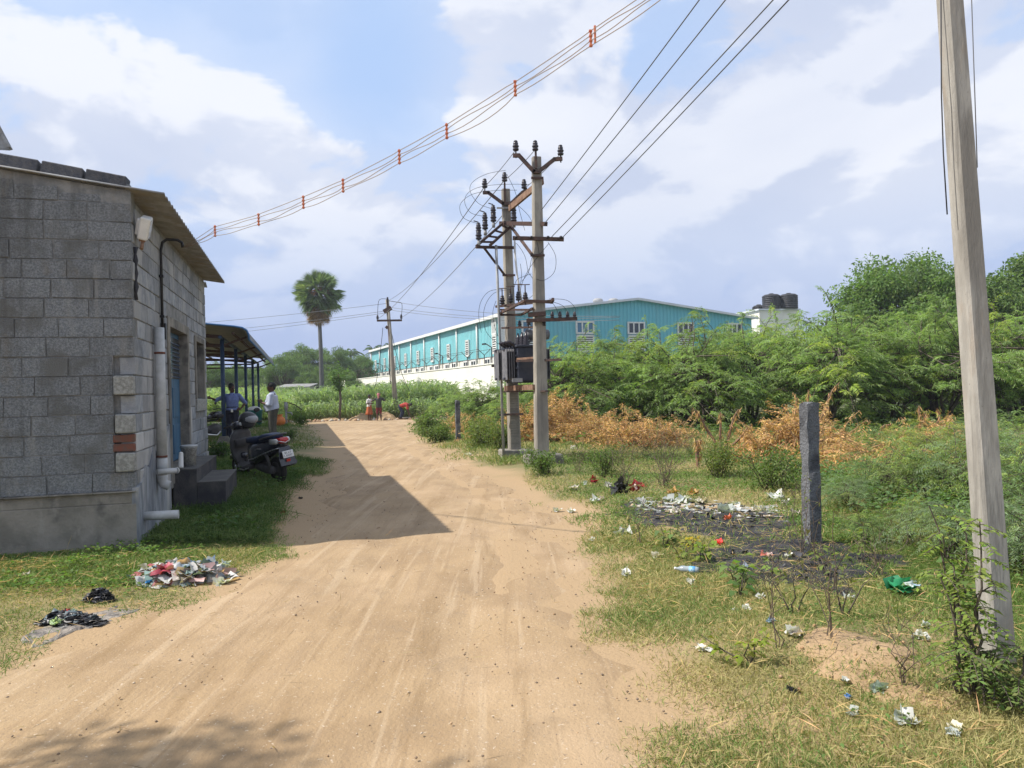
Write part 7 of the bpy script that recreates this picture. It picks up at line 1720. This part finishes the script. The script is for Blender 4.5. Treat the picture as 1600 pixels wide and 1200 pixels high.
rag('blue_scrap', 233, 915, .03, .035, .8, (.05, .26, .62), 'bright blue scrap at the left end of the rubbish heap', 'scrap', None, 8); rag('white_bag', 345, 913, .0, .075, .45, (.66, .66, .66), 'clean white bag on the lane edge right of the rubbish heap', 'bag', None, 4, .4); rag('white_scrap', 350, 893, .04, .065, 1.0, (.55, .60, .62), 'upright pale torn bag at the right end of the rubbish heap', 'bag', (.3, .36, .42), 12)
rag('blue_cloth', 325, 893, .05, .10, .6, (.13, .18, .25), 'dark blue grey cloth at the right part of the rubbish heap', 'cloth', (.3, .33, .34), 17); rag('maroon_scrap', 318, 905, .02, .05, .9, (.25, .06, .07), 'small maroon scrap in the grass by the rubbish heap', 'scrap', None, 18)
# burnt bits on the left
bcx = gzt(155, 940); v, q, c = heap(110, bcx.x, bcx.y, .11, .06, .10, 15, [(.012, .012, .014), (.02, .02, .022), (.035, .035, .04), (.10, .10, .11)], (.03, .07))
o = tag(link('burnt_bag', npmesh('burnt_bag', v, q, c, 'plasticbag')), 'black burnt plastic lump on the grass above the ash', 'burnt bag'); o.modifiers.new('thick', 'SOLIDIFY').thickness = .002
bcx = gzt(112, 975); v, q, c = heap(170, bcx.x, bcx.y, .24, .07, .07, 16, [(.015, .015, .018), (.03, .03, .032), (.06, .06, .065), (.2, .19, .18), (.36, .34, .32), (.12, .16, .18)], (.03, .08))
o = tag(link('burnt_rubbish', npmesh('burnt_rubbish', v, q, c, 'plasticbag')), 'half burnt black rubbish lying on the grey ash patch', 'burnt rubbish'); o.modifiers.new('thick', 'SOLIDIFY').thickness = .002
rag('pale_green_bag', 88, 980, .03, .05, .5, (.52, .62, .42), 'pale green scrap of plastic on the ash patch', 'scrap', None, 21); rag('teal_scrap', 95, 972, .045, .035, .7, (.10, .20, .24), 'dark teal scrap next to the pale green scrap', 'scrap', None, 22); rag('red_scrap', 104, 968, .055, .025, .5, (.35, .03, .03), 'small dark red scrap on the burnt rubbish', 'scrap', None, 23); rag('clear_scrap', 115, 955, .0, .035, .6, (.38, .46, .45), 'clear scrap on the grass above the ash patch', 'scrap', None, 24)
rag('grey_stone', 38, 902, -.01, .06, .6, (.40, .39, .36), 'pale grey stone lump at the foot of the block wall', 'stone', None, 30, .3)
rag('dark_stick', 470, 779, .0, .05, .3, (.04, .035, .03), 'dark flat scrap at the grass edge below the scooter', 'scrap', None, 31, .4); rag('red_wrapper', 441, 805, .03, .05, .4, (.3, .06, .04), 'small red brown wrapper in the long grass', 'wrapper', None, 32, .4)
# charred debris scattered over the burnt ground
parts = []
for B_, nn_, sd_ in ((BURN[0], 220, 61), (BURN[1], 200, 62)):
    P = np.array([(p.x, p.y) for p in B_]); cc_ = P.mean(0); v, q, c = heap(nn_*2//3, cc_[0], cc_[1], (P[:, 0].max()-P[:, 0].min())*.45, (P[:, 1].max()-P[:, 1].min())*.42, .045, sd_, [(.015, .015, .018), (.03, .03, .034), (.05, .05, .055), (.07, .07, .08), (.02, .02, .02)], (.02, .07)); parts.append((v, q, c))
v, q, c = cat3(parts); tag(link('charred_debris', npmesh('charred_debris', v, q, c, 'plasticbag')), kind='stuff')
parts = []; P = BURN[0]; 
rng = np.random.default_rng(64); n = 260
u_ = rng.uniform(985, 1230, n); vv = 790+rng.normal(size=n)*7+(u_-985)*.06; V_ = [gzt(a, b, 2) for a, b in zip(u_, vv)]
v, q, c = heap(n, 0, 0, 0, 0, 0, 65, [(.5, .5, .48), (.42, .44, .44), (.55, .5, .46), (.3, .3, .3), (.45, .33, .2)], (.04, .13)); v = v.reshape(n, 16, 3); off = np.array([(p.x, p.y, p.z+.03) for p in V_])-v.mean(1); v = (v+off[:, None]).reshape(-1, 3); v[:, 2] = np.maximum(v[:, 2], .03)
tag(link('shredded_litter', npmesh('shredded_litter', v, q, c, 'plasticbag')), kind='stuff')
# pebbles and clods on the lane and verges
def pebbles(n, x0, x1, y0, y1, dens, size, cols, seed):
    rng = np.random.default_rng(seed); x = rng.uniform(x0, x1, n); y = rng.uniform(y0, y1, n); k = rng.random(n) < dens(x, y); x, y = x[k], y[k]; k = len(x)
    o = np.array([(1, 0, 0), (0, 1, 0), (-1, 0, 0), (0, -1, 0), (0, 0, .8), (0, 0, -.8)], float); s = size*rng.random(k)**3+size*.12
    V = o[None]*s[:, None, None]*(1+.4*(rng.random((k, 6, 3))-.5)); an = rng.random(k)*6.28; c_, s_ = np.cos(an), np.sin(an); X_ = V[..., 0]*c_[:, None]-V[..., 1]*s_[:, None]; Y_ = V[..., 0]*s_[:, None]+V[..., 1]*c_[:, None]
    V = np.stack([X_, Y_, V[..., 2]], -1)+np.stack([x, y, gh(x, y)+.012+s*.2], 1)[:, None]
    f = np.array([(0, 1, 4), (1, 2, 4), (2, 3, 4), (3, 0, 4), (1, 0, 5), (2, 1, 5), (3, 2, 5), (0, 3, 5)]); Q = (f[None]+(np.arange(k)*6)[:, None, None]).reshape(-1, 3)
    C = np.repeat((np.array(cols)[rng.integers(len(cols), size=k)])*(1+.3*(rng.random((k, 1))-.5)), 6, 0); return V.reshape(-1, 3), Q, C
onroad = lambda x, y: ((x > xl(y)+.1) & (x < xr(y)-.1))*1.
EDG = lambda x, y: onroad(x, y)*np.clip(.28+np.exp(-np.minimum(x-xl(y), xr(y)-x)/.5), 0, 1)
v, q, c = pebbles(22000, -7, 3, 2.2, 16, EDG, .0095, [(.42, .29, .17), (.30, .20, .12), (.22, .16, .11), (.44, .36, .27), (.19, .145, .11)], 71)
MT['pebble'] = mat('pebble', None, attr=True, rough=.95, spec=.15)
tag(link('pebbles', npmesh('pebbles', v, q, c, 'pebble')), kind='stuff')
v, q, c = pebbles(1600, 1.0, 3.2, 3.2, 5.2, lambda x, y: hump(x, y)**3, .014, [(.36, .22, .12), (.3, .18, .10), (.42, .28, .17)], 72)
tag(link('soil_clods', npmesh('soil_clods', v, q, c, 'pebble')), kind='stuff')
patch('red_soil_hump', [gzt(*p) for p in [(1230, 1000), (1300, 985), (1385, 1005), (1430, 1060), (1500, 1090), (1420, 1110), (1330, 1060), (1260, 1035)]], 'redsoil', .012, wob=.4, seed=7)
# heaps of dug red earth along the far track
def mound(u0, u1, d, H, label, seed):
    a = at_u(u0, d); b = at_u(u1, d); c = (a+b)/2; rx = (b-a).length/2; nr, na = 14, 40; V = []
    for i in range(nr):
        f = i/(nr-1)
        for k in range(na):
            an = 6.283*k/na; x = c.x+math.cos(an)*rx*f; y = c.y+math.sin(an)*.9*f; V.append((x, y, float(gh(x, y))-.05+H*(1-f*f)*(.45+1.1*float(fbm(x*1.6+seed, y*1.6, 3)))))
    J = np.arange(nr*na).reshape(nr, na); J2 = np.roll(J, -1, 1); Q = np.stack([J[:-1], J[1:], J2[1:], J2[:-1]], -1).reshape(-1, 4)
    o = link('soil_heap', npmesh('soil_heap', np.array(V), Q, None, 'redsoil')); return tag(o, label, 'soil heap', 'heaps of dug earth along the far track')
mound(492, 545, 46.4, .30, 'low pale soil heap at the left end of the far track', 1); mound(540, 585, 46.2, .45, 'red soil heap behind the worker in the orange skirt', 2); mound(583, 622, 46.0, .5, 'red soil heap behind the worker with raised arms', 3); mound(640, 690, 48, .7, 'brown soil heap right of the stooping worker', 4)
v, q, c = pebbles(500, -15, -4, 44.6, 46, lambda x, y: np.ones_like(x)*.7, .16, [(.36, .25, .17), (.42, .38, .32), (.28, .17, .11)], 73)
tag(link('track_rubble', npmesh('track_rubble', v, q, c, 'pebble')), kind='stuff')
# ---- thin summer haze filling the air of the whole place
m = MB(); m.box((0, 82, 14), (390, 270, 32)); 
hm_ = bpy.data.materials.new('haze'); hm_.use_nodes = True; t = hm_.node_tree; t.nodes.clear()
vo = t.nodes.new('ShaderNodeVolumePrincipled'); vo.inputs['Color'].default_value = (.86, .92, 1, 1); vo.inputs['Density'].default_value = .0006; vo.inputs['Anisotropy'].default_value = .3
ou = t.nodes.new('ShaderNodeOutputMaterial'); t.links.new(vo.outputs[0], ou.inputs['Volume'])
tag(m.build('haze', hm_), kind='stuff')
